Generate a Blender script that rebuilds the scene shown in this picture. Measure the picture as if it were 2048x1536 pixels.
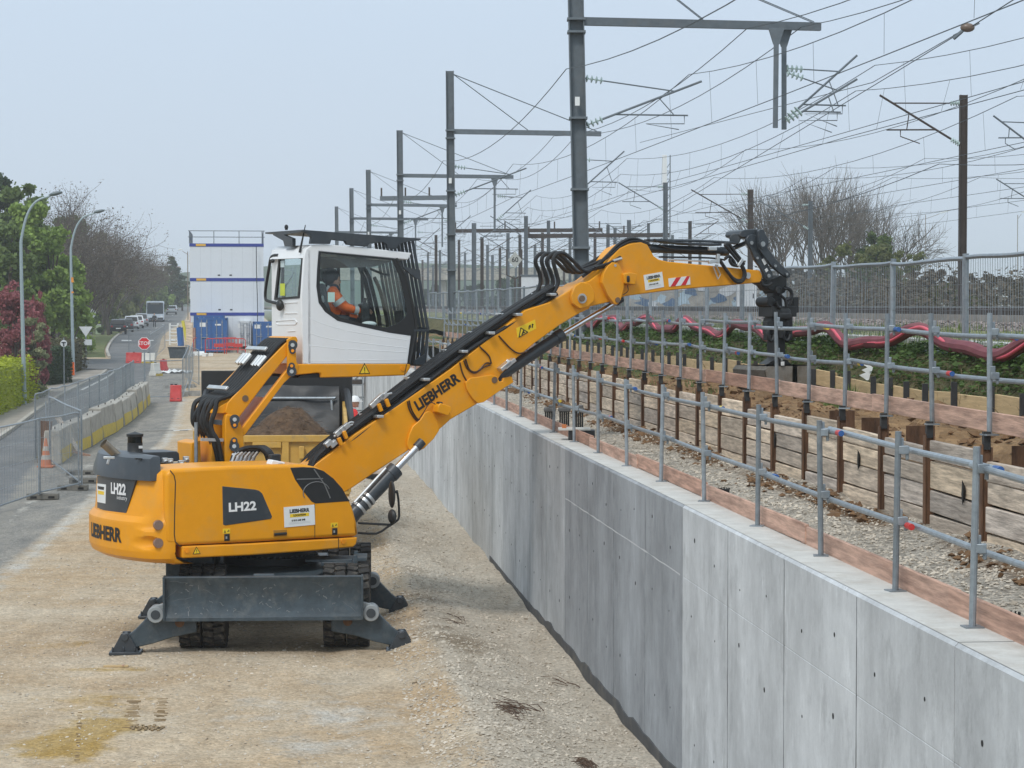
import bpy, math, random
import numpy as np
from mathutils import Vector, Matrix
for _o in list(bpy.data.objects): bpy.data.objects.remove(_o)
SC = bpy.context.scene
COL = SC.collection
# ------------------------------------------------------------------ camera
CAMZ = 4.4; FPX = 4500.0; HOR = 612.0
PITCH = math.atan((768 - HOR) / FPX)
cam_d = bpy.data.cameras.new('camera'); cam = bpy.data.objects.new('camera', cam_d); COL.objects.link(cam)
cam_d.sensor_width = 36; cam_d.lens = FPX / 2048 * 36; cam_d.clip_start = 0.3; cam_d.clip_end = 6000
cam.location = (0, 0, CAMZ); cam.rotation_euler = (math.pi / 2 - PITCH, 0, 0)
SC.camera = cam
# ------------------------------------------------------------------ sky, sun, exposure
SUN_EL, SUN_AZ = math.radians(52), math.radians(205)     # azimuth clockwise from +Y
world = bpy.data.worlds.new('World'); SC.world = world; world.use_nodes = True
wn, wl = world.node_tree.nodes, world.node_tree.links
wn.clear()
w_out = wn.new('ShaderNodeOutputWorld'); w_bg = wn.new('ShaderNodeBackground'); w_bg.inputs['Strength'].default_value = 0.1
w_sky = wn.new('ShaderNodeTexSky'); w_sky.sky_type = 'NISHITA'; w_sky.sun_disc = False
w_sky.sun_elevation = SUN_EL; w_sky.sun_rotation = SUN_AZ; w_sky.dust_density = 3
w_tc = wn.new('ShaderNodeTexCoord'); w_sep = wn.new('ShaderNodeSeparateXYZ'); w_rmp = wn.new('ShaderNodeValToRGB')
w_rmp.color_ramp.elements[0].position = 0.0; w_rmp.color_ramp.elements[0].color = (0.59, 0.675, 0.78, 1)
w_rmp.color_ramp.elements[1].position = 0.45; w_rmp.color_ramp.elements[1].color = (0.74, 0.88, 1.0, 1)
_e = w_rmp.color_ramp.elements.new(0.16); _e.color = (0.605, 0.72, 0.86, 1)
w_noi = wn.new('ShaderNodeTexNoise'); w_noi.inputs['Scale'].default_value = 2.2; w_noi.inputs['Detail'].default_value = 3
w_map = wn.new('ShaderNodeMapping'); w_map.inputs['Scale'].default_value = (1, 1, 5)
w_add = wn.new('ShaderNodeMath'); w_add.operation = 'MULTIPLY_ADD'; w_add.inputs[1].default_value = 0.06
w_sc = wn.new('ShaderNodeVectorMath'); w_sc.operation = 'SCALE'; w_sc.inputs['Scale'].default_value = 8.8
w_mix = wn.new('ShaderNodeMix'); w_mix.data_type = 'RGBA'; w_mix.inputs['Factor'].default_value = 0.94
wl.new(w_tc.outputs['Generated'], w_sep.inputs[0]); wl.new(w_tc.outputs['Generated'], w_map.inputs['Vector'])
wl.new(w_map.outputs[0], w_noi.inputs['Vector']); wl.new(w_noi.outputs['Fac'], w_add.inputs[0])
wl.new(w_sep.outputs['Z'], w_add.inputs[2]); wl.new(w_add.outputs[0], w_rmp.inputs[0])
wl.new(w_rmp.outputs[0], w_sc.inputs[0]); wl.new(w_sky.outputs[0], w_mix.inputs['A']); wl.new(w_sc.outputs[0], w_mix.inputs['B'])
wl.new(w_mix.outputs['Result'], w_bg.inputs['Color']); wl.new(w_bg.outputs[0], w_out.inputs['Surface'])
sun_d = bpy.data.lights.new('sun', 'SUN'); sun = bpy.data.objects.new('sun', sun_d); COL.objects.link(sun)
sun_d.energy = 1.5; sun_d.angle = math.radians(14); sun_d.color = (1.0, 0.97, 0.92)
_sd = Vector((math.sin(SUN_AZ) * math.cos(SUN_EL), math.cos(SUN_AZ) * math.cos(SUN_EL), math.sin(SUN_EL)))
sun.rotation_euler = _sd.to_track_quat('Z', 'Y').to_euler(); sun.location = (0, -20, 60)
SC.view_settings.view_transform = 'Standard'; SC.view_settings.look = 'None'
SC.view_settings.exposure = 0.24; SC.view_settings.gamma = 1.0; SC.view_settings.use_curve_mapping = False
SC.render.engine = 'CYCLES'; SC.cycles.max_bounces = 6; SC.cycles.transparent_max_bounces = 16; SC.cycles.volume_bounces = 1
# ------------------------------------------------------------------ helpers
RNG = random.Random(7); NR = np.random.default_rng(7)
def U(a, b): return RNG.uniform(a, b)
_cp, _sp = math.cos(PITCH), math.sin(PITCH)
def ray(px, py):
    cx, cy = (px - 1024) / FPX, (768 - py) / FPX
    return Vector((cx, _cp + cy * _sp, -_sp + cy * _cp))
def W(px, py, Y):
    d = ray(px, py); t = Y / d.y; return Vector((d.x * t, Y, CAMZ + d.z * t))
def G(px, py, z=0.0):
    d = ray(px, py); t = (z - CAMZ) / d.z; return Vector((d.x * t, d.y * t, z))
def GR(px, py):                                  # ground hit with the rising terrain
    z = 0.0
    for _ in range(12):
        p = G(px, py, z); z = 0.5 * z + 0.5 * zr(p.y)
    return Vector((p.x, p.y, zr(p.y)))
def interp(xs, ys):
    xs = np.array(xs, float); ys = np.array(ys, float)
    m = np.gradient(ys, xs)
    def f(x):
        x = float(x); i = int(np.clip(np.searchsorted(xs, x) - 1, 0, len(xs) - 2)); h = xs[i + 1] - xs[i]
        if x <= xs[0]: return float(ys[0] + m[0] * (x - xs[0]))
        if x >= xs[-1]: return float(ys[-1] + m[-1] * (x - xs[-1]))
        t = (x - xs[i]) / h
        return float((2*t**3 - 3*t**2 + 1) * ys[i] + (t**3 - 2*t**2 + t) * h * m[i] + (-2*t**3 + 3*t**2) * ys[i + 1] + (t**3 - t**2) * h * m[i + 1])
    return f
_zr = interp([-50, 60, 100, 142, 172, 245, 320, 400, 520, 900], [0, 0, 0, .75, 1.08, 1.4, 2.1, 3.3, 3.9, 4.0])
def zr(y): return max(0.0, _zr(y))
xw = interp([-10, 0, 11.2, 21, 29.4, 42, 64, 100, 135, 174, 201, 238, 320, 520, 900], [4.7, 3.65, 2.54, 1.57, .69, -.6, -2.95, -7.55, -12.0, -16.4, -19.5, -24.0, -34.5, -62, -120])
CATS = {}
def setp(o, label=None, cat=None, group=None, kind=None):
    if label: o['label'] = label
    if cat: o['category'] = cat
    if group: o['group'] = group
    if kind: o['kind'] = kind
    return o
def thing(name, label, cat, loc=(0, 0, 0), rz=0.0, group=None):
    o = bpy.data.objects.new(name, None); COL.objects.link(o); o.empty_display_size = 0.2
    o.location = loc; o.rotation_euler = (0, 0, rz)
    return setp(o, label, cat, group)
ORD = ['first', 'second', 'third', 'fourth', 'fifth', 'sixth', 'seventh', 'eighth', 'ninth', 'tenth', 'eleventh', 'twelfth', 'thirteenth', 'fourteenth', 'fifteenth', 'sixteenth', 'seventeenth', 'eighteenth', 'nineteenth', 'twentieth'] + ['twenty ' + k for k in ('first', 'second', 'third', 'fourth', 'fifth', 'sixth', 'seventh', 'eighth', 'ninth')] + ['thirtieth'] + ['thirty ' + k for k in ( 'first', 'second', 'third', 'fourth', 'fifth', 'sixth', 'seventh')]
def catmull(pts, n=6, closed=False):
    P = [Vector(p) for p in pts]
    if len(P) < 3: return P
    out = []
    for i in range(len(P) - 1):
        p0 = P[i - 1] if i > 0 else P[0] * 2 - P[1]; p1, p2 = P[i], P[i + 1]
        p3 = P[i + 2] if i + 2 < len(P) else P[-1] * 2 - P[-2]
        for k in range(n):
            t = k / n
            out.append(.5 * ((2 * p1) + (p2 - p0) * t + (2 * p0 - 5 * p1 + 4 * p2 - p3) * t * t + (3 * p1 - p0 - 3 * p2 + p3) * t**3))
    out.append(P[-1]); return out
class MB:
    def __init__(s): s.v, s.f = [], []
    def add(s, vs, fs):
        b = len(s.v); s.v += [tuple(v) for v in vs]; s.f += [tuple(i + b for i in f) for f in fs]; return s
    def box(s, c, size, rz=0.0, M=None):
        x, y, z = size[0] / 2, size[1] / 2, size[2] / 2
        vs = [Vector((sx * x, sy * y, sz * z)) for sz in (-1, 1) for sx, sy in ((-1, -1), (1, -1), (1, 1), (-1, 1))]
        R = M if M is not None else Matrix.Rotation(rz, 3, 'Z')
        return s.add([R @ v + Vector(c) for v in vs], [(3, 2, 1, 0), (4, 5, 6, 7), (0, 1, 5, 4), (1, 2, 6, 5), (2, 3, 7, 6), (3, 0, 4, 7)])
    def bar(s, p, q, w, h=None, up=(0, 0, 1)):       # rectangular bar from p to q
        p, q = Vector(p), Vector(q); x = (q - p); L = x.length
        if L < 1e-6: return s
        x /= L; u = Vector(up)
        if abs(x.dot(u)) > .98: u = Vector((1, 0, 0))
        y = u.cross(x).normalized(); z = x.cross(y)
        M = Matrix((x, y, z)).transposed()
        return s.box((p + q) / 2, (L, w, h or w), M=M)
    def tube(s, pts, r, n=8, smooth=0, caps=True):
        P = catmull(pts, smooth) if smooth else [Vector(p) for p in pts]
        rr = r if hasattr(r, '__len__') else [r] * len(P)
        if len(rr) != len(P): rr = list(np.interp(np.linspace(0, 1, len(P)), np.linspace(0, 1, len(rr)), rr))
        T = [(P[min(i + 1, len(P) - 1)] - P[max(i - 1, 0)]).normalized() for i in range(len(P))]
        u = T[0].orthogonal().normalized(); vs, fs = [], []
        for i, p in enumerate(P):
            u = (u - T[i] * u.dot(T[i]))
            u = u.normalized() if u.length > 1e-6 else T[i].orthogonal().normalized()
            w = T[i].cross(u)
            for k in range(n):
                a = 2 * math.pi * k / n; vs.append(p + (u * math.cos(a) + w * math.sin(a)) * rr[i])
        for i in range(len(P) - 1):
            for k in range(n):
                a, b = i * n + k, i * n + (k + 1) % n; fs.append((a, b, b + n, a + n))
        if caps:
            fs.append(tuple(range(n - 1, -1, -1))); fs.append(tuple(range((len(P) - 1) * n, len(P) * n)))
        return s.add(vs, fs)
    def prism(s, loop, off):                          # loop of 3D points, extruded by vector off
        n = len(loop); off = Vector(off); L = [Vector(p) for p in loop]
        nr = Vector((0, 0, 0))
        for i in range(n): nr += L[i].cross(L[(i + 1) % n])
        if nr.dot(off) > 0: L = L[::-1]
        vs = L + [p + off for p in L]
        fs = [tuple(range(n)), tuple(range(2 * n - 1, n - 1, -1))]
        fs += [(i, i + n, (i + 1) % n + n, (i + 1) % n) for i in range(n)]
        return s.add(vs, fs)
    def lathe(s, prof, c=(0, 0, 0), n=20, axis='Z', M=None):  # prof [(r,z)]
        R = M if M is not None else {'Z': Matrix.Identity(3), 'X': Matrix.Rotation(math.pi / 2, 3, 'Y'), 'Y': Matrix.Rotation(-math.pi / 2, 3, 'X')}[axis]
        vs, fs = [], []
        for r, z in prof:
            for k in range(n):
                a = 2 * math.pi * k / n; vs.append(R @ Vector((r * math.cos(a), r * math.sin(a), z)) + Vector(c))
        for i in range(len(prof) - 1):
            for k in range(n):
                a, b = i * n + k, i * n + (k + 1) % n; fs.append((a, b, b + n, a + n))
        fs.append(tuple(range(n - 1, -1, -1))); fs.append(tuple(range((len(prof) - 1) * n, len(prof) * n)))
        return s.add(vs, fs)
    def disc(s, p, q, r, n=16): return s.tube([p, q], r, n)
    def ell(s, c, r, nu=12, nv=8, M=None):
        vs, fs = [], []; R = M if M is not None else Matrix.Identity(3)
        for j in range(1, nv):
            t = math.pi * j / nv
            for k in range(nu):
                a = 2 * math.pi * k / nu
                vs.append(R @ Vector((r[0] * math.sin(t) * math.cos(a), r[1] * math.sin(t) * math.sin(a), r[2] * math.cos(t))) + Vector(c))
        top = len(vs); vs.append(R @ Vector((0, 0, r[2])) + Vector(c)); vs.append(R @ Vector((0, 0, -r[2])) + Vector(c))
        for j in range(nv - 2):
            for k in range(nu):
                a, b = j * nu + k, j * nu + (k + 1) % nu; fs.append((a, a + nu, b + nu, b))
        for k in range(nu):
            fs.append((top, k, (k + 1) % nu)); b = (nv - 2) * nu; fs.append((top + 1, b + (k + 1) % nu, b + k))
        return s.add(vs, fs)
    def build(s, name, m, parent=None, smooth=35, bevel=0, bseg=2, label=None, cat=None, group=None, kind=None, loc=None, rot=None, off=None):
        me = bpy.data.meshes.new(name)
        vs = s.v if off is None else [tuple(Vector(v) - Vector(off)) for v in s.v]
        me.from_pydata(vs, [], s.f); me.update()
        ms = m if isinstance(m, (list, tuple)) else [m]
        for x in ms: me.materials.append(x)
        if smooth:
            me.polygons.foreach_set('use_smooth', [True] * len(me.polygons)); me.set_sharp_from_angle(angle=math.radians(smooth))
        o = bpy.data.objects.new(name, me); COL.objects.link(o)
        if parent: o.parent = parent
        if loc is not None: o.location = loc
        if rot is not None: o.rotation_euler = rot
        if bevel:
            b = o.modifiers.new('bevel', 'BEVEL'); b.width = bevel; b.segments = bseg; b.limit_method = 'ANGLE'; b.angle_limit = math.radians(38)
            b.harden_normals = False
            if smooth: me.set_sharp_from_angle(angle=math.radians(60))
        return setp(o, label, cat, group, kind)
def mesh_copy(o, parent, loc, rot=(0, 0, 0), scale=None):
    c = o.copy(); COL.objects.link(c); c.parent = parent; c.location = loc; c.rotation_euler = rot
    if scale: c.scale = scale
    return c
def copy_tree(o, parent=None):
    c = o.copy(); COL.objects.link(c); c.parent = parent
    for ch in list(o.children): copy_tree(ch, c)
    return c
def bake_mods(o):
    dg = bpy.context.evaluated_depsgraph_get(); ev = o.evaluated_get(dg)
    me = bpy.data.meshes.new_from_object(ev); o.modifiers.clear(); o.data = me
def cut(o, cutter_mb):
    c = cutter_mb.build('cutter', o.data.materials[0]); c.matrix_world = Matrix.Identity(4)
    c.parent = o.parent
    b = o.modifiers.new('cut', 'BOOLEAN'); b.object = c; b.operation = 'DIFFERENCE'; b.solver = 'EXACT'
    bpy.context.view_layer.update(); bake_mods(o); bpy.data.objects.remove(c)
    o.data.polygons.foreach_set('use_smooth', [True] * len(o.data.polygons)); o.data.set_sharp_from_angle(angle=math.radians(35))
def text_geo(txt, size, bold=.0, align='CENTER', res=3, space=1.0, extr=.0):
    cu = bpy.data.curves.new('t', 'FONT'); cu.body = txt; cu.size = size; cu.align_x = align; cu.align_y = 'CENTER'
    cu.offset = bold; cu.resolution_u = res; cu.space_character = space; cu.extrude = extr
    o = bpy.data.objects.new('t', cu); COL.objects.link(o)
    dg = bpy.context.evaluated_depsgraph_get(); me = bpy.data.meshes.new_from_object(o.evaluated_get(dg))
    vs = [v.co.copy() for v in me.vertices]; fs = [tuple(p.vertices) for p in me.polygons]
    bpy.data.objects.remove(o); bpy.data.meshes.remove(me); bpy.data.curves.remove(cu)
    return vs, fs
def add_text(mb, txt, size, origin, xax, nrm, bold=0, sx=1.0, lift=.003, align='CENTER', space=1.0, wrap=None):
    vs, fs = text_geo(txt, size, bold, align, space=space)
    x = Vector(xax).normalized(); n = Vector(nrm).normalized(); y = n.cross(x)
    if wrap: mb.add([wrap(v.x * sx, v.y) for v in vs], fs)
    else: mb.add([Vector(origin) + x * v.x * sx + y * v.y + n * lift for v in vs], fs)
    return mb
# ------------------------------------------------------------------ materials
MATS = {}
def mat(name, col, rough=.6, metal=0., var=.12, scale=6., bump=0., bscale=60., dirt=None, dscale=3., damt=.5, stretch=None, coat=0., spec=.5, rnd=0., detail=6, coord='Object', col2=None, contrast=1.):
    if name in MATS: return MATS[name]
    m = bpy.data.materials.new(name); m.use_nodes = True; nt = m.node_tree; N, L = nt.nodes, nt.links
    b = N['Principled BSDF']; b.inputs['Roughness'].default_value = rough; b.inputs['Metallic'].default_value = metal
    b.inputs['Coat Weight'].default_value = coat; b.inputs['Coat Roughness'].default_value = .15; b.inputs['Specular IOR Level'].default_value = spec
    tc = N.new('ShaderNodeTexCoord'); vec = tc.outputs[coord]
    mp = N.new('ShaderNodeMapping'); mp.inputs['Scale'].default_value = stretch or (1, 1, 1); L.new(vec, mp.inputs['Vector']); vec = mp.outputs[0]
    oi = N.new('ShaderNodeObjectInfo')
    if rnd:
        ad = N.new('ShaderNodeVectorMath'); ad.operation = 'ADD'; sc = N.new('ShaderNodeMath'); sc.operation = 'MULTIPLY'; sc.inputs[1].default_value = 37.
        L.new(oi.outputs['Random'], sc.inputs[0]); L.new(vec, ad.inputs[0]); L.new(sc.outputs[0], ad.inputs[1]); vec = ad.outputs[0]
    no = N.new('ShaderNodeTexNoise'); no.inputs['Scale'].default_value = scale; no.inputs['Detail'].default_value = detail; no.inputs['Roughness'].default_value = .62
    L.new(vec, no.inputs['Vector'])
    mr = N.new('ShaderNodeMapRange'); mr.inputs['From Min'].default_value = .5 - .25 / contrast; mr.inputs['From Max'].default_value = .5 + .25 / contrast
    mr.inputs['To Min'].default_value = 1 - var; mr.inputs['To Max'].default_value = 1 + var; L.new(no.outputs['Fac'], mr.inputs['Value'])
    val = mr.outputs[0]
    if rnd:
        m2 = N.new('ShaderNodeMapRange'); m2.inputs['To Min'].default_value = 1 - rnd; m2.inputs['To Max'].default_value = 1 + rnd; L.new(oi.outputs['Random'], m2.inputs['Value'])
        mu = N.new('ShaderNodeMath'); mu.operation = 'MULTIPLY'; L.new(val, mu.inputs[0]); L.new(m2.outputs[0], mu.inputs[1]); val = mu.outputs[0]
    cs = N.new('ShaderNodeVectorMath'); cs.operation = 'SCALE'; cs.inputs[0].default_value = col[:3]; L.new(val, cs.inputs['Scale'])
    out = cs.outputs[0]
    if col2:
        rp_ = N.new('ShaderNodeMath'); rp_.operation = 'MULTIPLY'; rp_.inputs[1].default_value = 7.31; fr_ = N.new('ShaderNodeMath'); fr_.operation = 'FRACT'; L.new(oi.outputs['Random'], rp_.inputs[0]); L.new(rp_.outputs[0], fr_.inputs[0])
        xm = N.new('ShaderNodeMix'); xm.data_type = 'RGBA'; L.new(fr_.outputs[0], xm.inputs['Factor']); xm.inputs['A'].default_value = (*col[:3], 1); xm.inputs['B'].default_value = (*col2[:3], 1); L.new(xm.outputs['Result'], cs.inputs[0])
    if dirt is not None:
        dn = N.new('ShaderNodeTexNoise'); dn.inputs['Scale'].default_value = dscale; dn.inputs['Detail'].default_value = 8; dn.inputs['Roughness'].default_value = .7; L.new(vec, dn.inputs['Vector'])
        dr = N.new('ShaderNodeMapRange'); dr.inputs['From Min'].default_value = .5; dr.inputs['From Max'].default_value = .72; dr.inputs['To Max'].default_value = damt; L.new(dn.outputs['Fac'], dr.inputs['Value'])
        mx = N.new('ShaderNodeMix'); mx.data_type = 'RGBA'; L.new(dr.outputs[0], mx.inputs['Factor']); L.new(out, mx.inputs['A']); mx.inputs['B'].default_value = (*dirt[:3], 1); out = mx.outputs['Result']
        rr = N.new('ShaderNodeMapRange'); rr.inputs['To Min'].default_value = rough; rr.inputs['To Max'].default_value = min(1, rough + .3); L.new(dr.outputs[0], rr.inputs['Value']); L.new(rr.outputs[0], b.inputs['Roughness'])
    L.new(out, b.inputs['Base Color'])
    if bump:
        bn = N.new('ShaderNodeTexNoise'); bn.inputs['Scale'].default_value = bscale; bn.inputs['Detail'].default_value = 5; L.new(vec, bn.inputs['Vector'])
        bu = N.new('ShaderNodeBump'); bu.inputs['Strength'].default_value = bump; bu.inputs['Distance'].default_value = .02; L.new(bn.outputs['Fac'], bu.inputs['Height']); L.new(bu.outputs[0], b.inputs['Normal'])
    MATS[name] = m; return m
def glass_mat(name, tint=(.72, .85, .84), refl=.5):
    m = bpy.data.materials.new(name); m.use_nodes = True; N, L = m.node_tree.nodes, m.node_tree.links; N.clear()
    o = N.new('ShaderNodeOutputMaterial'); t = N.new('ShaderNodeBsdfTransparent'); t.inputs[0].default_value = (*tint, 1)
    g = N.new('ShaderNodeBsdfGlossy'); g.inputs['Roughness'].default_value = .03; lw = N.new('ShaderNodeLayerWeight'); lw.inputs[0].default_value = .5; pw = N.new('ShaderNodeMath'); pw.operation = 'POWER'; pw.inputs[1].default_value = 4.; L.new(lw.outputs['Facing'], pw.inputs[0]); fr = N.new('ShaderNodeMath'); fr.operation = 'MULTIPLY_ADD'; fr.inputs[1].default_value = .6; fr.inputs[2].default_value = .035; L.new(pw.outputs[0], fr.inputs[0])
    mx = N.new('ShaderNodeMixShader'); L.new(fr.outputs[0], mx.inputs[0]); L.new(t.outputs[0], mx.inputs[1]); L.new(g.outputs[0], mx.inputs[2]); L.new(mx.outputs[0], o.inputs['Surface'])
    MATS[name] = m; return m
YEL = mat('yellow paint', (.80, .325, .004), .42, var=.06, scale=3, coat=.12, spec=.35, dirt=(.50, .31, .12), dscale=2.6, damt=.30, bump=.02, bscale=300)
YEL2 = mat('worn truck yellow paint', (.55, .33, .07), .55, var=.16, scale=3, dirt=(.30, .22, .13), dscale=2.5, damt=.8)
WHITE = mat('white cab paint', (.80, .81, .82), .35, var=.03, coat=.3, dirt=(.6, .57, .52), dscale=3, damt=.22)
DARK = mat('anthracite paint', (.034, .042, .051), .42, var=.15, coat=.15, dirt=(.13, .125, .115), dscale=4, damt=.3)
DARKW = mat('worn anthracite steel', (.042, .060, .074), .42, var=.35, scale=7, dirt=(.16, .16, .15), dscale=6, damt=.45, bump=.1, bscale=40)
BLACK = mat('black rubber hose', (.012, .012, .013), .42, var=.2, dirt=(.06, .055, .05), dscale=8, damt=.4)
BLK2 = mat('black plastic', (.016, .017, .018), .5, var=.2)
TYRE = mat('tyre rubber', (.025, .024, .023), .85, var=.3, dirt=(.22, .19, .15), dscale=7, damt=.75, bump=.2, bscale=80)
CHROME = mat('chrome rod', (.75, .76, .78), .14, 1., var=.03)
ZINC = mat('zinc fittings', (.62, .63, .63), .4, .8, var=.15)
GALV = mat('galvanised steel', (.27, .305, .335), .45, .5, var=.25, scale=14, dirt=(.38, .37, .35), dscale=6, damt=.5, rnd=.2)
GALVD = mat('weathered galvanised steel', (.145, .170, .19), .6, .35, var=.16, scale=4, dirt=(.19, .19, .19), dscale=3, damt=.5, rnd=.1)
RUSTM = mat('rusty mast steel', (.065, .050, .042), .75, .15, var=.25, scale=4, rnd=.15)
WIRE = mat('weathered wire', (.085, .10, .11), .6, .4, var=.1)
INSG = mat('glass insulator', (.42, .52, .50), .2, 0., var=.05)
RUST = mat('rusty pile steel', (.14, .070, .036), .85, var=.5, scale=7, stretch=(2, 2, .5), dirt=(.04, .026, .02), dscale=4, damt=.85, bump=.3, bscale=30, rnd=.2)
PILEB = mat('black coated pile', (.022, .023, .025), .6, var=.3, dirt=(.12, .10, .08), dscale=4, damt=.4)
RED = mat('red plastic', (.52, .03, .028), .45, var=.12, dirt=(.5, .32, .28), dscale=3, damt=.3)
ORANGE = mat('orange high visibility cloth', (.95, .17, .03), .8, var=.12, scale=9, bump=.3, bscale=25)
REDC = mat('red high visibility cloth', (.62, .03, .03), .8, var=.1)
REFL = mat('reflective tape', (.50, .52, .52), .4, .2, var=.1)
SKIN = mat('skin', (.50, .29, .20), .55, var=.06)
CLOTHD = mat('dark cloth', (.03, .033, .04), .9, var=.2)
PAPER = mat('white sticker', (.78, .79, .78), .5, var=.02)
INKY = mat('yellow sticker ink', (.86, .58, .02), .5, var=.02)
INK = mat('black lettering', (.012, .012, .012), .5, var=.05)
INKW = mat('white lettering', (.80, .80, .80), .5, var=.02)
REDI = mat('red reflective ink', (.62, .02, .03), .4, var=.05)
LAMP = mat('lamp lens', (.30, .20, .16), .2, .3, var=.2, scale=40)
GLASS = glass_mat('cab glass', (.945, .985, .98)); GLASSD = glass_mat('dark tinted glass', (.10, .11, .115))
BLUEC = mat('blue container paint', (.022, .115, .34), .5, var=.12, dirt=(.12, .11, .12), dscale=2, damt=.35)
WHC = mat('white container paint', (.66, .68, .69), .55, var=.07, dirt=(.42, .37, .31), dscale=2, damt=.35)
CABW = mat('white cabin cladding', (.70, .725, .75), .5, var=.03, dirt=(.55, .55, .54), damt=.2)
CABB = mat('blue cabin edge', (.022, .042, .27), .5, var=.05)
WOODR = mat('reddish toe board wood', (.42, .235, .165), .8, var=.34, scale=9, stretch=(.25, 3, 3), contrast=1.7, col2=(.48, .31, .235), dirt=(.20, .10, .07), dscale=2.6, damt=.6, bump=.25, bscale=40, rnd=.16)
WOODG = mat('weathered oak plank', (.49, .42, .36), .85, var=.36, scale=8, stretch=(.35, 3, 4), contrast=1.8, col2=(.66, .52, .37), dirt=(.20, .155, .12), dscale=2.2, damt=.65, bump=.35, bscale=30, rnd=.24)
WOODY = mat('fresh pale plank', (.55, .40, .215), .8, var=.22, scale=8, stretch=(.3, 3, 4), dirt=(.33, .22, .11), dscale=3, damt=.5, bump=.2, bscale=30, rnd=.15)
MAROON = mat('maroon duct plastic', (.19, .042, .055), .68, var=.3, scale=3, dirt=(.20, .12, .10), dscale=3, damt=.5)
PINK = mat('pink duct plastic', (.74, .10, .15), .6, var=.15, dirt=(.40, .22, .2), dscale=5, damt=.35)
BARK = mat('bark', (.085, .068, .055), .9, var=.3, scale=10)
BARKL = mat('pale grey bark', (.155, .135, .115), .9, var=.25, scale=10)
LAMPG = mat('grey lamp post paint', (.33, .40, .43), .5, .25, var=.08)
CONB = mat('barrier concrete', (.40, .37, .32), .85, var=.25, scale=3, dirt=(.13, .11, .09), dscale=2, damt=.6, bump=.3, bscale=25, rnd=.12)
YELB = mat('worn yellow road paint', (.56, .40, .04), .75, var=.2, scale=4, dirt=(.36, .31, .22), dscale=3, damt=.6)
STONE = mat('limestone gravel stone', (.52, .46, .38), .9, var=.35, scale=1.7, detail=2)
DEBRIS = mat('dead twigs', (.10, .062, .04), .9, var=.3)
def leaf_mat(name, c1, c2, scale=.6):
    m = bpy.data.materials.new(name); m.use_nodes = True; N, L = m.node_tree.nodes, m.node_tree.links
    b = N['Principled BSDF']; b.inputs['Roughness'].default_value = .6; b.inputs['Specular IOR Level'].default_value = .25
    tc = N.new('ShaderNodeTexCoord'); no = N.new('ShaderNodeTexNoise'); no.inputs['Scale'].default_value = scale; no.inputs['Detail'].default_value = 9; no.inputs['Roughness'].default_value = .75
    L.new(tc.outputs['Object'], no.inputs['Vector']); r = N.new('ShaderNodeValToRGB')
    r.color_ramp.elements[0].position = .33; r.color_ramp.elements[0].color = (*c1, 1); r.color_ramp.elements[1].position = .68; r.color_ramp.elements[1].color = (*c2, 1)
    L.new(no.outputs['Fac'], r.inputs[0]); L.new(r.outputs[0], b.inputs['Base Color'])
    tr = N.new('ShaderNodeBsdfTranslucent'); L.new(r.outputs[0], tr.inputs[0]); mx = N.new('ShaderNodeMixShader'); mx.inputs[0].default_value = .3
    L.new(b.outputs[0], mx.inputs[1]); L.new(tr.outputs[0], mx.inputs[2]); L.new(mx.outputs[0], N['Material Output'].inputs['Surface'])
    MATS[name] = m; return m
LF_BRIGHT = leaf_mat('spring green leaves', (.15, .225, .045), (.31, .42, .10))
LF_DARK = leaf_mat('dark evergreen leaves', (.03, .055, .027), (.085, .13, .055))
LF_MID = leaf_mat('mid green leaves', (.09, .135, .042), (.21, .28, .09))
LF_OLIVE = leaf_mat('olive buds', (.11, .12, .04), (.22, .24, .085))
LF_BROWN = leaf_mat('brown twigs and buds', (.085, .068, .052), (.19, .155, .12))
LF_SCRUB = leaf_mat('brown scrub twigs', (.085, .07, .052), (.19, .155, .105))
LF_RED = leaf_mat('red plum leaves', (.19, .05, .058), (.46, .17, .18))
LF_CREAM = leaf_mat('cream blossom', (.10, .13, .05), (.48, .48, .28), 1.4)
LF_HEDGE = leaf_mat('yellow green hedge leaves', (.21, .26, .014), (.54, .58, .035), 1.2)
LF_GRASS = leaf_mat('grass blades', (.06, .10, .02), (.19, .24, .06), .8)
LF_IVY = leaf_mat('ivy leaves', (.03, .06, .02), (.15, .235, .06), 1.5)
LF_DRY = leaf_mat('dry stalks', (.16, .12, .07), (.36, .29, .18), 2)
# ------------------------------------------------------------------ terrain swept along the wall line
def hn(x, y, s=1.0):                             # cheap smooth noise -1..1
    x, y = x * s, y * s
    return (math.sin(1.7 * x + 1.3 * y + .5) + math.sin(-2.3 * x + 1.9 * y + 1.1) + math.sin(3.9 * x + .7 * y * 1.7 + 2.2) * .6 + math.sin(1.1 * x - 4.3 * y + .3) * .6) / 3.2
def sweep(name, ys, offs, zf, m, attrs=None, kind='structure', xf=None, parent=None):
    vs, fs, at = [], [], {k: [] for k in (attrs or {})}
    n = len(offs)
    for y in ys:
        for o in offs:
            x = (xw(y) + o) if xf is None else xf(y, o)
            vs.append((x, y, zf(x, y, o)))
            for k, fn in (attrs or {}).items(): at[k].append(fn(x, y, o))
    for i in range(len(ys) - 1):
        for k in range(n - 1):
            a = i * n + k; fs.append((a, a + 1, a + n + 1, a + n))
    b = MB(); b.v = vs; b.f = fs
    ob = b.build(name, m, smooth=180, kind=kind, parent=parent)
    for k, v in at.items():
        A = ob.data.attributes.new(k, 'FLOAT', 'POINT'); A.data.foreach_set('value', v)
    return ob
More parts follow.
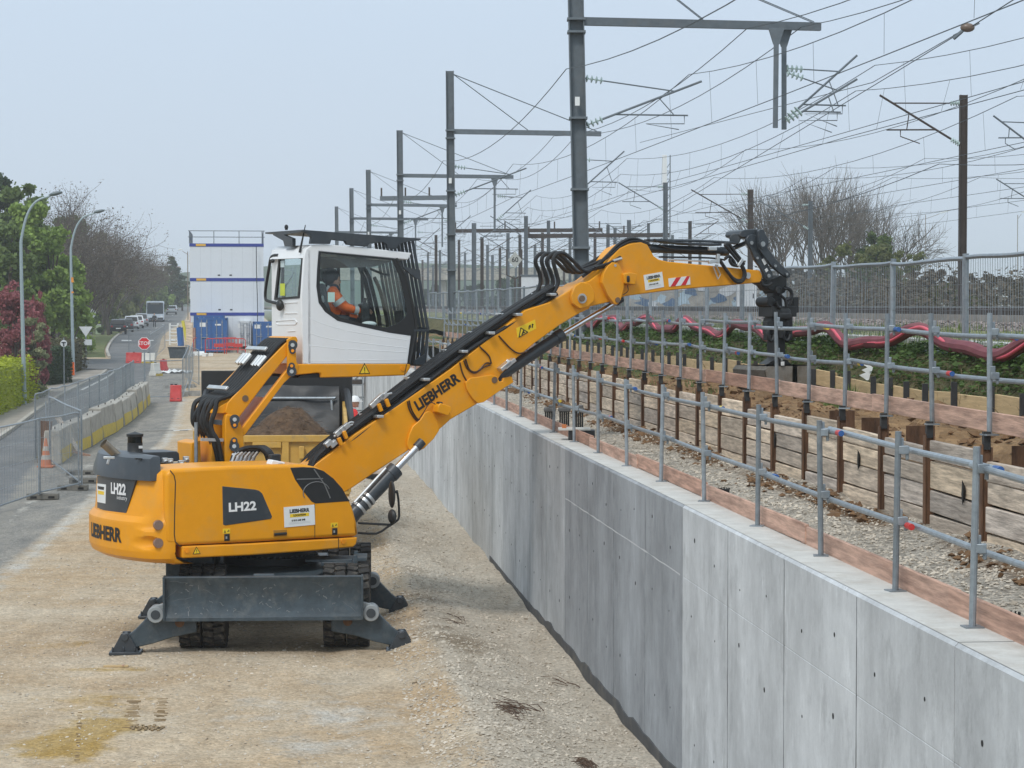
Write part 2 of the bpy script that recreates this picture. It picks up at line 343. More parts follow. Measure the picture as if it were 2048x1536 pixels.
def ground_material(name, base, base2, fine=(0.7, 1.25), zones=(), rough=.95, bump=.5, pebble=26.):
    m = bpy.data.materials.new(name); m.use_nodes = True; N, L = m.node_tree.nodes, m.node_tree.links
    b = N['Principled BSDF']; b.inputs['Roughness'].default_value = rough; b.inputs['Specular IOR Level'].default_value = .2
    tc = N.new('ShaderNodeTexCoord'); v = tc.outputs['Object']
    def noise(s, d=8, r=.65, st=None):
        n = N.new('ShaderNodeTexNoise'); n.inputs['Scale'].default_value = s; n.inputs['Detail'].default_value = d; n.inputs['Roughness'].default_value = r
        if st:
            mp = N.new('ShaderNodeMapping'); mp.inputs['Scale'].default_value = st; mp.inputs['Rotation'].default_value = (0, 0, -.12); L.new(v, mp.inputs['Vector']); L.new(mp.outputs[0], n.inputs['Vector'])
        else: L.new(v, n.inputs['Vector'])
        return n.outputs['Fac']
    def rng(x, a, c, lo=0., hi=1.):
        r = N.new('ShaderNodeMapRange'); r.inputs['From Min'].default_value = a; r.inputs['From Max'].default_value = c; r.inputs['To Min'].default_value = lo; r.inputs['To Max'].default_value = hi; L.new(x, r.inputs['Value']); return r.outputs[0]
    def mixc(f, A, B):
        x = N.new('ShaderNodeMix'); x.data_type = 'RGBA'; L.new(f, x.inputs['Factor'])
        for s, k in ((A, 'A'), (B, 'B')):
            if isinstance(s, tuple): x.inputs[k].default_value = (*s, 1)
            else: L.new(s, x.inputs[k])
        return x.outputs['Result']
    def mul(a, c):
        x = N.new('ShaderNodeMath'); x.operation = 'MULTIPLY'; L.new(a, x.inputs[0])
        if isinstance(c, float): x.inputs[1].default_value = c
        else: L.new(c, x.inputs[1])
        return x.outputs[0]
    col = mixc(rng(noise(.35, 9, .72), .38, .62), base, base2)
    stk = N.new('ShaderNodeVectorMath'); stk.operation = 'SCALE'; L.new(col, stk.inputs[0]); L.new(mul(rng(noise(2.6, 8, .7, (1, .10, 1)), .3, .7, .88, 1.12), rng(noise(.9, 7, .7), .3, .7, .9, 1.1)), stk.inputs['Scale']); col = stk.outputs[0]
    for (attr, c1, c2, edge) in zones:
        a = N.new('ShaderNodeAttribute'); a.attribute_name = attr
        ad = N.new('ShaderNodeMath'); ad.operation = 'ADD'; L.new(a.outputs['Fac'], ad.inputs[0]); L.new(rng(noise(1.1, 9, .7), .25, .75, -edge, edge), ad.inputs[1])
        f = rng(ad.outputs[0], .3, .7); zc = mixc(rng(noise(1.7, 9, .7, (1, .25, 1)), .36, .66), c1, c2)
        gate = rng(a.outputs['Fac'], .02, .12); col = mixc(mul(f, gate), col, zc)
    vo = N.new('ShaderNodeTexVoronoi'); vo.inputs['Scale'].default_value = pebble; L.new(v, vo.inputs['Vector'])
    vs_ = N.new('ShaderNodeSeparateColor'); L.new(vo.outputs['Color'], vs_.inputs[0])
    f1 = rng(vs_.outputs[0], 0, 1, fine[0], fine[1]); f2 = rng(noise(55., 4, .7), .3, .7, .86, 1.14); f3 = rng(noise(4., 8, .7), .3, .7, .90, 1.10)
    sc = N.new('ShaderNodeVectorMath'); sc.operation = 'SCALE'; L.new(col, sc.inputs[0]); L.new(mul(mul(f1, f2), f3), sc.inputs['Scale'])
    L.new(sc.outputs[0], b.inputs['Base Color'])
    bu = N.new('ShaderNodeBump'); bu.inputs['Strength'].default_value = bump; bu.inputs['Distance'].default_value = .03
    ah = N.new('ShaderNodeMath'); ah.operation = 'ADD'; L.new(rng(vo.outputs['Distance'], 0, .6, 1, 0), ah.inputs[0]); L.new(mul(noise(14., 8, .7), 1.6), ah.inputs[1])
    L.new(ah.outputs[0], bu.inputs['Height']); L.new(bu.outputs[0], b.inputs['Normal'])
    MATS[name] = m; return m
TAN, TAN2 = (.425, .308, .192), (.52, .43, .32)
M_GROUND = ground_material('compacted limestone', TAN, TAN2, (.80, 1.19), zones=(
    ('asph', (.315, .29, .252), (.19, .184, .172), .14), ('grav', (.43, .365, .285), (.51, .455, .375), .3),
    ('ochre', (.36, .225, .062), (.44, .32, .16), .6), ('dark_and_shade', (.235, .185, .13), (.29, .235, .17), .35), ('white', (.53, .50, .45), (.43, .39, .33), .45)))  # the dark brown zone also paints the shade under the machine
M_ASPH = ground_material('asphalt', (.145, .148, .152), (.185, .183, .178), (.9, 1.1), zones=(('dust', (.30, .275, .235), (.215, .205, .19), .3),), bump=.12, pebble=60.)
M_PAVE = ground_material('pavement', (.30, .262, .222), (.345, .31, .27), (.92, 1.08), bump=.12, pebble=50.)
M_GRAVEL = ground_material('loose gravel', (.45, .395, .325), (.51, .465, .40), (.55, 1.35), zones=(('soil', (.155, .090, .045), (.215, .135, .075), .35),), bump=1., pebble=24.)
M_SOIL = ground_material('excavated soil', (.17, .095, .045), (.35, .22, .115), (.8, 1.2), zones=(('dark_and_shade', (.10, .06, .033), (.17, .105, .06), .3), ('grass', (.04, .07, .02), (.09, .12, .04), .3)), bump=1., pebble=9.)
M_BANK = ground_material('bank earth', (.085, .085, .035), (.14, .12, .06), (.7, 1.3), bump=1., pebble=12.)
M_VERGE = ground_material('grass verge', (.17, .20, .06), (.32, .29, .19), (.8, 1.2), bump=.6, pebble=14.)
M_BALLAST = ground_material('railway ballast', (.205, .165, .15), (.29, .25, .235), (.45, 1.5), bump=1., pebble=13.)
M_FIELD = ground_material('field', (.09, .12, .035), (.17, .17, .075), (.85, 1.15), bump=.5, pebble=3.)
def lin(a, b, n): return [a + (b - a) * i / (n - 1) for i in range(n)]
def ss(a, b, x):
    t = min(1, max(0, (x - a) / (b - a))); return t * t * (3 - 2 * t)
xdust = interp([15, 37, 51, 75, 100, 120, 170], [-6.6, -8.45, -9.6, -11.6, -14.8, -17.5, -25.5])
xbar = interp([20, 51, 63, 71.2, 78.6, 87, 100, 128, 170, 245, 320, 400, 520, 900], [-6.6, -10.9, -12.9, -13.5, -14.1, -14.9, -16.4, -20.3, -26.5, -37.5, -46.5, -57, -72, -120])
xleft = interp([20, 40, 74, 108, 128, 170, 245, 320, 400, 520, 900], [-9.5, -12.2, -16.8, -21.5, -23.2, -30.5, -42.5, -52.5, -63.5, -80, -130])
def zground(x, y, o):
    z = zr(y)
    k = 1 - ss(60, 85, y)
    z += k * (.16 * math.exp(-((o + 1.75) / .42)**2) + .05 * math.exp(-((o + 1.1) / .3)**2) - .13 * ss(-1.5, -.2, o)) * (1 + .35 * hn(x, y, .9))
    z += (.018 * hn(x, y, 1.1) + .012 * hn(x, y, 3.1)) * ss(-60, -8, o) * k
    # tyre ruts on the track
    for ro in (-3.1, -2.35): z -= k * .022 * math.exp(-((o - ro) / .13)**2) * (1 - ss(27, 31, y))
    if x < xleft(y) - 2.6 and not 129 < y < 153: z += .9 * ss(0, 9, xleft(y) - 2.6 - x) + .03 * max(0, min(60, xleft(y) - 11 - x))
    return z
def a_asph(x, y, o):
    return min(1, max(0, (xdust(y) - x) / .7 + .5)) if x > xleft(y) - 3 and y < 135 else (.0 if y < 135 else .25)
def blob(x, y, px, py, rx, ry, ang=0):
    c = G(px, py); dx, dy = x - c.x, y - c.y; ca, sa = math.cos(ang), math.sin(ang); u, w_ = dx * ca + dy * sa, -dx * sa + dy * ca
    return math.exp(-(u / rx)**2 - (w_ / ry)**2)
def a_ochre(x, y, o):
    if y > 31: return 0.
    return min(1., .8 * blob(x, y, 165, 1470, .38, 1.3) + .75 * blob(x, y, 225, 1455, .22, .6) + .7 * blob(x, y, 270, 1337, .85, .22, .1) + .8 * blob(x, y, 300, 1458, .22, .10) + .6 * blob(x, y, 200, 1400, .6, .5) + .55 * blob(x, y, 90, 1490, .5, .8) + .35 * blob(x, y, 130, 1290, .8, .6))
def a_dark_and_shade(x, y, o):
    t = .55 * math.exp(-((o + 1.45) / .5)**2) * (1 - ss(70, 90, y)) * (.6 + .5 * hn(x, y, .35)) if o > -4 else 0  # darker band along the gravel crest
    if y < 36: t += .55 * blob(x, y, 790, 1215, .45, .5) + .30 * blob(x, y, 855, 1420, .16, 5., .04) + .35 * blob(x, y, 520, 1300, 1.4, .8)  # two darker patches; the last blob paints the shade under the machine
    if -9 < o: t += (.30 * math.exp(-((o + 2.72) / .2)**2) + .22 * math.exp(-((o + 4.9) / .22)**2) + .2 * math.exp(-((o + 6.6) / .3)**2)) * (1 - ss(50, 70, y)) * (.7 + .5 * hn(x, y, .6))
    if y < 31: t += .5 * blob(x, y, 268, 1410, .05, .8, .1) + .5 * blob(x, y, 325, 1415, .05, .7, .1)
    return max(0., min(1., t))
def a_grav(x, y, o): return ss(-2.1, -1.5, o) * (1 - .0 * y) if y < 90 else ss(-6, -2, o) * .5
def a_white(x, y, o):
    s = .75 * math.exp(-((x - xdust(y) - .12) / .22)**2) * (1 - ss(100, 118, y))
    s += .5 * math.exp(-((x - xdust(y) + 1.2) / .16)**2) * (1 - ss(75, 95, y))
    if y < 31: s += .30 * blob(x, y, 560, 1420, 1.2, 2.4) + .30 * blob(x, y, 700, 1480, .8, 2.5)
    return min(1, s)
ys_n = lin(6, 62, 226) + lin(62.6, 125, 105)[0:] + lin(128, 400, 60) + [450, 520, 700, 900]
of_n = [-400, -240, -150, -100, -75, -60, -50, -42, -36, -31, -27, -24, -21, -18.5, -16.5] + lin(-15, -4.2, 37) + lin(-4, 0.02, 32)
ground = sweep('ground', ys_n, of_n, zground, M_GROUND, {'asph': a_asph, 'ochre': a_ochre, 'dark_and_shade': a_dark_and_shade, 'grav': a_grav, 'white': a_white})
# grassy left hillside cover and far field
hillside = sweep('hillside', lin(80, 520, 50) + [700, 900], lin(0, 1, 14), lambda x, y, o: zground(x, y, x - xw(y)) + (.03 if not 129 < y < 153 else -.02) + (.06 * hn(x, y, .4) + .06 if not 129 < y < 153 else 0), M_FIELD, xf=lambda y, o: xleft(y) - (2.8 if y < 131 else .3) - 170 * o**1.7)
field = MB().box((0, 1200, -2.0), (3600, 3400, 1.0)).build('field', M_FIELD, kind='structure')
# road, pavement, kerb, markings
road_y = lin(30, 520, 110) + [700, 900]
road = sweep('road', road_y, lin(0, 1, 12), lambda x, y, o: zr(y) + .035 - .05 * ss(.93, 1, o), M_ASPH, {'dust': lambda x, y, o: (1 - ss(40, 75, y)) * .42 + .9 * ss(.8, 1, o) + .35 * (1 - ss(0, .12, o))}, xf=lambda y, o: xleft(y) + (xbar(y) - .12 - xleft(y)) * o)
side_road = sweep('side_road', lin(133, 149, 5), lin(-75, 0, 9), lambda x, y, o: zr(y) + .05 + max(0, .012 * (xleft(y) - x - 4)), M_ASPH, {'dust': lambda x, y, o: .2}, xf=lambda y, o: xleft(y) + 1 + o)
pav = sweep('pavement', lin(30, 131, 60), [0, .5, 1], lambda x, y, o: zr(y) + .13, M_PAVE, xf=lambda y, o: xleft(y) - .16 - 2.4 * (1 - o))
kb = MB(); kl = lin(30, 131, 70)
for a, c in zip(kl[:-1], kl[1:]): kb.bar((xleft(a) - .08, a, zr(a) + .06), (xleft(c) - .08, c, zr(c) + .06), .16, .18)
kb.build('kerb', CONB, smooth=0, kind='structure')
kb = MB(); kl = lin(152, 240, 40)
for a, c in zip(kl[:-1], kl[1:]): kb.bar((xleft(a) - .08, a, zr(a) + .06), (xleft(c) - .08, c, zr(c) + .06), .2, .2)
kb.build('kerb', CONB, smooth=0, kind='structure')
mk = MB()
PAINT = mat('road marking paint', (.62, .62, .60), .8, var=.12, dirt=(.3, .3, .3), dscale=4, damt=.7)
for i in range(6):
    x0 = -38.6 + i * 1.9; y0 = 201 + (i - 3) * .5
    mk.add([(x0, y0, zr(y0) + .05), (x0 + .9, y0, zr(y0) + .05), (x0 + .05, y0 + 5, zr(y0 + 5) + .05), (x0 - .85, y0 + 5, zr(y0 + 5) + .05)], [(0, 1, 2, 3)])
for y0 in (250, 275, 300, 330, 365): 
    x0 = xleft(y0) * .45 + xbar(y0) * .55
    mk.add([(x0, y0, zr(y0) + .05), (x0 + .14, y0, zr(y0) + .05), (x0 - .25, y0 + 4, zr(y0 + 4) + .05), (x0 - .4, y0 + 4, zr(y0 + 4) + .05)], [(0, 1, 2, 3)])
for a, c in zip(lin(112, 132, 8)[:-1], lin(112, 132, 8)[1:]):
    mk.add([(xleft(a) + .35, a, zr(a) + .05), (xleft(a) + .5, a, zr(a) + .05), (xleft(c) + .5, c, zr(c) + .05), (xleft(c) + .35, c, zr(c) + .05)], [(0, 1, 2, 3)])
mk.build('road_marking', PAINT, smooth=0, kind='structure')
# ---- retaining wall side
WTOP = 2.55
def zgr(x, y, o): return 2.47 + .035 * ss(.5, 1.7, o) + .03 * hn(x, y, 2.) + .10 * ss(1.35, 1.72, o) * (.6 + .6 * hn(x, y, 1.1)) + (zr(y) * .0)
YS = lin(7, 70, 190) + lin(71, 150, 40)
gravel = sweep('gravel_strip', YS, lin(.40, 1.80, 14), zgr, M_GRAVEL, {'soil': lambda x, y, o: min(1, math.exp(-((o - 1.52) / .20)**2) * (.75 + .55 * hn(x, y, .8)))})
def zso(x, y, o): return 3.05 + .09 * hn(x, y, 1.3) + .09 * hn(x, y, 3.3) - .10 * max(0, hn(x, y, .55)) + .12 * math.exp(-((o - 3.0) / .7)**2) * hn(x, y, .7) - .16 * math.exp(-((o - 2.3) / .3)**2) + .10 * ss(3.5, 4.2, o)
soil = sweep('trench_soil', YS, lin(1.84, 4.27, 34), zso, M_SOIL, {'dark_and_shade': lambda x, y, o: min(1, .75 * math.exp(-((o - 2.1) / .3)**2) + .75 * max(0, hn(x, y, .9))), 'grass': lambda x, y, o: ss(34, 44, y) * max(0, .55 + .6 * hn(x, y, 1.2)) * .9})  # here only darker soil near the planks and in random spots
def zbk(x, y, o):
    return 3.30 + .47 * ss(4.30, 4.85, o) + .04 * hn(x, y, 2.) - .03 * ss(5.1, 5.6, o) + .05 * hn(x, y, .8)
bank = sweep('bank', YS, lin(4.34, 5.2, 10), zbk, M_BANK)
ZBAL = 4.12
verge = sweep('grass_verge', YS + lin(155, 520, 40), lin(5.2, 6.75, 6), lambda x, y, o: 3.84 + .13 * (o - 5.2) + .03 * hn(x, y, 1.), M_VERGE)
ballast = sweep('ballast_bed', YS + lin(155, 900, 60), [6.75, 7.0, 7.25, 7.5, 8, 9, 10, 11, 12, 13, 14.5, 16, 18, 20, 22, 24, 27, 30], lambda x, y, o: 4.03 + (ZBAL - 4.03) * ss(6.7, 7.5, o) + .02 * hn(x, y, 2.5), M_BALLAST)
rfield = sweep('railside_field', lin(7, 150, 30) + lin(160, 900, 30), [30, 33, 40, 60, 100, 200, 400], lambda x, y, o: ZBAL - .05 + .05 * hn(x, y, .2), M_FIELD)
fill = MB()
for a, c in zip(YS[:-1], YS[1:]): fill.add([(xw(a) + .42, a, 2.47), (xw(a) + .42, a, -.6), (xw(c) + .42, c, -.6), (xw(c) + .42, c, 2.47)], [(0, 1, 2, 3)])
# concrete retaining wall: panels between joints, swept along the curve with a chamfered top
def concrete_mat():
    m = bpy.data.materials.new('cast concrete'); m.use_nodes = True; N, L = m.node_tree.nodes, m.node_tree.links
    b = N['Principled BSDF']; b.inputs['Roughness'].default_value = .72; b.inputs['Specular IOR Level'].default_value = .3
    oi = N.new('ShaderNodeObjectInfo'); tc = N.new('ShaderNodeTexCoord'); v = tc.outputs['Object']
    def noise(s, st=(1, 1, 1), d=8, r=.65):
        n = N.new('ShaderNodeTexNoise'); n.inputs['Scale'].default_value = s; n.inputs['Detail'].default_value = d; n.inputs['Roughness'].default_value = r
        mp = N.new('ShaderNodeMapping'); mp.inputs['Scale'].default_value = st; L.new(v, mp.inputs[0]); L.new(mp.outputs[0], n.inputs['Vector']); return n.outputs['Fac']
    def rng(x, a, c, lo, hi):
        r = N.new('ShaderNodeMapRange'); r.inputs['From Min'].default_value = a; r.inputs['From Max'].default_value = c; r.inputs['To Min'].default_value = lo; r.inputs['To Max'].default_value = hi; L.new(x, r.inputs['Value']); return r.outputs[0]
    def mul(a, c):
        x = N.new('ShaderNodeMath'); x.operation = 'MULTIPLY'; L.new(a, x.inputs[0]); L.new(c, x.inputs[1]); return x.outputs[0]
    f = mul(mul(rng(noise(.7, (1, 1, .8), 8, .7), .32, .68, .70, 1.22), rng(noise(1.3, (1.5, 1.5, .4), 9, .75), .32, .68, .86, 1.12)), mul(rng(noise(7., (1, 1, .6), 6), .25, .75, .92, 1.07), rng(noise(60., d=3), .2, .8, .95, 1.05)))
    sp = rng(noise(16., (1, 1, .6), 2, .5), .76, .82, 1., .45); f = mul(f, sp)
    f = mul(f, rng(noise(1.9, (1, 1, .55), 9, .78), .54, .60, 1., .86)); f = mul(f, rng(noise(3.1, (1, 1, .35), 9, .8), .57, .66, 1., 1.16))
    lt = rng(noise(5., (2.5, 2.5, .3), 5, .7), .62, .72, 1., 1.35); f = mul(f, lt)
    sc = N.new('ShaderNodeVectorMath'); sc.operation = 'SCALE'; L.new(oi.outputs['Color'], sc.inputs[0]); L.new(f, sc.inputs['Scale']); L.new(sc.outputs[0], b.inputs['Base Color'])
    bu = N.new('ShaderNodeBump'); bu.inputs['Strength'].default_value = .12; bu.inputs['Distance'].default_value = .02; L.new(noise(22.), bu.inputs['Height']); L.new(bu.outputs[0], b.inputs['Normal'])
    return m
M_CONC = concrete_mat()
M_CAP = mat('pale concrete top', (.56, .545, .51), .85, var=.14, scale=5, dirt=(.36, .31, .25), dscale=3, damt=.6, bump=.2, bscale=30)
M_TAR = mat('bitumen footing', (.06, .062, .066), .75, var=.3, scale=6, dirt=(.20, .18, .15), dscale=4, damt=.6)
M_HOLE = mat('shadowed hole filler', (.018, .018, .018), .9)
M_SEAM = mat('joint sealant', (.20, .21, .22), .9, var=.5, scale=2.5, contrast=2.)
M_LAIT = mat('white laitance line', (.55, .56, .57), .8, var=.2, scale=20)
wall = thing('retaining_wall', 'long curving grey cast concrete retaining wall with chamfered pale top', 'concrete wall')
fill.build('backfill_face', M_CONC, wall)
def wpt(y, o, z):
    t = (xw(y + .05) - xw(y - .05)) / .1; n = Vector((1, -t, 0)).normalized()
    return Vector((xw(y), y, z)) + n * o
joints = [3.8, 12.3, 20.85, 29.4, 37.6, 45.5, 53.5, 61.5, 72, 84, 96, 110, 125, 140, 152]
tones = [(.50, .515, .53), (.54, .555, .57), (.315, .33, .35), (.42, .435, .45), (.50, .515, .525), (.57, .58, .585), (.58, .59, .595)]
PROF = [(.43, -.6), (0, -.6), (0, 1.885), (.002, 1.888), (.002, 1.893), (0, 1.896), (0, WTOP - .02), (.02, WTOP), (.43, WTOP)]
for j in range(len(joints) - 1):
    y0, y1 = joints[j] + .008, joints[j + 1] - .008; ns = max(4, int((y1 - y0) / .7)); b = MB(); yy = lin(y0, y1, ns)
    dz = (zr((y0 + y1) / 2))
    # panels: three tall formwork boards each, with a slim recessed seam between them
    edges = []; nb = 4; L_ = y1 - y0
    stations = []
    for y in yy: stations.append((y, 0))
    for q in range(1, nb):
        ym = y0 + L_ * q / nb; stations += [(ym - .014, 0), (ym - .006, .012), (ym + .006, .012), (ym + .014, 0)]
    stations.sort()
    n = len(PROF); vs, fs = [], []; sm_ = MB()
    for q in range(1, nb):
        ym = y0 + L_ * q / nb; sm_.prism([wpt(ym - .005, -.0015, -.3), wpt(ym + .005, -.0015, -.3), wpt(ym + .005, -.0015, WTOP - .022), wpt(ym - .005, -.0015, WTOP - .022)], (.02, 0, 0))
    sm_.build('formwork_seam', M_SEAM, wall, smooth=0, kind='stuff')
    for y in (joints[j],): MB().add([wpt(y - .012, .004, -.3), wpt(y + .012, .004, -.3), wpt(y + .012, .004, WTOP - .04), wpt(y - .012, .004, WTOP - .04)], [(3, 2, 1, 0)]).build('joint_seal', M_SEAM, wall, smooth=0)
    for (y, ins) in stations:
        for (o, z) in PROF:
            oo = o + (ins if (o < .05 and z > -.5 and z < WTOP - .05) else 0)
            p = wpt(y, oo, z); vs.append(p)
    for i in range(len(stations) - 1):
        for k in range(n - 1): a = i * n + k; fs.append((a, a + n, a + n + 1, a + 1))
    fs.append(tuple(range(n))); fs.append(tuple(range(len(vs) - 1, len(vs) - 1 - n, -1)))
    b.add(vs, fs); o = b.build('wall_panel', M_CONC, wall, smooth=30)
    t = tones[min(j, len(tones) - 1)] if j < 7 else (.58, .59, .595); o.color = (*t, 1)
    cb = MB()                                     # pale top skin, slightly inside the arris
    n2 = len(yy)
    cb.add([q for y in yy for q in (wpt(y, .022, WTOP + .004), wpt(y, .44, WTOP + .004))], [(2 * i, 2 * i + 1, 2 * i + 3, 2 * i + 2) for i in range(n2 - 1)])
    cb.build('wall_top', M_CAP, wall, smooth=30)
    if j < 6:                                     # tie holes: shallow dark cones in rows
        hb = MB()
        for q in range(nb):
            for fz in (.55, 1.55, 2.2):
                for fy in (.3, .75):
                    y = y0 + L_ * (q + fy) / nb + U(-.1, .1); z = fz + U(-.12, .12); r = U(.008, .022)
                    hb.tube([wpt(y, -.003, z), wpt(y, .02, z)], r, 8)
        hb.build('tie_hole', M_HOLE, wall, kind='stuff')
tar = MB(); ty = lin(20, 40, 60)
for a, c in zip(ty[:-1], ty[1:]):
    h0, h1 = .01 + .06 * hn(a, 0, 3), .01 + .06 * hn(c, 0, 3); h0 = max(-.05, h0 - .1 * ss(30, 36, a)); h1 = max(-.05, h1 - .1 * ss(30, 36, c))
    tar.add([wpt(a, -.012, -.4), wpt(c, -.012, -.4), wpt(c, -.010, h1), wpt(a, -.010, h0), wpt(a, .0, h0 + .006), wpt(c, .0, h1 + .006)], [(3, 2, 1, 0), (4, 5, 2, 3)])
tar.build('tar_footing', M_TAR, wall)
lt = MB()
for (a, c) in ((20.95, 29.3),):
    yy = lin(a, c, 30)
    for p, q in zip(yy[:-1], yy[1:]): lt.add([wpt(p, -.003, 1.884 + .01 * hn(p, 1, 4)), wpt(q, -.003, 1.884 + .01 * hn(q, 1, 4)), wpt(q, -.003, 1.898 + .008 * hn(q, 2, 5)), wpt(p, -.003, 1.898 + .008 * hn(p, 2, 5))], [(3, 2, 1, 0)])
lt.build('laitance_line', M_LAIT, wall)
# ------------------------------------------------------------------ guardrails
CAPR = RED; CAPB = mat('blue pipe end paint', (.03, .10, .30), .5); CAPY = mat('yellow pipe end paint', (.75, .55, .05), .5)
def guardrail(name, label, ys, off, zb, zt, zrails, boards, zboard, hb):
    g = thing(name, label, 'guardrail')
    def P(y, o, z): return wpt(y, off + o, z)
    for i, y in enumerate(ys):
        ln = U(-.018, .018); ln2 = U(-.02, .02)
        p0, p1 = P(y, 0, zb(y)), P(y + ln, ln2, zt(y) + U(-.02, .03))
        MB().tube([p0, p1], .0215, 10).build('post', GALV, g)
        MB().box(p0 + Vector((0, 0, .006)), (.11, .11, .012), rz=U(-.4, .4)).build('base_plate', GALV, g)
        for z in zrails:
            c = p0.lerp(p1, (z + zb(y) - p0.z) / (p1.z - p0.z))
            MB().box(c + Vector((.035, 0, 0)), (.07, .05, .055), rz=U(-.3, .3)).box(c + Vector((.02, U(-.02, .02), .05)), (.04, .010, .055)).box(c + Vector((.06, .0, -.04)), (.022, .024, .05)).build('coupler', GALV, g, bevel=.006)
    for k, z in enumerate(zrails):                # rails: pieces of two bays, ends overlap past a post
        i = 0 if k == 0 else 1; n = 0
        if i == 1:
            i = 0
        while i < len(ys) - 1:
            st = 2 if (i or k == 0) else 1; j = min(i + st, len(ys) - 1); lo = .066 + (.055 if n % 2 else 0); s = U(-.03, .03)
            a, c = P(ys[i] - U(.12, .35), lo, zb(ys[i]) + z + s - .02 * (n % 2)), P(ys[j] + U(.12, .35), lo, zb(ys[j]) + z + U(-.04, .03) - .02 * (n % 2))
            mid = a.lerp(c, .5) + Vector((xw((a.y + c.y) / 2) - (xw(a.y) + xw(c.y)) / 2, 0, -.012))
            r = MB().tube([a, mid, c], .0205, 10, smooth=4).build('rail_tube', GALV, g)
            d = (c - a).normalized(); cc = RNG.choice([CAPR, CAPR, CAPB, CAPY, None])
            if cc: MB().tube([a - d * .004, a + d * .10], .0218, 10).build('end_cap', cc, r)
            if cc and RNG.random() < .5: MB().tube([a - d * .012, a - d * .004], .022, 10).build('end_plug', CAPB, r)
            i, n = j, n + 1
    y = ys[0] - .5
    while y < ys[-1] - .5:                         # toe boards behind the posts
        L_ = boards * U(.92, 1.08); a, c = P(y, .055, 0), P(y + L_, .055, 0); sh = U(-.0, .028) if boards else 0
        za, zc = zb(y) + zboard + U(-.012, .012), zb(y + L_) + zboard + U(-.012, .012)
        a.z, c.z = za + hb / 2, zc + hb / 2; v = c - a; off_ = Vector((sh + .004, 0, 0))
        m = (a + c) / 2; bw = MB().box((0, 0, 0), (v.length + .16, .032, hb)).build('toe_board', WOODR, g, loc=m + off_, bevel=.004, bseg=1)
        bw.rotation_euler = v.to_track_quat('X', 'Z').to_euler()
        y += L_
    return g
Y1 = [10.2, 11.4, 12.85, 14.5, 16.55, 18.8, 21.2, 23.6, 25.9, 28.2, 30.5]
while Y1[-1] < 74: Y1.append(Y1[-1] + 2.3)
guard1 = guardrail('wall_guardrail', 'galvanised tube guardrail with toe boards along the concrete wall top', Y1, .27, lambda y: WTOP, lambda y: WTOP + 1.02, (.92, .46), 4.0, .0, .15)
PILES = [8.4, 9.8, 11.2, 12.5, 13.9, 15.4, 17.2, 18.75, 20.2, 21.7]
while PILES[-1] < 72: PILES.append(PILES[-1] + 1.48)
guard2 = guardrail('pile_guardrail', 'galvanised tube guardrail standing on the rusty piles of the plank wall', PILES, 1.75, lambda y: 3.40, lambda y: 4.33, (.80, .46), 4.3, .015, .155)
# ------------------------------------------------------------------ near plank wall between rusty piles
lag = thing('plank_wall', 'old brown timber plank wall held between rusty steel piles', 'timber wall')
for i, y in enumerate(PILES):
    b = MB(); t = (xw(y + .1) - xw(y - .1)) / .2; ang = -math.atan(t)
    R = Matrix.Rotation(ang, 3, 'Z'); c = wpt(y, 1.725, 0)
    for (dx, sx, sy) in ((-.038, .012, .06), (.038, .012, .06), (0, .07, .012)): b.box(c + R @ Vector((dx, 0, 2.87)), (sx, sy, .90 + U(-.03, .03)), rz=ang)
    b.build('steel_pile', RUST, lag)
    MB().box(c + Vector((0, 0, 3.36)), (.055, .05, .14), rz=ang).build('post_socket', PILEB, lag)
    b = MB()                                       # rusty pile head standing behind in the soil
    if y < 23.5 and i % 5 != 2:
        hb_ = wpt(y + .52 + U(-.1, .1), 2.12 + U(-.06, .1), 3.0)
        b.box(hb_ + Vector((0, 0, .11)), (.25, .02, .36), rz=ang).box(hb_ + Vector((.125, .1, .11)), (.02, .2, .36), rz=ang)
        b.build('pile_head', RUST, lag)
plank_rows = 4
for i in range(len(PILES) - 1):
    a, c = wpt(PILES[i] + .06, 1.74, 0), wpt(PILES[i + 1] - .06, 1.74, 0); v = c - a; far = PILES[i] > 55
    top = 3.24 + U(-.04, .05); z = 2.48; hs = [U(.15, .22) for _ in range(plank_rows)]; s = (top - z) / sum(hs)
    for k, h in enumerate(hs):
        h *= s; m = (a + c) / 2; w = .05
        o = MB(); ch = 0
        e = U(0, .012)
        o.box((0, 0, 0), (v.length, w, h - .008 - e))
        ob = o.build('plank', WOODG, lag, smooth=0, loc=(m.x + U(-.012, .014), m.y, z + h / 2), bevel=.006, bseg=1)
        ob.rotation_euler = (0, U(-.008, .008), math.atan2(v.y, v.x) + U(-.006, .006))
        z += h
# wedges and splits on the planks
for (px, py) in ((1552, 880), (1720, 920), (1640, 870), (1930, 985), (1440, 850)):
    p = GR(1, 1); d = ray(px, py)
    for t in np.linspace(12, 40, 400):
        q = Vector((0, 0, CAMZ)) + d * float(t)
        if q.x > xw(q.y) + 1.715: break
    MB().add([q + Vector((-.02, 0, -.10)), q + Vector((-.02, .05, -.02)), q + Vector((-.02, .02, .10)), q + Vector((-.02, -.035, .03)), q + Vector((.03, .02, 0))], [(0, 1, 4), (1, 2, 4), (2, 3, 4), (3, 0, 4), (3, 2, 1, 0)]).build('plank_split', M_HOLE, lag, smooth=0)
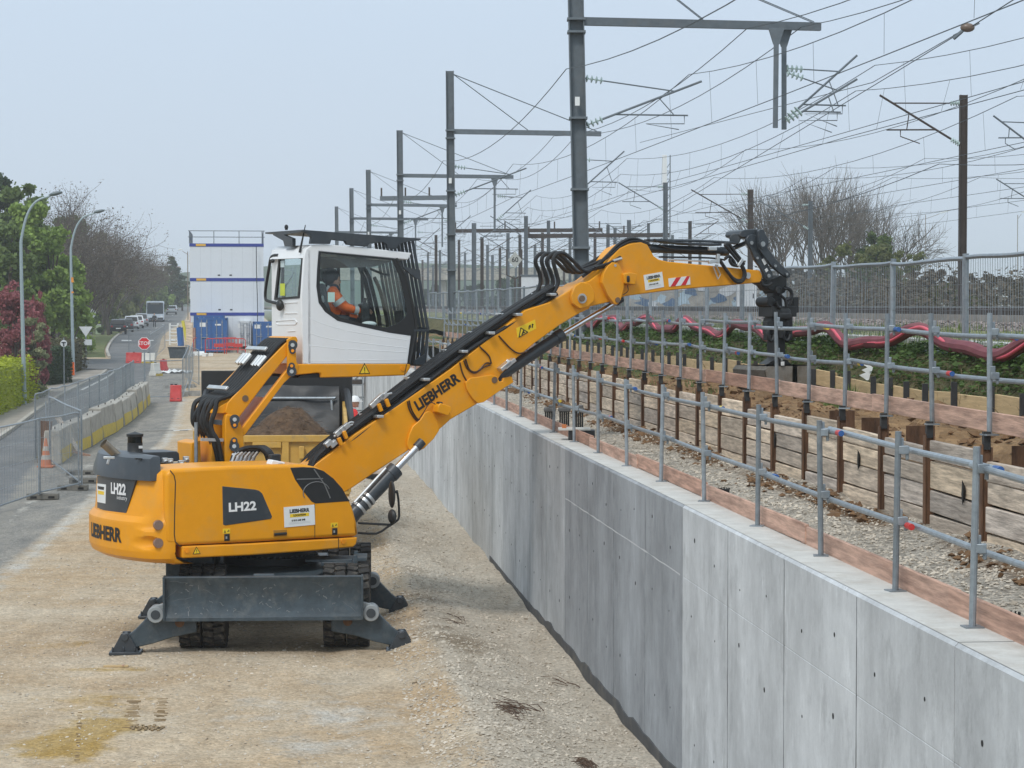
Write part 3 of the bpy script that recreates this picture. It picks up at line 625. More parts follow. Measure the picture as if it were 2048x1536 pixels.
# ------------------------------------------------------------------ far plank wall of the trench
lag2 = thing('trench_plank_wall', 'fresh pale plank wall between black piles under the ivy bank', 'timber wall')
y = 9.0; P2 = []
while y < 66: P2.append(y); y += U(.75, 1.5)
for i, y in enumerate(P2):
    c = wpt(y, 4.24, 3.2); MB().box(c, (.07, .10, .52 + U(-.05, .08)), rz=-.1).build('steel_pile', PILEB, lag2)
    if i < len(P2) - 1:
        a, c = wpt(y, 4.29, 0), wpt(P2[i + 1], 4.29, 0); v = c - a; z = 2.95; lift = .06 * hn(y, 0, .5)
        for k in range(2):
            h = U(.18, .24); m = (a + c) / 2
            ob = MB().box((0, 0, 0), (v.length, .045, h - .006)).build('plank', WOODY, lag2, smooth=0, loc=(m.x, m.y, z + h / 2 + lift), bevel=.005, bseg=1); z += h
            ob.rotation_euler = (0, U(-.03, .03), math.atan2(v.y, v.x))
# ------------------------------------------------------------------ scattered stones, clods, ivy and grass
def scatter_mesh(name, pts, sizes, m, base, kind='stuff', flat=.7, tiltall=True, parent=None, **kw):
    bv = np.array(base[0], float); bf = base[1]; n = len(pts); k = len(bv)
    ang = NR.uniform(0, 2 * math.pi, n); til = NR.normal(0, .5, n) if tiltall else np.zeros(n); V = np.zeros((n, k, 3))
    ca, sa = np.cos(ang), np.sin(ang); ct, st = np.cos(til), np.sin(til)
    s = np.array(sizes)[:, None] * NR.uniform(.75, 1.25, (n, 3))
    B = bv[None] * s[:, None, :]
    if len(base) > 2: B = B * NR.uniform(.65, 1.35, (n, k, 1))
    x, y_, z = B[..., 0], B[..., 1], B[..., 2] * flat
    y2, z2 = y_ * ct[:, None] - z * st[:, None], y_ * st[:, None] + z * ct[:, None]
    V[..., 0], V[..., 1], V[..., 2] = x * ca[:, None] - y2 * sa[:, None], x * sa[:, None] + y2 * ca[:, None], z2
    V += np.array(pts)[:, None, :]
    mb = MB(); mb.v = V.reshape(-1, 3).tolist(); mb.f = [tuple(i * k + q for q in f) for i in range(n) for f in bf]
    o = mb.build(name, m, parent, smooth=0, kind=kind, **kw); return o
OCT = ([(1, 0, 0), (.3, .95, .1), (-.85, .5, 0), (-.8, -.6, .1), (.35, -.9, 0), (0, 0, .8), (.05, 0, -.7)], [(0, 1, 5), (1, 2, 5), (2, 3, 5), (3, 4, 5), (4, 0, 5), (1, 0, 6), (2, 1, 6), (3, 2, 6), (4, 3, 6), (0, 4, 6)], 1)
pts, sz = [], []
for _ in range(24000):
    y = 17 + 40 * RNG.random()**1.9; o = -.05 - 2.3 * RNG.random()**.8; x = xw(y) + o
    pts.append((x, y, zground(x, y, o) + .004)); sz.append(.007 + .022 * RNG.random()**3)
for _ in range(11000):
    y = 17 + 22 * RNG.random()**1.3; o = -2.2 - 9 * RNG.random(); x = xw(y) + o
    pts.append((x, y, zground(x, y, o) + .002)); sz.append(.006 + .018 * RNG.random()**3)
scatter_mesh('gravel_stones', pts, sz, STONE, OCT)
pts, sz = [], []
for _ in range(15000):
    y = 8 + 40 * RNG.random()**1.4; o = .47 + 1.2 * RNG.random(); x = xw(y) + o
    pts.append((x, y, zgr(x, y, o) + .004)); sz.append(.007 + .015 * RNG.random()**2)
scatter_mesh('gravel_stones', pts, sz, STONE, OCT)
CLOD = mat('brown clods', (.17, .095, .045), .95, var=.35, scale=3, bump=.5, bscale=40)
pts, sz = [], []
for _ in range(1500):
    y = 8 + 45 * RNG.random(); o = 1.5 + RNG.gauss(0, .13); x = xw(y) + min(o, 1.66)
    if hn(x, y, .8) + U(-.4, .4) < -.1: continue
    pts.append((x, y, zgr(x, y, min(o, 1.66)) + .01)); sz.append(.015 + .05 * RNG.random()**2.2)
for _ in range(6000):
    y = 8 + 50 * RNG.random(); o = 1.9 + 2.3 * RNG.random(); x = xw(y) + o
    pts.append((x, y, zso(x, y, o) + .01)); sz.append(.012 + .085 * RNG.random()**4)
scatter_mesh('soil_clods', pts, sz, CLOD, OCT)
pts, sz = [], []
for _ in range(6000):
    y = 13 + 57 * RNG.random()**1.2; o = 6.7 + 1.0 * RNG.random(); x = xw(y) + o
    pts.append((x, y, 4.03 + (ZBAL - 4.03) * ss(6.7, 7.5, o) + .01)); sz.append(.02 + .03 * RNG.random())
BALS = mat('ballast stone', (.27, .225, .205), .9, var=.5, scale=2.5, detail=2)
scatter_mesh('ballast_stones', pts, sz, BALS, OCT)
LEAF = ([(-.5, 0, 0), (0, -.42, .12), (.55, 0, 0), (0, .42, .12)], [(0, 1, 2, 3)])
pts, sz = [], []
for _ in range(34000):
    y = 11 + 57 * RNG.random()**1.15; o = 4.32 + .75 * RNG.random()**.8; x = xw(y) + o
    dens = .72 + .55 * hn(x, y, .7) - .5 * (o < 4.42) * (RNG.random() < .7)
    if RNG.random() > dens: continue
    pts.append((x - .05 * RNG.random(), y, zbk(x, y, o) + U(-.03, .10) + .10 * max(0, hn(x, y, 1.7)) - (.22 * RNG.random() if o < 4.5 and RNG.random() < .35 else 0))); sz.append(U(.03, .095))
scatter_mesh('ivy', pts, sz, LF_IVY, LEAF, flat=1.)
BLADE = ([(-.06, 0, 0), (.06, 0, 0), (.02, .15, 1.)], [(0, 1, 2)])
pts, sz = [], []
for _ in range(19000):
    y = 12 + 68 * RNG.random()**1.3; o = 5.0 + 1.85 * RNG.random(); x = xw(y) + o
    if hn(x, y, .9) + U(-.5, .5) < -.25: continue
    pts.append((x, y, 3.83 + .13 * (o - 5.2))); sz.append(U(.05, .17))
scatter_mesh('verge_grass', pts, sz, LF_GRASS, BLADE, flat=1.)
pts, sz = [], []
for _ in range(5000):
    y = 11 + 56 * RNG.random(); o = 4.30 + .35 * RNG.random(); x = xw(y) + o
    if hn(x, y, .6) < -.1: continue
    pts.append((x, y, zbk(x, y, o) - .12)); sz.append(U(.08, .26))
scatter_mesh('dry_grass', pts, sz, LF_DRY, BLADE, flat=1.)
pts, sz = [], []
for _ in range(2500):
    y = 33 + 26 * RNG.random(); o = 1.9 + 1.3 * RNG.random(); x = xw(y) + o
    if hn(x, y, 1.2) < .1: continue
    pts.append((x, y, zso(x, y, o))); sz.append(U(.06, .2))
for _ in range(900):
    y = 30.5 + U(-.6, .6); o = 3.9 + U(-.2, .3); x = xw(y) + o; pts.append((x, y, zso(x, y, o))); sz.append(U(.05, .22))
scatter_mesh('weeds', pts, sz, LF_MID, BLADE, flat=1.)
TRD = mat('pressed tread print', (.265, .185, .10), .95, var=.4, scale=6)
tp = thing('tyre_print', 'dark tyre tread prints pressed into the ochre dust at the front left', 'tyre prints', G(265, 1440, 0)); b = MB()
for (px, py0, py1, wd) in ((268, 1400, 1455, .20), (325, 1395, 1452, .16), (160, 1425, 1520, .06)):
    a, c = G(px, py0, 0), G(px - 6, py1, 0); k = int((a - c).length / .075)
    for i in range(k):
        if RNG.random() < .35: continue
        q = c.lerp(a, i / k) - tp.location; q.z = zground(q.x + tp.location.x, q.y + tp.location.y, q.x + tp.location.x - xw(q.y + tp.location.y)) + .004; b.box(q, (wd * U(.4, 1.), .02, .006), rz=U(-.15, .15))
for i in range(16): q = G(262 + i * 4.2, 1457 + U(-4, 4), 0) - tp.location; q.z = .012; b.box(q, (.03, U(.08, .2), .008), rz=U(-.3, .3))
b.build('tread_bars', TRD, tp, smooth=0, kind='stuff')
# ------------------------------------------------------------------ ducts lying on the bank
def duct(name, label, off, r, m, ph, amp, y0=11.5, y1=64):
    pts = []; y = y0
    while y < y1:
        k = y * 1.12 + ph; r = abs(r)
        pts.append(wpt(y, off + .035 * math.sin(k * .8 + 1), 3.80 + r + amp * math.sin(k) + .35 * amp * math.sin(2.3 * k + 1) + .002 * (y - 25) + (.115 if m is PINK else .045))); y += .42 + U(-.05, .05)
    return setp(MB().tube(pts, r, 10, smooth=4).build(name, m), label, 'cable duct')
duct('cable_duct', 'thick maroon cable duct snaking along the ivy bank top', 4.72, .088, MAROON, 0, .115)
duct('cable_duct', 'thin bright pink cable duct winding beside the thick maroon one', 4.66, .023, PINK, .30, .13)
TRO = mat('pale concrete trough', (.55, .54, .50), .85, var=.15)
tr = thing('cable_trough', 'pale concrete cable trough lids lying in the grass behind the ducts', 'cable trough')
for k in range(44):
    y = 12 + k * 1.05; a, c = wpt(y, 5.55, 3.885), wpt(y + 1.02, 5.55, 3.885); MB().bar(a, c, .42, .09).build('trough_lid', TRO, tr, smooth=0)
# ------------------------------------------------------------------ mesh fence along the railway
def fence_panel(L_, H, label, loc, rz, group, nw=34, foot=True, pr=.022, tw=.0042, lean=0., zoff=0., cells=(.2,)):
    t = thing('mesh_fence', label, 'mesh fence', loc, rz, group); z0 = .08
    for x in (0, L_): MB().tube([(x, 0, z0 + .05), (x, 0, H)], pr, 8).build('frame_upright', GALV, t)
    w = L_ / 6
    f = MB().tube([(0, 0, H), (w, U(-.02, .02), H + U(-.02, .02)), (L_ / 2, 0, H + U(-.025, .01)), (L_ - w, 0, H + U(-.02, .02)), (L_, 0, H)], pr * .9, 8, smooth=3); f.build('top_rail', GALV, t)
    f = MB().tube([(0, 0, z0 + .1), (L_, 0, z0 + .1)], pr * .9, 8); f.build('bottom_rail', GALV, t)
    m = MB()
    for k in range(1, nw): x = L_ * k / nw; m.tube([(x, 0, z0 + .1), (x + U(-.006, .006), U(-.012, .012), H * .55), (x, 0, H)], tw, 3, caps=False)
    for q in (.25, .5, .75): m.tube([(0, 0, z0 + (H - z0) * q), (L_ / 2, 0, z0 + (H - z0) * q + U(-.015, .015)), (L_, 0, z0 + (H - z0) * q)], tw * 1.1, 3, caps=False)
    m.build('wire_mesh', GALV, t, kind='stuff')
    return t
FG = 'mesh fence panels along the railway'
yfs = [17.8, 21.3, 24.8]
y = 28.3; k = 0; fy = [10.8, 14.3, 17.8, 21.3, 24.8]
while y < 110: fy.append(y); y += 3.5
for k, y in enumerate(fy):
    a, c = wpt(y, 5.02, 0), wpt(y + 3.42, 5.02, 0); v = c - a; n = k - 4
    lab = ('%s galvanised mesh fence panel counted from the near right end beside the track' % ORD[n]) if n >= 0 else '%s nearest mesh fence panel beside the track, closest to the viewer' % ORD[k]
    z = 3.62 + .03 * hn(y, 0, 1.); pnl = fence_panel(v.length, 1.41 + U(-.015, .015), lab, (a.x, a.y, z), math.atan2(v.y, v.x), FG, nw=36 if y < 60 else 22, pr=.032, tw=.0038)
    pnl.rotation_euler.x = U(-.015, .015)
    MB().box((-.05, 0, .05), (.5, .22, .12)).build('foot', CONB, pnl); MB().tube([(-.05, 0, .1), (-.05, 0, 1.47)], .042, 8).build('post', GALV, pnl)
# ------------------------------------------------------------------ tracks
RAILM = mat('rusty rail steel', (.06, .045, .038), .6, .4, var=.25)
RAILT = mat('polished rail head', (.45, .45, .46), .25, .9, var=.1)
SLEEP = mat('concrete sleeper', (.27, .25, .225), .9, var=.2)
TRK = [9.0, 12.7, 17.2, 21.0, 24.8]
ry = lin(14, 130, 80) + lin(135, 520, 60)
for k, o in enumerate(TRK):
    t = thing('railway_track', '%s railway track counted from the fence, rails on sleepers in ballast' % ORD[k], 'railway track', group='railway tracks')
    for s in (-.7175, .7175):
        r = MB(); hd = MB()
        for a, c in zip(ry[:-1], ry[1:]):
            p, q = wpt(a, o + s, ZBAL + .17), wpt(c, o + s, ZBAL + .17); r.bar(p, q, .09, .15)
            hd.bar(p + Vector((0, 0, .088)), q + Vector((0, 0, .088)), .07, .022)
        ro = r.build('rail', RAILM, t, smooth=0); hd.build('rail_head', RAILT, ro, smooth=0)
    y = 16.; b = MB()
    if k < 3:
        while y < 90:
            p = wpt(y, o, ZBAL + .05); tt = (xw(y + .1) - xw(y - .1)) / .2; b.box(p, (2.5, .26, .16), rz=-math.atan(tt)); y += .62
        b.build('sleepers', SLEEP, t, smooth=0, kind='stuff')
# ------------------------------------------------------------------ material handler (local frame: x heading, y left, z up)
TH = math.radians(30); MC = Vector((-3.2, 30.2, 0))
ex = thing('material_handler', 'yellow wheeled material handler with raised white cab and clamshell bucket', 'excavator', MC, TH)
_Ri = Matrix.Rotation(-TH, 3, 'Z'); _Rm = Matrix.Rotation(TH, 3, 'Z')
_camL = _Ri @ (Vector((0, 0, CAMZ)) - MC)
def LV(px, py, v):                                # pixel -> local point on plane y=v
    d = _Ri @ ray(px, py); t = (v - _camL.y) / d.y; return _camL + d * t
def LA(px, py, a):                                # pixel -> local point on plane x=a
    d = _Ri @ ray(px, py); t = (a - _camL.x) / d.x; return _camL + d * t
def LCY(px, py, R):                               # pixel -> local point on tail cylinder of radius R
    d = _Ri @ ray(px, py); a = d.x**2 + d.y**2; b = 2 * (_camL.x * d.x + _camL.y * d.y); c = _camL.x**2 + _camL.y**2 - R * R
    q = b * b - 4 * a * c
    t = (-b - math.sqrt(q)) / (2 * a) if q > 0 else -b / (2 * a); return _camL + d * t
def zoomp(ox, oy, s, pts): return [(ox + x / s, oy + y / s) for x, y in pts]
def vpr(px, v0, v1): 
    L_ = [LV(x, y, v0) for x, y in px]; return MB().prism(L_, (0, v1 - v0, 0))
def pv(px, v): return [LV(x, y, v) for x, y in px]
# --- undercarriage, own yaw
UY = math.radians(3.2) - TH
und = bpy.data.objects.new('undercarriage', None)
def UB(b):                                        # undercarriage coords (s right, t away) -> local
    R = Matrix.Rotation(UY, 3, 'Z'); b.v = [tuple(R @ (Vector(v) + Vector((-.045, 0, 0)))) for v in b.v]; return b
bl = MB()                                         # dozer blade, curved plate with end cheeks
prof = [(-1.93, .45), (-1.885, .56), (-1.87, .72), (-1.885, .86), (-1.945, .985), (-1.90, 1.0), (-1.84, .86), (-1.82, .72), (-1.835, .56), (-1.87, .44)]
loop = [Vector((-1.245, t, z)) for t, z in prof]; bl.prism(loop, (2.49, 0, 0))
blade = UB(bl).build('dozer_blade', DARKW, ex, bevel=.006)
ch = MB()
for s in (-1.258, 1.232): ch.prism([Vector((s, t, z)) for t, z in ((-1.95, .44), (-1.97, .99), (-1.80, 1.0), (-1.72, .8), (-1.72, .5), (-1.84, .43))], (.026, 0, 0))
ch.box((0, -1.905, .452), (2.52, .05, .05))
UB(ch).build('blade_edge', DARKW, blade, bevel=.004)
STEELS = mat('scraped bare steel', (.17, .18, .185), .5, .4, var=.3, scale=9)
sc_ = MB()
for _ in range(60):                               # scratches worn into the blade
    s = U(-1.15, 1.2); z = U(.52, .93); L_ = U(.015, .07) if RNG.random() < .82 else U(.12, .28); a = U(-1.2, 1.2) + (math.pi / 2 if RNG.random() < .4 else 0)
    tf = lambda z: np.interp(z, [.45, .56, .72, .86, .985], [-1.93, -1.885, -1.87, -1.885, -1.945]) - .0035
    pp = []
    for k in range(4):
        u = k / 3 - .5; zz = min(.97, max(.47, z + L_ * u * math.sin(a) + .01 * math.sin(k * 2))); pp.append(Vector((s + L_ * u * math.cos(a), tf(zz), zz)))
    w = U(.0008, .002) if L_ > .07 else U(.0015, .006)
    for p, q in zip(pp[:-1], pp[1:]):
        n = Vector((-(q - p).z, 0, (q - p).x)); n = n.normalized() * w if n.length > 1e-6 else Vector((w, 0, 0))
        sc_.add([p + n, q + n, q - n, p - n], [(0, 1, 2, 3)])
UB(sc_).build('blade_scratches', STEELS, blade, smooth=0, kind='stuff')
cs = MB()
cs.box((0, 0, .74), (.95, 3.3, .34)).box((0, -1.2, .62), (1.5, .34, .26)).box((0, 1.25, .62), (1.5, .34, .26))
cs.prism([Vector((-.55, -1.75, .86)), Vector((.55, -1.75, .86)), Vector((.75, -1.1, .90)), Vector((.75, .9, .92)), Vector((-.75, .9, .92)), Vector((-.75, -1.1, .90))], (0, 0, .06))
cs.box((-.95, -1.72, .62), (.5, .3, .3)).box((.95, -1.72, .62), (.5, .3, .3)).box((0, -1.6, .55), (2.0, .2, .22))
cs.box((0, 1.75, .6), (2.1, .24, .3))
UB(cs).build('chassis', DARKW, ex, bevel=.02)
pl = MB().box((0, -1.78, .92), (.9, .12, .03))
for s in (-.4, -.2, 0, .2, .4): pl.tube([(s, -1.79, .93), (s, -1.79, .955)], .018, 8)
pl.tube([(-.13, -1.76, .97), (.13, -1.76, .97)], .04, 10)
UB(pl).build('blade_hinge', DARKW, ex)
UB(MB().lathe([(.62, .95), (.64, .97), (.64, 1.06), (.58, 1.07), (.58, 1.18)], n=40)).build('slewing_ring', BLK2, ex)
rb = MB()
for k in range(48): a = 2 * math.pi * k / 48; rb.tube([(.61 * math.cos(a), .61 * math.sin(a), 1.06), (.61 * math.cos(a), .61 * math.sin(a), 1.085)], .016, 6)
UB(rb).build('ring_bolts', DARKW, ex, kind='stuff')
bx = MB().box((-1.0, -.75, 1.02), (.62, .55, .30)).box((-.99, -.30, 1.05), (.6, .25, .26)).box((-1.0, .5, 1.0), (.62, .9, .3))
UB(bx).build('storage_box', DARKW, ex, bevel=.02)
fd = MB().box((.93, -.62, 1.03), (.46, .62, .05)).box((.93, -.30, .95), (.46, .05, .18)).box((-.95, -1.2, 1.19), (.5, .3, .03))
for k in range(5): fd.box((.80 + .0, -.85 + k * .11, 1.065), (.62, .07, .03))
for z in (.78, .95, 1.12): fd.box((1.22, -.98, z), (.16, .52, .05))
fd.box((1.15, -.72, .93), (.05, .06, .5)).box((1.15, -1.22, .93), (.05, .06, .5))
UB(fd).build('step_and_fender', DARKW, ex, bevel=.008)
_ty = None
for s in (-1.0, -.695, .84, 1.145):                # dual tyres on two axles
    for t in (-1.22, 1.28):
        R0 = .525; w = .145
        b = MB().lathe([(.30, -w + .02), (.47, -w), (R0 - .025, -w * .9), (R0 - .025, w * .9), (.47, w), (.30, w - .02)], n=36, axis='X')
        for k in range(26):
            a0 = 2 * math.pi * k / 26
            for sd in (-1, 1):
                for q, aa in ((.0, a0), (.5, a0 + .1)):
                    a1 = a0 + (.0 if sd < 0 else .12)
                    if q: continue
                    c = Vector((sd * w * .48, math.cos(a1) * (R0 - .008), math.sin(a1) * (R0 - .008))); M = Matrix.Rotation(a1, 3, 'X'); b.box(c, (w * .9, .045, .085), M=M @ Matrix.Rotation(sd * .25, 3, 'Y'))
        if _ty is None: o = b.build('tyre', TYRE, ex); _ty = o
        else: o = _ty.copy(); COL.objects.link(o)
        R = Matrix.Rotation(UY, 3, 'Z'); o.location = R @ Vector((s, t, .535)); o.rotation_euler = (0, 0, UY)
        o.rotation_euler = (Matrix.Rotation(UY, 4, 'Z') @ Matrix.Rotation(U(0, .2), 4, 'X')).to_euler()
        rm = MB().lathe([(.05, -.10), (.29, -.11), (.30, -.12), (.30, .12), (.29, .11), (.05, .10)], n=24, axis='X').build('rim', DARK, o)
def stabil(sd, t, py0):                           # stabiliser arm with foot
    b = MB(); S = lambda x: sd * x
    poly = [(.85, .52), (1.10, .60), (1.28, .60), (1.42, .52), (1.62, .31), (1.76, .20), (1.76, .12), (1.60, .085), (1.40, .13), (1.15, .21), (.85, .27)]
    b.prism([Vector((S(x), t - .07, z)) for x, z in poly], (0, .14, 0))
    o = UB(b).build('stabiliser_arm', DARKW, ex, bevel=.012)
    f = MB()
    for dy in (-.11, .08): f.prism([Vector((S(x), t + dy, z)) for x, z in ((1.57, .03), (1.92, .03), (1.79, .27), (1.70, .27))], (0, .03, 0))
    f.box((S(1.745), t, .018), (.40, .32, .036)); f.tube([(S(1.745), t - .135, .22), (S(1.745), t + .135, .22)], .045, 12)
    for q in (1.62, 1.76, 1.9): f.tube([(S(q), t - .12, .04), (S(q), t - .12, .10)], .012, 6)
    UB(f).build('stabiliser_foot', DARK, o, bevel=.006)
    g = MB().prism([Vector((S(x), t - .15, z)) for x, z in ((1.0, .73), (1.22, .66), (1.34, .63), (1.44, .58), (1.46, .50), (1.42, .43), (1.34, .41), (1.27, .45), (1.25, .55), (1.0, .63))], (0, .06, 0))
    g.tube([(S(1.355), t - .17, .51), (S(1.355), t + .1, .51)], .105, 22)
    UB(g).build('stabiliser_lever', mat('grey cast steel', (.30, .32, .33), .55, .2, var=.12), o, bevel=.008)
    UB(MB().tube([(S(1.355), t - .178, .51), (S(1.355), t - .17, .51)], .06, 16)).build('pin', DARK, o); UB(MB().tube([(S(1.06), t - .08, .40), (S(1.06), t - .10, .40)], .06, 14)).build('pin', RUST, o)
    UB(MB().tube([(S(.6), t + .05, .74), (S(1.0), t + .05, .69)], .06, 12)).build('stabiliser_cylinder', DARK, ex)
    UB(MB().tube([(S(1.0), t + .05, .69), (S(1.3), t + .05, .60)], .032, 10)).build('cylinder_rod', CHROME, ex)
for sd in (-1, 1): stabil(sd, -1.72, 0); stabil(sd, 1.62, 0)
# --- upper carriage
ZB, ZT = 1.215, 2.335
VN = -1.20
def contour(inset):
    R = 2.45 - inset; v = VN + .004 + inset * .3; pts = []
    a_c = -math.sqrt(R * R - v * v)
    ang0 = math.atan2(v, a_c)
    # near side plane -> rounded corner -> arc -> far side
    k0 = Vector((a_c, v, 0)); p0 = k0 + Vector((.24, 0, 0)); a1 = ang0 - .11; p1 = Vector((R * math.cos(a1), R * math.sin(a1), 0))
    seq = [Vector((-1.885, v, 0))]
    for i in range(1, 8): seq.append(Vector((-1.885, v, 0)).lerp(p0, i / 8))
    for i in range(25):
        t = i / 24; seq.append(p0 * (1 - t)**2 + k0 * 2 * t * (1 - t) + p1 * t * t)
    a2 = -(ang0 - .11) ; n = 26
    A, B = a1 % (2 * math.pi), (-a1) % (2 * math.pi)
    for i in range(1, n): 
        t = A + (B - A) * i / n; seq.append(Vector((R * math.cos(t), R * math.sin(t), 0)))
    m = [Vector((p.x, -p.y, 0)) for p in seq[:33:4]][::-1]
    return seq + m
CWS = 1
def LPX(p):                                       # local point -> pixel
    w = MC + _Rm @ p - Vector((0, 0, CAMZ)); f_ = Vector((0, _cp, -_sp)); u_ = Vector((0, _sp, _cp)); d = w.dot(f_); return 1024 + FPX * w.x / d, 768 - FPX * w.dot(u_) / d
lev = [(1.14, .30), (1.16, .14), (1.22, .03), (1.30, 0)] + [(1.30 + .335 * k / 22, 0) for k in range(1, 22)] + [(1.645, 0), (1.67, .004), (1.74, .075), (1.79, .085), (2.20, .11), (2.28, .145), (2.33, .22), (2.345, .34)]
vs, fs = [], []; n = None
for z, ins in lev:
    c = contour(ins); n = len(c)
    for i, p in enumerate(c):
        q = Vector((p.x, p.y, z)); T = (c[(i + 1) % n] - c[i - 1]).normalized(); N_ = Vector((T.y, -T.x, 0)); s_ = LPX(q); dd = 0
        for (ex_, ey_) in ((299, 1050), (296, 1086)):
            u = s_[0] - ex_; e = math.hypot(u / (27 if u < 0 else 25), (s_[1] - ey_) / 13.5)
            if e < 1 and i < 45: dd = max(dd, .075 * (1 - e**3) * (.45 + .55 * ss(-27, 22, u)))
        vs.append(tuple(q + N_ * dd * CWS))
for i in range(len(lev) - 1):
    for k in range(n): a, b_ = i * n + k, i * n + (k + 1) % n; fs.append((a, a + n, b_ + n, b_))
fs.append(tuple(range(n))); fs.append(tuple(range(len(lev) * n - 1, (len(lev) - 1) * n - 1, -1)))
b = MB().add(vs, fs); cw = b.build('counterweight', YEL, ex, smooth=28)
for (px, py) in ((316, 1050), (316, 1086)):
    p = LV(px, py, VN + .055); M = Matrix.Rotation(-.25, 3, 'Z')
    MB().lathe([(.005, -.03), (.058, -.028), (.066, -.01), (.06, .03)], p, 18, M=Matrix.Rotation(math.pi / 2, 3, 'X') @ Matrix.Rotation(0, 3, 'Z')).build('rear_light', LAMP, cw)
def arc_patch(pxpoly, R, z_in=None, th=.02, nx=10, ny=6):
    # quad patch on the tail arc from 4 pixel corners (tl, tr, br, bl)
    tl, tr, br, bl_ = [Vector((x, y)) for x, y in pxpoly]; out = []
    for j in range(ny + 1):
        for i in range(nx + 1):
            u, w = i / nx, j / ny; q = tl.lerp(tr, u).lerp(bl_.lerp(br, u), w); out.append(LCY(q.x, q.y, R))
    f = [(j * (nx + 1) + i, (j + 1) * (nx + 1) + i, (j + 1) * (nx + 1) + i + 1, j * (nx + 1) + i + 1) for j in range(ny) for i in range(nx)]
    m = len(out); back = [Vector((p.x * (R - th) / R, p.y * (R - th) / R, p.z)) for p in out]
    f2 = [tuple(reversed([i + m for i in q])) for q in f]; rim = list(range(nx + 1)) + [(j + 1) * (nx + 1) + nx for j in range(ny)] + [ny * (nx + 1) + i for i in range(nx - 1, -1, -1)] + [j * (nx + 1) for j in range(ny - 1, 0, -1)]
    f3 = [(rim[i], rim[(i + 1) % len(rim)], rim[(i + 1) % len(rim)] + m, rim[i] + m) for i in range(len(rim))]
    return MB().add(out + back, f + f2 + f3)
pan = arc_patch([(194.5, 952), (273, 955), (252, 1026), (194.5, 1019)], 2.372, th=.04)
rp = pan.build('rear_panel', DARK, cw)
# dark rear hood: lofted cover on top of the counterweight
hd = MB(); hv = []
for z, ra, rb_ in ((2.20, 2.40, 2.0), (2.30, 2.385, 2.0), (2.47, 2.33, 1.98), (2.50, 2.26, 1.98)):
    A0, A1 = math.radians(180 - 34), math.radians(180 + 26); shr = (z - 2.2) * .30
    ring = [Vector((ra * math.cos(t), ra * math.sin(t), z)) for t in lin(A1 - shr * .4, A0 + shr * .3, 14)]
    ring += [Vector((-rb_, ring[-1].y - .05, z)), Vector((-rb_, ring[0].y + .02, z))]
    hv.append(ring)
n = len(hv[0]); hd.add([p for r in hv for p in r], [(i * n + k, i * n + (k + 1) % n, (i + 1) * n + (k + 1) % n, (i + 1) * n + k) for i in range(3) for k in range(n)] + [tuple(range(3 * n, 4 * n)), tuple(range(n - 1, -1, -1))])
hood_r = hd.build('rear_hood', DARK, cw, smooth=30)
vt = MB()
for r_ in range(2):
    for k in range(4): p = LV(292 + k * 5.5 - r_ * -2, 924 + r_ * 9 + k * .4, -.86); vt.box(p + Vector((0, -.01, 0)), (.024, .02, .045))
for k in range(8): p = LV(272 + k * 5, 917.5 + k * .2, -.80); vt.box(p, (.02, .05, .02))
vt.build('hood_vent', BLK2, hood_r, smooth=0)
tx = MB()
cphi = LCY(220, 1070, 2.45); ph0 = math.atan2(cphi.y, cphi.x)
def wrapr(R, ph, zc): return lambda x, y: Vector(((R) * math.cos(ph + x / R), (R) * math.sin(ph + x / R), zc + y))
c0 = LCY(219, 1069, 2.454); add_text(tx, 'LIEBHERR', .245, c0, (1, 0, 0), (0, -1, 0), bold=.0095, sx=.98, wrap=wrapr(2.456, math.pi + .035, c0.z)); tx.build('lettering', INK, cw, smooth=0)
tx = MB(); c0 = LCY(235, 979, 2.38); add_text(tx, 'LH22', .19, c0, (1, 0, 0), (0, -1, 0), bold=.008, sx=.92, wrap=wrapr(2.378, math.atan2(c0.y, c0.x) % (2 * math.pi), c0.z))
tx.build('lettering', INKW, rp, smooth=0); tx = MB(); c0 = LCY(243, 996, 2.38); add_text(tx, 'industry', .075, c0, (1, 0, 0), (0, -1, 0), wrap=wrapr(2.378, math.atan2(c0.y, c0.x) % (2 * math.pi), c0.z)); tx.build('lettering', INKW, rp, smooth=0)
st = arc_patch([(193.8, 967), (211.5, 969), (210.5, 1007), (194.5, 1004)], 2.376, th=.006).build('rental_sticker', PAPER, rp)
arc_patch([(195.5, 972), (208, 974), (207.5, 980), (196, 978)], 2.378, th=.004).build('sticker_bar', INK, st); arc_patch([(195.5, 981), (208, 983), (207.5, 990), (196, 988)], 2.378, th=.004).build('sticker_band', INKY, st)
# side hood (engine cover), profile extruded with rounded edges
hp = zoomp(170, 840, 3.0567, [(495, 330), (530, 300), (900, 280), (1240, 272), (1340, 272), (1420, 288), (1490, 330), (1560, 395), (1610, 465), (1640, 540), (1662, 620), (1672, 690), (1668, 712), (1400, 725), (1000, 748), (590, 767), (505, 758), (495, 735), (495, 600), (495, 380)])
hood = vpr(hp, VN, -.30).build('side_hood', YEL, ex, bevel=.075, bseg=5)
sk = zoomp(170, 840, 3.0567, [(592, 772), (1000, 755), (1550, 724), (1668, 716), (1660, 760), (1640, 778), (1400, 800), (1000, 828), (594, 846)])
skirt = vpr(sk, VN + .004, -.30).build('side_skirt', YEL, ex, bevel=.02, bseg=3)
gp = MB()
def groove(pts, v=VN - .0015, w=.010):
    P = pv(pts, v)
    for a, c in zip(P[:-1], P[1:]): gp.bar(a, c, .004, w, up=(0, 0, 1))
groove(zoomp(170, 840, 3.0567, [(1404, 512), (1405, 720)]), w=.006); groove(zoomp(170, 840, 3.0567, [(1550, 722), (1550, 788)]), v=VN + .0015, w=.008)
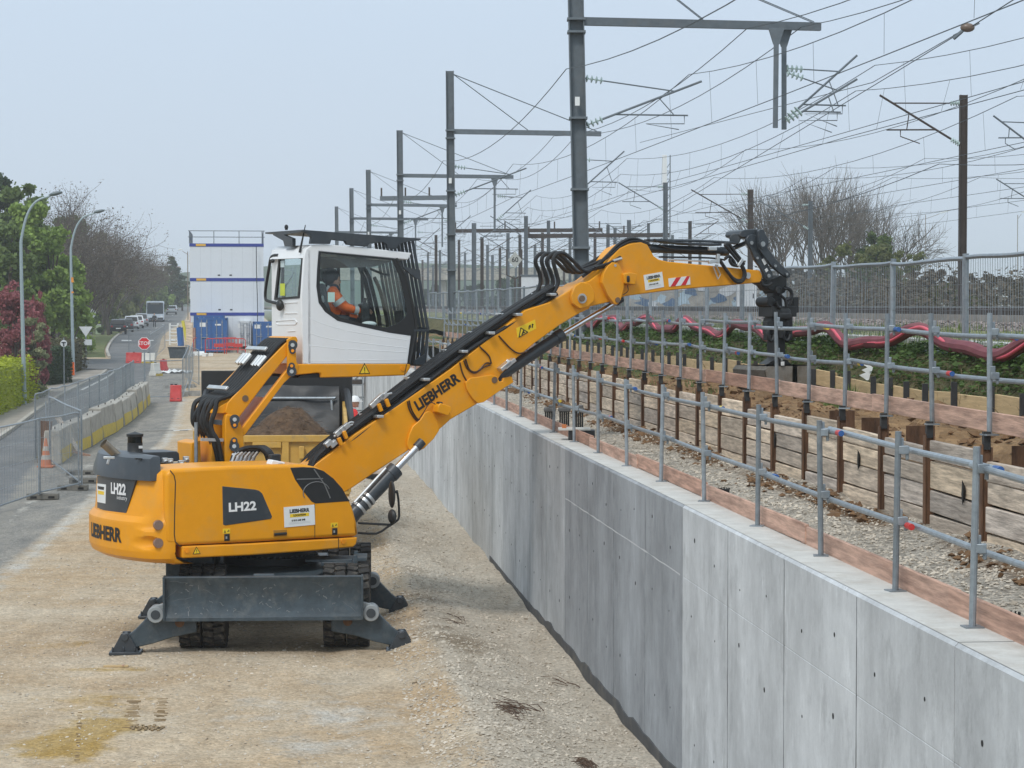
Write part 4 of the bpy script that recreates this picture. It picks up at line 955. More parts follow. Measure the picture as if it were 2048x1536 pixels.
groove(zoomp(170, 840, 3.0567, [(520, 308), (545, 340), (553, 380), (548, 560), (546, 700), (552, 745), (575, 768), (592, 772)]), w=.012)
gp.build('panel_gap', BLK2, hood, smooth=0)
deck = MB().box((-.55, .15, 1.24), (2.6, 1.7, .12)).box((-1.25, .35, 1.9), (1.3, 1.3, .75)).box((-.2, .78, 1.45), (1.2, .7, .4)).box((-1.9, .3, 1.75), (.4, 1.6, 1.1))
deck.build('slewing_deck', DARK, ex, bevel=.03)
ip = zoomp(170, 840, 3.0567, [(840, 405), (1040, 425), (1065, 432), (1085, 450), (1145, 590), (1138, 605), (860, 645), (845, 640)])
inset = vpr(ip, VN - .006, VN + .03).build('side_inset', DARK, hood, bevel=.006)
tx = MB(); p = LV(484.5, 1014, VN - .008); add_text(tx, 'LH22', .155, p, (1, 0, .02), (0, -1, 0), bold=.006, sx=1.12); tx.build('lettering', INKW, inset, smooth=0)
gpx = zoomp(170, 840, 3.0567, [(1255, 292), (1330, 288), (1400, 291), (1460, 312), (1520, 358), (1575, 420), (1608, 480), (1622, 496), (1410, 511), (1385, 498), (1330, 430), (1285, 365)])
wg = vpr(gpx, VN - .005, VN + .04).build('side_window', BLK2, hood, bevel=.006)
wm = MB()
for a, c in (((1295, 362), (1455, 358)), ((1400, 300), (1465, 395)), ((1465, 395), (1500, 478))): 
    q = pv(zoomp(170, 840, 3.0567, [a, c]), VN - .009); wm.bar(q[0], q[1], .006, .014)
p = LV(633, 985, VN - .008)
wm.tube([p + Vector((.19 * math.cos(t), 0, .14 * math.sin(t))) for t in lin(.3, 3.6, 16)], .006, 5)
wm.build('window_strip', mat('grey guard wire', (.22, .22, .22), .5, .4), wg)
def rent_sticker(parent, c, xax, n, w, h, name='rental_sticker'):
    x = Vector(xax).normalized(); nn = Vector(n).normalized(); y = nn.cross(x); c = Vector(c)
    def quad(cx, cy, ww, hh, l): return [c + x * (cx + sx * ww / 2) + y * (cy + sy * hh / 2) + nn * l for sx, sy in ((-1, -1), (1, -1), (1, 1), (-1, 1))]
    o = MB().prism(quad(0, 0, w, h, .003), -nn * .004).build(name, PAPER, parent, smooth=0)
    t = MB(); add_text(t, 'LIEBHERR', h * .25, c + y * h * .26 + nn * .003, x, nn, bold=h * .012, lift=.002); add_text(t, 'LOCATION', h * .13, c + y * h * .05 + nn * .003, x, nn, bold=h * .006, lift=.004); add_text(t, '0 810 648 348', h * .125, c - y * h * .2 - x * w * .04 + nn * .003, x, nn, bold=h * .006, lift=.002)
    MB().add(quad(0, h * .05, w * .62, h * .17, .005), [(0, 1, 2, 3)]).build('sticker_band', INKY, o, smooth=0)
    for s in t.v: pass
    t.build('lettering', INK, o, smooth=0)
    l = MB()
    for q in (-.36, -.30): l.add(quad(0, h * q, w * .7, h * .012, .005), [(0, 1, 2, 3)])
    l.build('fine_print', mat('grey print', (.45, .45, .45), .6), o, smooth=0)
    return o
rent_sticker(hood, LV(598.8, 1032, VN - .004), (1, 0, .035), (0, -1, 0), .435, .262)
def warn_tri(parent, c, xax, n, s):
    x = Vector(xax).normalized(); nn = Vector(n).normalized(); y = nn.cross(x); c = Vector(c)
    o = MB().prism([c + x * s * math.cos(a) + y * s * math.sin(a) + nn * .003 for a in (math.pi / 2, math.pi * 7 / 6, math.pi * 11 / 6)], -nn * .004).build('warning_sign', INK, parent, smooth=0)
    MB().add([c + x * s * .78 * math.cos(a) + y * s * .78 * math.sin(a) + nn * .005 for a in (math.pi / 2, math.pi * 7 / 6, math.pi * 11 / 6)], [(0, 1, 2)]).build('sign_face', INKY, o, smooth=0)
    MB().add([c + x * (u * s) + y * (w * s) + nn * .0065 for u, w in ((-.09, .42), (-.05, -.08), (.05, -.08), (.09, .42))], [(0, 1, 2, 3)]).add([c + x * (u * s) + y * (w * s) + nn * .0065 for u, w in ((-.06, -.18), (-.06, -.32), (.06, -.32), (.06, -.18))], [(0, 1, 2, 3)]).build('sign_mark', INK, o, smooth=0)
warn_tri(skirt, LV(393, 1103, VN), (1, 0, .03), (0, -1, 0), .062)
for px, py in ((454, 1075), (669.5, 1063)):
    p = LV(px, py, VN - .004); lk = MB().box(p, (.075, .016, .09)).build('latch', BLK2, hood, bevel=.008); MB().box(p + Vector((-.012, -.010, .0)), (.02, .006, .03)).build('latch_key', ZINC, lk)
    q = LV(px - 1, py - 13, VN - .002); s_ = MB().box(q, (.10, .004, .062)).build('small_sticker', INKY, hood, smooth=0)
    t = MB(); t.add([q + Vector((dx, -.004, dz)) for dx, dz in ((-.04, -.022), (-.006, -.022), (-.023, .018))], [(0, 1, 2)]).add([q + Vector((dx, -.004, dz)) for dx, dz in ((.008, -.015), (.038, -.006), (.034, .018), (.012, .0))], [(0, 1, 2, 3)]); t.build('sticker_mark', mat('dark ochre ink', (.25, .16, .02), .6), s_, smooth=0)
p = LV(560, 1066, VN - .002); hh = MB().box(p + Vector((0, .0, 0)), (.19, .012, .085)).build('handle_pocket', mat('shaded pocket paint', (.42, .19, .012), .5), hood, bevel=.02, bseg=3); MB().tube([p + Vector((-.085, -.016, -.012)), p + Vector((.085, -.016, -.008))], .017, 8).build('handle', BLK2, hh)
ORL = mat('orange reflector', (.85, .30, .01), .25)
for px, py, pr_ in ((374, 1101, skirt), (686.5, 1083, skirt)): p = LV(px, py, VN); MB().tube([p + Vector((0, .006, 0)), p + Vector((0, -.012, 0))], .032, 16).build('side_reflector', ORL, pr_)
# gear on the hood roof
p = LV(550, 934, -1.0); cm = MB().prism([p + Vector(q) for q in ((-.10, -.06, 0), (.10, -.06, -.02), (.12, -.06, .06), (-.06, -.06, .10))], (0, .16, 0)).build('camera_housing', WHITE, hood, bevel=.012); MB().box(p + Vector((.05, -.062, .02)), (.06, .01, .05)).build('camera_lens', BLK2, cm)
p = LV(549, 916, -.9); MB().box(p, (.15, .1, .10)).box(p + Vector((0, 0, -.08)), (.05, .05, .1)).build('work_light', BLK2, hood, bevel=.015)
p = LV(270, 905, .35)
ac = MB().lathe([(.135, -.12), (.135, 0.0), (.11, .005), (.10, .02), (.10, .13)], p, 24).build('air_cleaner', BLK2, ex)
MB().lathe([(.097, .13), (.097, .21)], p, 24).build('cleaner_bowl', GLASSD, ac); MB().lathe([(.11, .21), (.112, .245), (.07, .255), (.01, .275)], p, 24).build('cleaner_lid', BLK2, ac); MB().box(p + Vector((.04, -.10, .075)), (.05, .012, .035)).build('cleaner_label', PAPER, ac)
e0 = LV(240, 916, -.1); e1 = LV(207, 886, -.1)
ep = MB().tube([e0, e0.lerp(e1, .5), e1], [.055, .058, .062], 14, caps=False).build('exhaust_pipe', mat('heat stained steel', (.30, .25, .19), .35, .7, var=.3), ex)
p = LV(218, 920, -.75); MB().box(p + Vector((0, 0, .03)), (.14, .05, .03), rz=-.3).bar(p + Vector((0, 0, .02)), p + Vector((-.02, 0, -.05)), .03).build('hood_camera', ZINC, hood_r, bevel=.005)
dk = MB().prism(pv(zoomp(180, 880, 6.145, [(400, 190), (410, 160), (1065, 140), (1095, 160), (1105, 260), (800, 280), (800, 255)]), .25), (0, .5, 0)).box(LV(345, 930, .0) + Vector((0, 0, -.05)), (.7, .2, .12))
dk.build('rear_walkway', DARK, ex, bevel=.01)
ft = MB()
for px, py in ((362, 926), (372, 918), (330, 921), (340, 922)): p = LV(px, py, -.1); ft.box(p, (.07, .06, .07)).tube([p, p + Vector((0, -.06, -.02))], .03, 8)
ft.build('valve_fitting', ZINC, ex, bevel=.006)
# --- boom
BV0, BV1 = -.235, .235
bo = zoomp(370, 640, 3.012, [(740, 905), (880, 800), (1020, 690), (1180, 585), (1400, 435), (1600, 295), (1850, 100), (2050, -60)]) + [(1098, 605), (1128, 588), (1150, 573), (1170, 572), (1186, 585), (1188, 603), (1178, 618), (1160, 626), (1120, 650), (1070, 686), (1035, 715), (1003, 748), (975, 792), (954, 808)] + zoomp(370, 640, 3.012, [(1600, 600), (1500, 690), (1340, 790), (1150, 915), (1010, 1010), (900, 1075)])
boom = vpr(bo, BV0, BV1).build('boom', YEL, ex, bevel=.014, bseg=2)
def lug(pts, name='lug', t=.045, parent=boom, m=YEL, v0=BV0, v1=BV1):
    o = vpr(pts, v0 - t, v0 + .0).build(name, m, parent, bevel=.008)
    vpr(pts, v1, v1 + t).build(name, m, parent, bevel=.008); return o
l2 = zoomp(370, 640, 3.012, [(1338, 745), (1352, 690), (1375, 640), (1420, 600), (1445, 560), (1470, 548), (1495, 562), (1530, 630), (1532, 665), (1500, 715), (1440, 775), (1390, 797), (1350, 780)])
lug(l2)
l1 = zoomp(370, 640, 3.012, [(1690, 375), (1720, 350), (1850, 330), (1880, 340), (1895, 372), (1915, 368), (1918, 350), (1970, 340), (1980, 375), (1900, 425), (1800, 495), (1765, 503), (1735, 475), (1700, 420)])
lug(l1)
def pin(px, py, r, v0, v1, parent, m=ZINC, name='pin'): MB().tube([LV(px, py, v0), LV(px, py, v0) + Vector((0, v1 - v0, 0))], r, 16).build(name, m, parent)
pin(834.5, 892, .05, BV0 - .06, BV1 + .06, boom, mat('brown pin end', (.20, .13, .08), .5, .3)); pin(989.5, 760, .045, BV0 - .055, BV1 + .055, boom, MATS['brown pin end'])
pin(1165, 597, .072, BV0 - .09, BV1 + .09, boom, ZINC); pin(1165, 597, .045, BV0 - .115, BV0 - .09, boom, MATS['brown pin end'])
tx = MB(); a, c = LV(833, 816, BV0 - .002), LV(916, 757, BV0 - .002); x = (c - a).normalized(); mid = LV(874, 784.5, BV0 - .002); vs_, fs_ = text_geo('LIEBHERR', 1); wtx = max(v.x for v in vs_) - min(v.x for v in vs_)
szt = .20; add_text(tx, 'LIEBHERR', szt, mid, x, (0, -1, 0), bold=.0085, sx=(c - a).length / (wtx * szt)); tx.build('lettering', INK, boom, smooth=0)
q = zoomp(1000, 440, 3.2, [(105, 692), (225, 637), (232, 695), (112, 755)]); ws = vpr(q, BV0 - .004, BV0).build('warning_plate', INKY, boom, smooth=0)
t = MB(); A_ = zoomp(1000, 440, 3.2, [(122, 750), (133, 690), (178, 718)]); 
for i in range(3): g = pv([A_[i], A_[(i + 1) % 3]], BV0 - .006); t.bar(g[0], g[1], .003, .012)
for a_, c_ in (((140, 735), (152, 705)), ((145, 722), (160, 718)), ((186, 700), (186, 680)), ((186, 680), (196, 672)), ((208, 690), (208, 664)), ((203, 672), (214, 668)), ((191, 686), (200, 682))): g = pv(zoomp(1000, 440, 3.2, [a_, c_]), BV0 - .006); t.bar(g[0], g[1], .003, .016)
t.build('plate_symbol', INK, ws, smooth=0)
wl_ = MB().prism(pv(zoomp(370, 640, 3.012, [(1525, 520), (1540, 500), (1605, 522), (1608, 545), (1585, 578), (1525, 556)]), BV0 - .17), (0, .17, 0)).build('light_bracket', YEL, boom, bevel=.01); MB().box(LV(879, 812, BV0 - .1), (.06, .12, .12)).build('boom_light', BLK2, wl_, bevel=.02)
MB().tube([LV(834, 843, BV0 - .02), LV(844, 830, BV0 - .02), LV(860, 806, BV0 - .03), LV(874, 810, BV0 - .06)], .006, 6, smooth=4).build('light_cable', BLACK, boom)
for path in ([(1340, 490), (1352, 540), (1390, 600), (1420, 606)], [(1350, 485), (1365, 540), (1400, 596), (1425, 600)], [(1655, 255), (1672, 320), (1700, 372)], [(1680, 245), (1700, 290), (1745, 320), (1800, 285), (1840, 270)], [(1690, 235), (1715, 300), (1760, 310), (1810, 262), (1845, 262)], [(1890, 95), (1960, 170), (2010, 200), (2060, 190)], [(1775, 160), (1830, 215), (1845, 262)], [(1425, 600), (1365, 660), (1345, 735)]):
    MB().tube(pv(zoomp(370, 640, 3.012, path), BV0 - .018), .011, 6, smooth=5).build('boom_pipe', mat('dark brown steel pipe', (.07, .035, .02), .4, .3), boom)
cb_ = MB()
for px, py in ((1925, 275), (1950, 262)): p = LV(*zoomp(370, 640, 3.012, [(px, py)])[0], BV0 - .06); cb_.box(p, (.2, .12, .055), M=Matrix.Rotation(-.62, 3, 'Y'))
for k in range(5): a, c = pv(zoomp(370, 640, 3.012, [(1935 + k * 4, 250 + k * 4), (1945 + k * 4, 238 + k * 2)]), BV0 - .1); cb_.tube([a, c], .012, 6)
cb_.build('valve_block', ZINC, boom, bevel=.006)
# boom hoses: bundle lying on the top edge
spine = pv([(628, 936), (640, 925), (700, 877), (770, 824), (850, 762), (935, 699), (1010, 650), (1080, 606), (1102, 592)], 0)
def up_off(P, i):
    T = (P[min(i + 1, len(P) - 1)] - P[max(i - 1, 0)]).normalized(); return Vector((-T.z, 0, T.x))
cn = [up_off(spine, i) for i in range(len(spine))]
bundle = []
for k in range(12):
    row, c_ = k // 5, k % 5; v = -.20 + c_ * .10 + (row % 2) * .05; h = .035 + row * .062
    pts = [spine[i] + cn[i] * (h + U(-.012, .012)) + Vector((0, v + U(-.02, .02), 0)) for i in range(len(spine))]
    pts[0] += Vector((-.05, 0, -.15))
    MB().tube(pts, .033 if k % 3 else .027, 8, smooth=4).build('hose', BLACK, boom)
for px, py in ((760, 838), (853, 764), (929, 708), (983, 671), (1038, 634), (1106, 594)):
    p = LV(px, py - 5, -.31); b = MB().box(p + Vector((0, .29, 0)), (.055, .60, .03)).box(p + Vector((0, .05, 0)), (.10, .14, .04)).box(p + Vector((0, .53, 0)), (.10, .14, .04)); b.build('hose_clamp', ZINC, boom, bevel=.008)
fit = MB()
for path in ([(905, 725), (950, 690), (1000, 640), (1025, 640)], [(925, 705), (965, 670), (1020, 650)], [(1125, 540), (1165, 500), (1225, 470), (1255, 462)], [(1150, 520), (1185, 490), (1215, 480)]):
    P = pv(zoomp(370, 640, 3.012, path), -.24); fit.tube([p + Vector((-.02, 0, .05)) for p in P], .016, 6, smooth=3)
for px, py in ((930, 700), (950, 683), (975, 665), (1165, 505), (1185, 487), (1205, 478), (1140, 530), (870, 765), (900, 768)):
    p = LV(*zoomp(370, 640, 3.012, [(px, py)])[0], -.24); fit.box(p + Vector((-.02, 0, .05)), (.11, .07, .07), M=Matrix.Rotation(-.66, 3, 'Y'))
fit.build('quick_coupler', ZINC, boom, bevel=.008, kind='stuff')
for px, py in ((1170, 540), (1215, 512), (960, 705), (930, 745)):
    p = LV(*zoomp(370, 640, 3.012, [(px, py)])[0], BV0 - .02); MB().box(p + Vector((0, -.02, .03)), (.05, .05, .11), M=Matrix.Rotation(-.4, 3, 'Y')).build('coupler_bracket', YEL, boom, bevel=.006)
for k in range(4):                                # loop of hoses over the elbow
    v = -.20 + .075 * k; dx = -9 * k * .8; 
    dx = 0; v = -.20
    P = [(1108 + dx, 588), (1116 + dx * 1.05, 565), (1112 + dx, 545), (1106 + dx, 522), (1113 + dx, 509), (1128 + dx * .7, 507), (1148 + dx * .45, 524), (1168 + dx * .3, 543), (1188 + dx * .15, 537), (1215, 528 - k), (1240, 515 - k)]
    MB().tube([LV(x, y, v) + Vector((-.02 * k + U(-.012, .012), .125 * k, U(-.012, .012))) for x, y in P], .031, 8, smooth=5).build('hose', BLACK, boom)
# lift cylinders and stick cylinder
def cylinder(a, m, c, rb, rr, v, name, parent, extra=True):
    A, B, D = LV(*a, v), LV(*m, v), LV(*c, v); d = (B - A).normalized()
    o = MB().tube([A, B], rb, 18).tube([B - d * .10, B + d * .02], rb * 1.12, 18).tube([A - d * .02, A + d * .1], rb * 1.05, 18).build(name, DARK, parent); MB().tube([B, D], rr, 14).build('cylinder_rod', CHROME, o)
    MB().tube([D - d * .02, D + d * .10], rr * 1.35, 12).build('rod_eye', DARK, o)
    return o, A, B, d
for v in (-.32, .32):
    o, A, B, d = cylinder((697, 1038), (790, 940), (835, 893), .105, .048, v, 'lift_cylinder', ex)
    b = MB()
    for f in (.22, .34, .42): b.tube([A.lerp(B, f) - d * .02, A.lerp(B, f) + d * .02], .118, 18)
    b.tube([A.lerp(B, .2) + Vector((-.10, -.09, .10)), A.lerp(B, .9) + Vector((-.10, -.06, .10))], .018, 6).build('cylinder_strap', ZINC, o)
cylinder((990, 757), (1122, 670), (1233, 604), .088, .042, -.02, 'stick_cylinder', boom)
st_p = [(1146, 607), (1143, 592), (1150, 575), (1163, 566), (1178, 562), (1200, 545), (1222, 515), (1240, 496), (1258, 488), (1282, 484), (1295, 489), (1301, 500), (1308, 512), (1318, 519), (1335, 523), (1430, 532), (1520, 541), (1525, 552), (1522, 565), (1440, 572), (1345, 580), (1252, 592), (1215, 605), (1185, 612), (1160, 616)]
stick = vpr(st_p, BV0 + .03, BV1 - .03).build('stick', YEL, ex, bevel=.014)
lug([(1146, 607), (1143, 592), (1150, 573), (1163, 564), (1180, 568), (1190, 585), (1188, 602), (1176, 613), (1160, 617)], 'elbow_lug', .06, stick, YEL, BV0 - .01, BV1 + .01)
sl = zoomp(1000, 440, 3.2, [(655, 400), (665, 340), (690, 295), (720, 270), (752, 275), (772, 300), (795, 350), (795, 430), (775, 510), (755, 540), (735, 540), (715, 515), (690, 480)])
lug(sl, 'stick_lug', .085, stick, YEL, BV0 + .03, BV1 - .03); pin(1236, 600, .04, BV0 - .07, BV1 + .07, stick, MATS['brown pin end']); pin(1231, 531, .02, BV0 - .065, BV0 - .05, stick, ZINC)
rent_sticker(stick, LV(1307.5, 562, BV0 + .027), LV(1332, 557, BV0) - LV(1283, 566, BV0), (0, -1, 0), .33, .225)
q = zoomp(1000, 440, 3.2, [(1078, 374), (1216, 358), (1219, 413), (1083, 427)]); hz = vpr(q, BV0 + .024, BV0 + .03).build('hazard_plate', PAPER, stick, smooth=0)
t = MB()
for (a_, b_, c_, d_) in (((1130, 368), (1172, 363), (1128, 422), (1086, 426)), ((1190, 362), (1216, 359), (1217, 372), (1160, 419)),): pass
def strip(u0, u1):                                # diagonal red bars clipped to the plate
    TL, TR, BR, BL = [Vector(p) for p in zoomp(1000, 440, 3.2, [(1078, 374), (1216, 358), (1219, 413), (1083, 427)])]
    def P(u, w): q = TL.lerp(TR, u).lerp(BL.lerp(BR, u), w); return LV(q.x, q.y, BV0 + .0225)
    pts = []
    for u, w in ((u0 + .30, 0), (u1 + .30, 0), (u1, 1), (u0, 1)): pts.append((u, w))
    cl = [(min(1, max(0, u)), w) for u, w in pts]
    return [P(u, w) for u, w in cl]
for u0, u1 in ((.06, .29), (.55, .78)): t.add(strip(u0, u1), [(3, 2, 1, 0)])
TL, TR, BR, BL = [Vector(p) for p in zoomp(1000, 440, 3.2, [(1078, 374), (1216, 358), (1219, 413), (1083, 427)])]
t.build('hazard_stripe', REDI, hz, smooth=0)
wl_ = MB().prism(pv(zoomp(1000, 440, 3.2, [(790, 345), (835, 335), (880, 345), (868, 415), (800, 405)]), BV0 - .10), (0, .13, 0)).build('light_bracket', YEL, stick, bevel=.01); MB().box(LV(1254, 558, BV0 - .07), (.05, .1, .10)).build('stick_light', BLK2, wl_, bevel=.02)
MB().tube([LV(1255, 570, BV0 - .02), LV(1256, 582, BV0 - .02), LV(1246, 590, BV0 - .02)], .006, 5, smooth=4).build('light_cable', BLACK, stick)
pin(1496.5, 551, .048, BV0 - .02, BV0 + .05, stick, ZINC)
sh = MB().tube(pv(zoomp(1000, 440, 3.2, [(1395, 290), (1365, 300), (1395, 378), (1410, 350), (1380, 285)]), BV0 - .02), .012, 6); sh.build('rod_guard', ZINC, stick)
# bucket cylinder on the stick with pipes
o, A, B, d = cylinder((1300, 497), (1452, 503), (1500, 482), .062, .035, 0, 'bucket_cylinder', stick)
for path, r, m in (([(1300, 481), (1330, 481), (1400, 482), (1470, 486)], .022, DARK), ([(1318, 490), (1345, 498), (1380, 500), (1420, 500)], .016, BLACK), ([(1318, 514), (1370, 515), (1420, 516), (1450, 520)], .014, BLACK), ([(1335, 519), (1380, 521), (1430, 524)], .014, ZINC)):
    for v in (-.1, .08): MB().tube(pv(path, v), r, 7, smooth=4).build('stick_pipe', m, stick)
dp = MB().prism(pv(zoomp(1000, 440, 3.2, [(990, 120), (1100, 122), (1130, 140), (1420, 150), (1420, 165), (1210, 158), (1170, 150), (1120, 150), (1075, 140), (1000, 135)]), -.16), (0, .3, 0)).build('pipe_cover', DARK, stick, bevel=.006)
for path in ([(1300, 490), (1270, 482), (1245, 490), (1220, 510), (1190, 535), (1165, 553)], [(1296, 486), (1265, 477), (1238, 488), (1210, 515), (1185, 540)]):
    for v in (-.18, -.08, .05): MB().tube(pv(path, v), .022, 8, smooth=5).build('hose', BLACK, stick)
for path in ([(1235, 519), (1215, 527), (1190, 535)], ): MB().tube(pv(path, -.26), .018, 8, smooth=4).build('hose', BLACK, stick)
a_, c_ = LV(1243, 517, -.26), LV(1226, 522, -.26); MB().tube([a_, c_], .022, 8).build('hose_fitting', ZINC, stick)
zt = lambda L_: zoomp(1420, 440, 4.267, L_)
for path in ([(60, 310), (120, 400), (180, 480), (230, 515), (280, 505), (290, 440), (255, 370)], [(90, 350), (150, 440), (215, 520), (270, 525), (300, 470), (280, 400), (225, 330), (160, 250), (140, 210), (160, 205), (200, 260), (255, 330)], [(130, 330), (160, 310), (200, 350), (215, 385)], [(150, 235), (130, 215), (150, 200), (175, 225), (230, 300), (290, 380)], [(180, 330), (170, 345), (190, 380), (235, 390)], [(440, 520), (450, 555), (490, 560), (530, 540)]):
    MB().tube(pv(zt(path), -.26), .026, 8, smooth=5).build('hose', BLACK, stick)
b = MB()
for px, py, a in ((66, 330, 1.5), (255, 365, .9), (20, 245, 0), (20, 355, .1)): p = LV(*zt([(px, py)])[0], -.27); MB().box(p, (.14, .05, .05), M=Matrix.Rotation(-a, 3, 'Y')).build('hose_fitting', ZINC, stick, bevel=.006)
# linkage and tool
la = zt([(310, 165), (330, 130), (365, 122), (400, 135), (415, 170), (420, 260), (470, 340), (535, 450), (540, 485), (520, 515), (490, 520), (465, 500), (455, 450), (430, 405), (385, 345), (355, 260), (320, 205)])
lb = zt([(415, 95), (430, 80), (460, 80), (470, 110), (500, 160), (505, 200), (490, 235), (560, 330), (690, 460), (685, 488), (660, 498), (600, 455), (530, 400), (450, 290), (420, 250), (415, 170)])
lk = None
for v0, v1 in ((-.24, -.19), (.19, .24)):
    o = vpr(la, v0, v1).build('tipping_lever', DARK, stick, bevel=.008); lk = lk or o
for v0, v1 in ((-.30, -.245), (.245, .30)): vpr(lb, v0, v1).build('bucket_link', DARK, stick, bevel=.008)
kn = MB().prism(pv(zt([(250, 125), (265, 95), (300, 82), (400, 76), (455, 80), (470, 100), (440, 130), (330, 160), (260, 145)]), -.19), (0, .38, 0)).tube([LV(1470, 478, -.12), LV(1470, 478, .12)], .085, 16)
kn.build('link_head', DARK, stick, bevel=.012)
for (px, py), r, v in (((455, 205), .07, -.33), ((505, 475), .05, -.27), ((408, 325), .035, -.26), ((562, 392), .04, -.325), ((660, 462), .035, -.325), ((358, 195), .05, -.25)): x, y = zt([(px, py)])[0]; pin(x, y, r, v, v + .05, stick, DARK); pin(x, y, r * .55, v - .012, v, stick, MATS['grey cast steel'])
lbx = MB()
for px, py, a in ((462, 355, -1.0), (482, 428, -1.0)): p = LV(*zt([(px, py)])[0], -.247); lbx.box(p, (.1 if px < 470 else .05, .004, .05), M=Matrix.Rotation(-a, 3, 'Y'))
lbx.build('lever_label', PAPER, lk, smooth=0)
tool = MB().prism(pv(zt([(450, 500), (540, 500), (600, 470), (655, 490), (660, 560), (640, 620), (600, 640), (560, 610), (510, 600), (480, 560), (440, 540)]), -.13), (0, .26, 0)).prism(pv(zt([(545, 610), (610, 610), (620, 740), (590, 745), (540, 690)]), -.09), (0, .18, 0))
p = LV(*zt([(525, 700)])[0], -.16); tool.tube([p, p + Vector((0, .32, 0))], .075, 16); p = LV(*zt([(590, 600)])[0], -.17); tool.tube([p, p + Vector((0, .34, 0))], .06, 14)
tool.build('tool_suspension', BLK2, stick, bevel=.012)
cx = LV(*zt([(585, 780)])[0], 0); zz = lambda y: LV(*zt([(585, y)])[0], 0).z
rot_ = MB().lathe([(.2, zz(845) - cx.z), (.215, zz(840) - cx.z), (.215, zz(800) - cx.z), (.205, zz(795) - cx.z), (.205, zz(770) - cx.z), (.19, zz(752) - cx.z), (.12, zz(745) - cx.z)], cx, 24).box(cx + Vector((.22, -.05, .10)), (.1, .2, .24)).box(cx + Vector((-.02, 0, .0)), (.46, .36, .16)).build('rotator', BLK2, stick, bevel=.01)
for path in ([(640, 570), (690, 600), (690, 660), (640, 690)], [(630, 590), (670, 590), (700, 640), (680, 720)], [(600, 640), (640, 680), (650, 740)], [(560, 700), (580, 740), (600, 750)]): MB().tube(pv(zt(path), -.2), .024, 8, smooth=5).build('hose', BLACK, rot_)
col = MB()
for dx in (-.15, .13): col.box(cx + Vector((dx, 0, -.27)), (.12, .22, .34))
zc = lambda y: zz(y)
col.prism(pv(zt([(560, 860), (640, 860), (645, 1180), (700, 1235), (480, 1235), (560, 1180)]), -.11), (0, .22, 0))
for px in (520, 655): p = LV(*zt([(px, 975)])[0], -.15); col.tube([p + Vector((.06 * math.cos(t), 0, .10 * math.sin(t))) for t in lin(0, 2 * math.pi, 14)], .028, 7).box(p + Vector((0, .08, .1)), (.12, .12, .2))
col.tube([LV(*zt([(600, 880)])[0], -.16), LV(*zt([(605, 1010)])[0], -.16)], .035, 10)
grab = col.build('grab_frame', BLK2, stick, bevel=.01)
BUCK = mat('worn bucket steel', (.30, .28, .25), .6, .35, var=.35, scale=5, dirt=(.17, .115, .07), dscale=4, damt=.75, bump=.15, bscale=25)
bc = LV(*zt([(585, 1240)])[0], 0); zt_, zb_ = bc.z, bc.z - .52
sh = MB()
# two shells: each a curved plate with cheeks, opening along the machine axis
def shell(sg):
    m = MB(); prof = [(.05, .0), (.50, -.0), (.56, -.06), (.50, -.30), (.32, -.47), (.06, -.55)]
    t = .02; w = .42
    P = [bc + Vector((sg * x, 0, z)) for x, z in prof]
    for a, c in zip(P[:-1], P[1:]):
        m.add([a + Vector((0, -w, 0)), c + Vector((0, -w, 0)), c + Vector((0, w, 0)), a + Vector((0, w, 0))], [(0, 1, 2, 3), (3, 2, 1, 0)])
    for v in (-w, w - .02): m.prism([p + Vector((0, v, 0)) for p in P], (0, .02, 0))
    return m
for sg in (-1, 1): shell(sg).build('bucket_shell', BUCK, grab, smooth=30)
MB().box(LV(*zt([(620, 1225)])[0], -.44), (.05, .02, .06)).build('bucket_mark', PAPER, grab, smooth=0)
# --- cab riser arms
z2 = lambda L_: zoomp(370, 660, 5.485, L_)
tw = z2([(450, 930), (470, 925), (520, 932), (585, 950), (640, 1130), (665, 1490), (445, 1490), (440, 1000)])
ua = z2([(462, 925), (440, 900), (465, 800), (540, 715), (830, 420), (1125, 120), (1180, 75), (1225, 72), (1240, 110), (1215, 230), (1120, 290), (1010, 425), (915, 540), (600, 955), (540, 1010)])
la_ = z2([(600, 1080), (625, 1080), (1100, 462), (1135, 430), (1200, 440), (1210, 480), (1175, 500), (1090, 580), (650, 1165), (605, 1140)])
rs = None
for v0, v1 in ((.32, .42), (1.02, 1.12)):
    o = vpr(tw, v0 - .01, v1 + .01).build('riser_tower', YEL, ex, bevel=.012); rs = rs or o
    u = vpr(ua, v0 + .02, v1 - .02) if v0 > .5 else MB()
    if v0 > .5: pass
    vpr(la_, v0 + .012, v1 - .012).build('lower_riser_arm', YEL, ex, bevel=.01)
uarm = vpr(ua, .335, 1.10).build('upper_riser_arm', YEL, ex, bevel=.014)
MB().prism(pv(z2([(640, 1075), (900, 740), (910, 745), (655, 1085)]), .42), (0, .6, 0)).build('riser_plate', YEL, ex)
MB().prism(pv(z2([(290, 915), (300, 880), (470, 790), (480, 915)]), .36), (0, .7, 0)).build('arm_foot', YEL, uarm, bevel=.01)
MB().prism(pv(z2([(65, 1240), (170, 1210), (180, 1490), (70, 1490)]), .55), (0, .5, 0)).prism(pv(z2([(290, 1030), (450, 1050), (450, 1490), (290, 1490)]), .5), (0, .55, 0)).build('riser_base', YEL, ex, bevel=.012)
br = z2([(1125, 105), (1180, 72), (1222, 74), (1240, 110), (1215, 190), (1225, 350), (1250, 385), (1225, 490), (1165, 500), (1130, 470)])
brk = vpr(br, .285, .33).build('cab_bracket', YEL, ex, bevel=.008); vpr(br, 1.14, 1.2).build('cab_bracket', YEL, ex, bevel=.008)
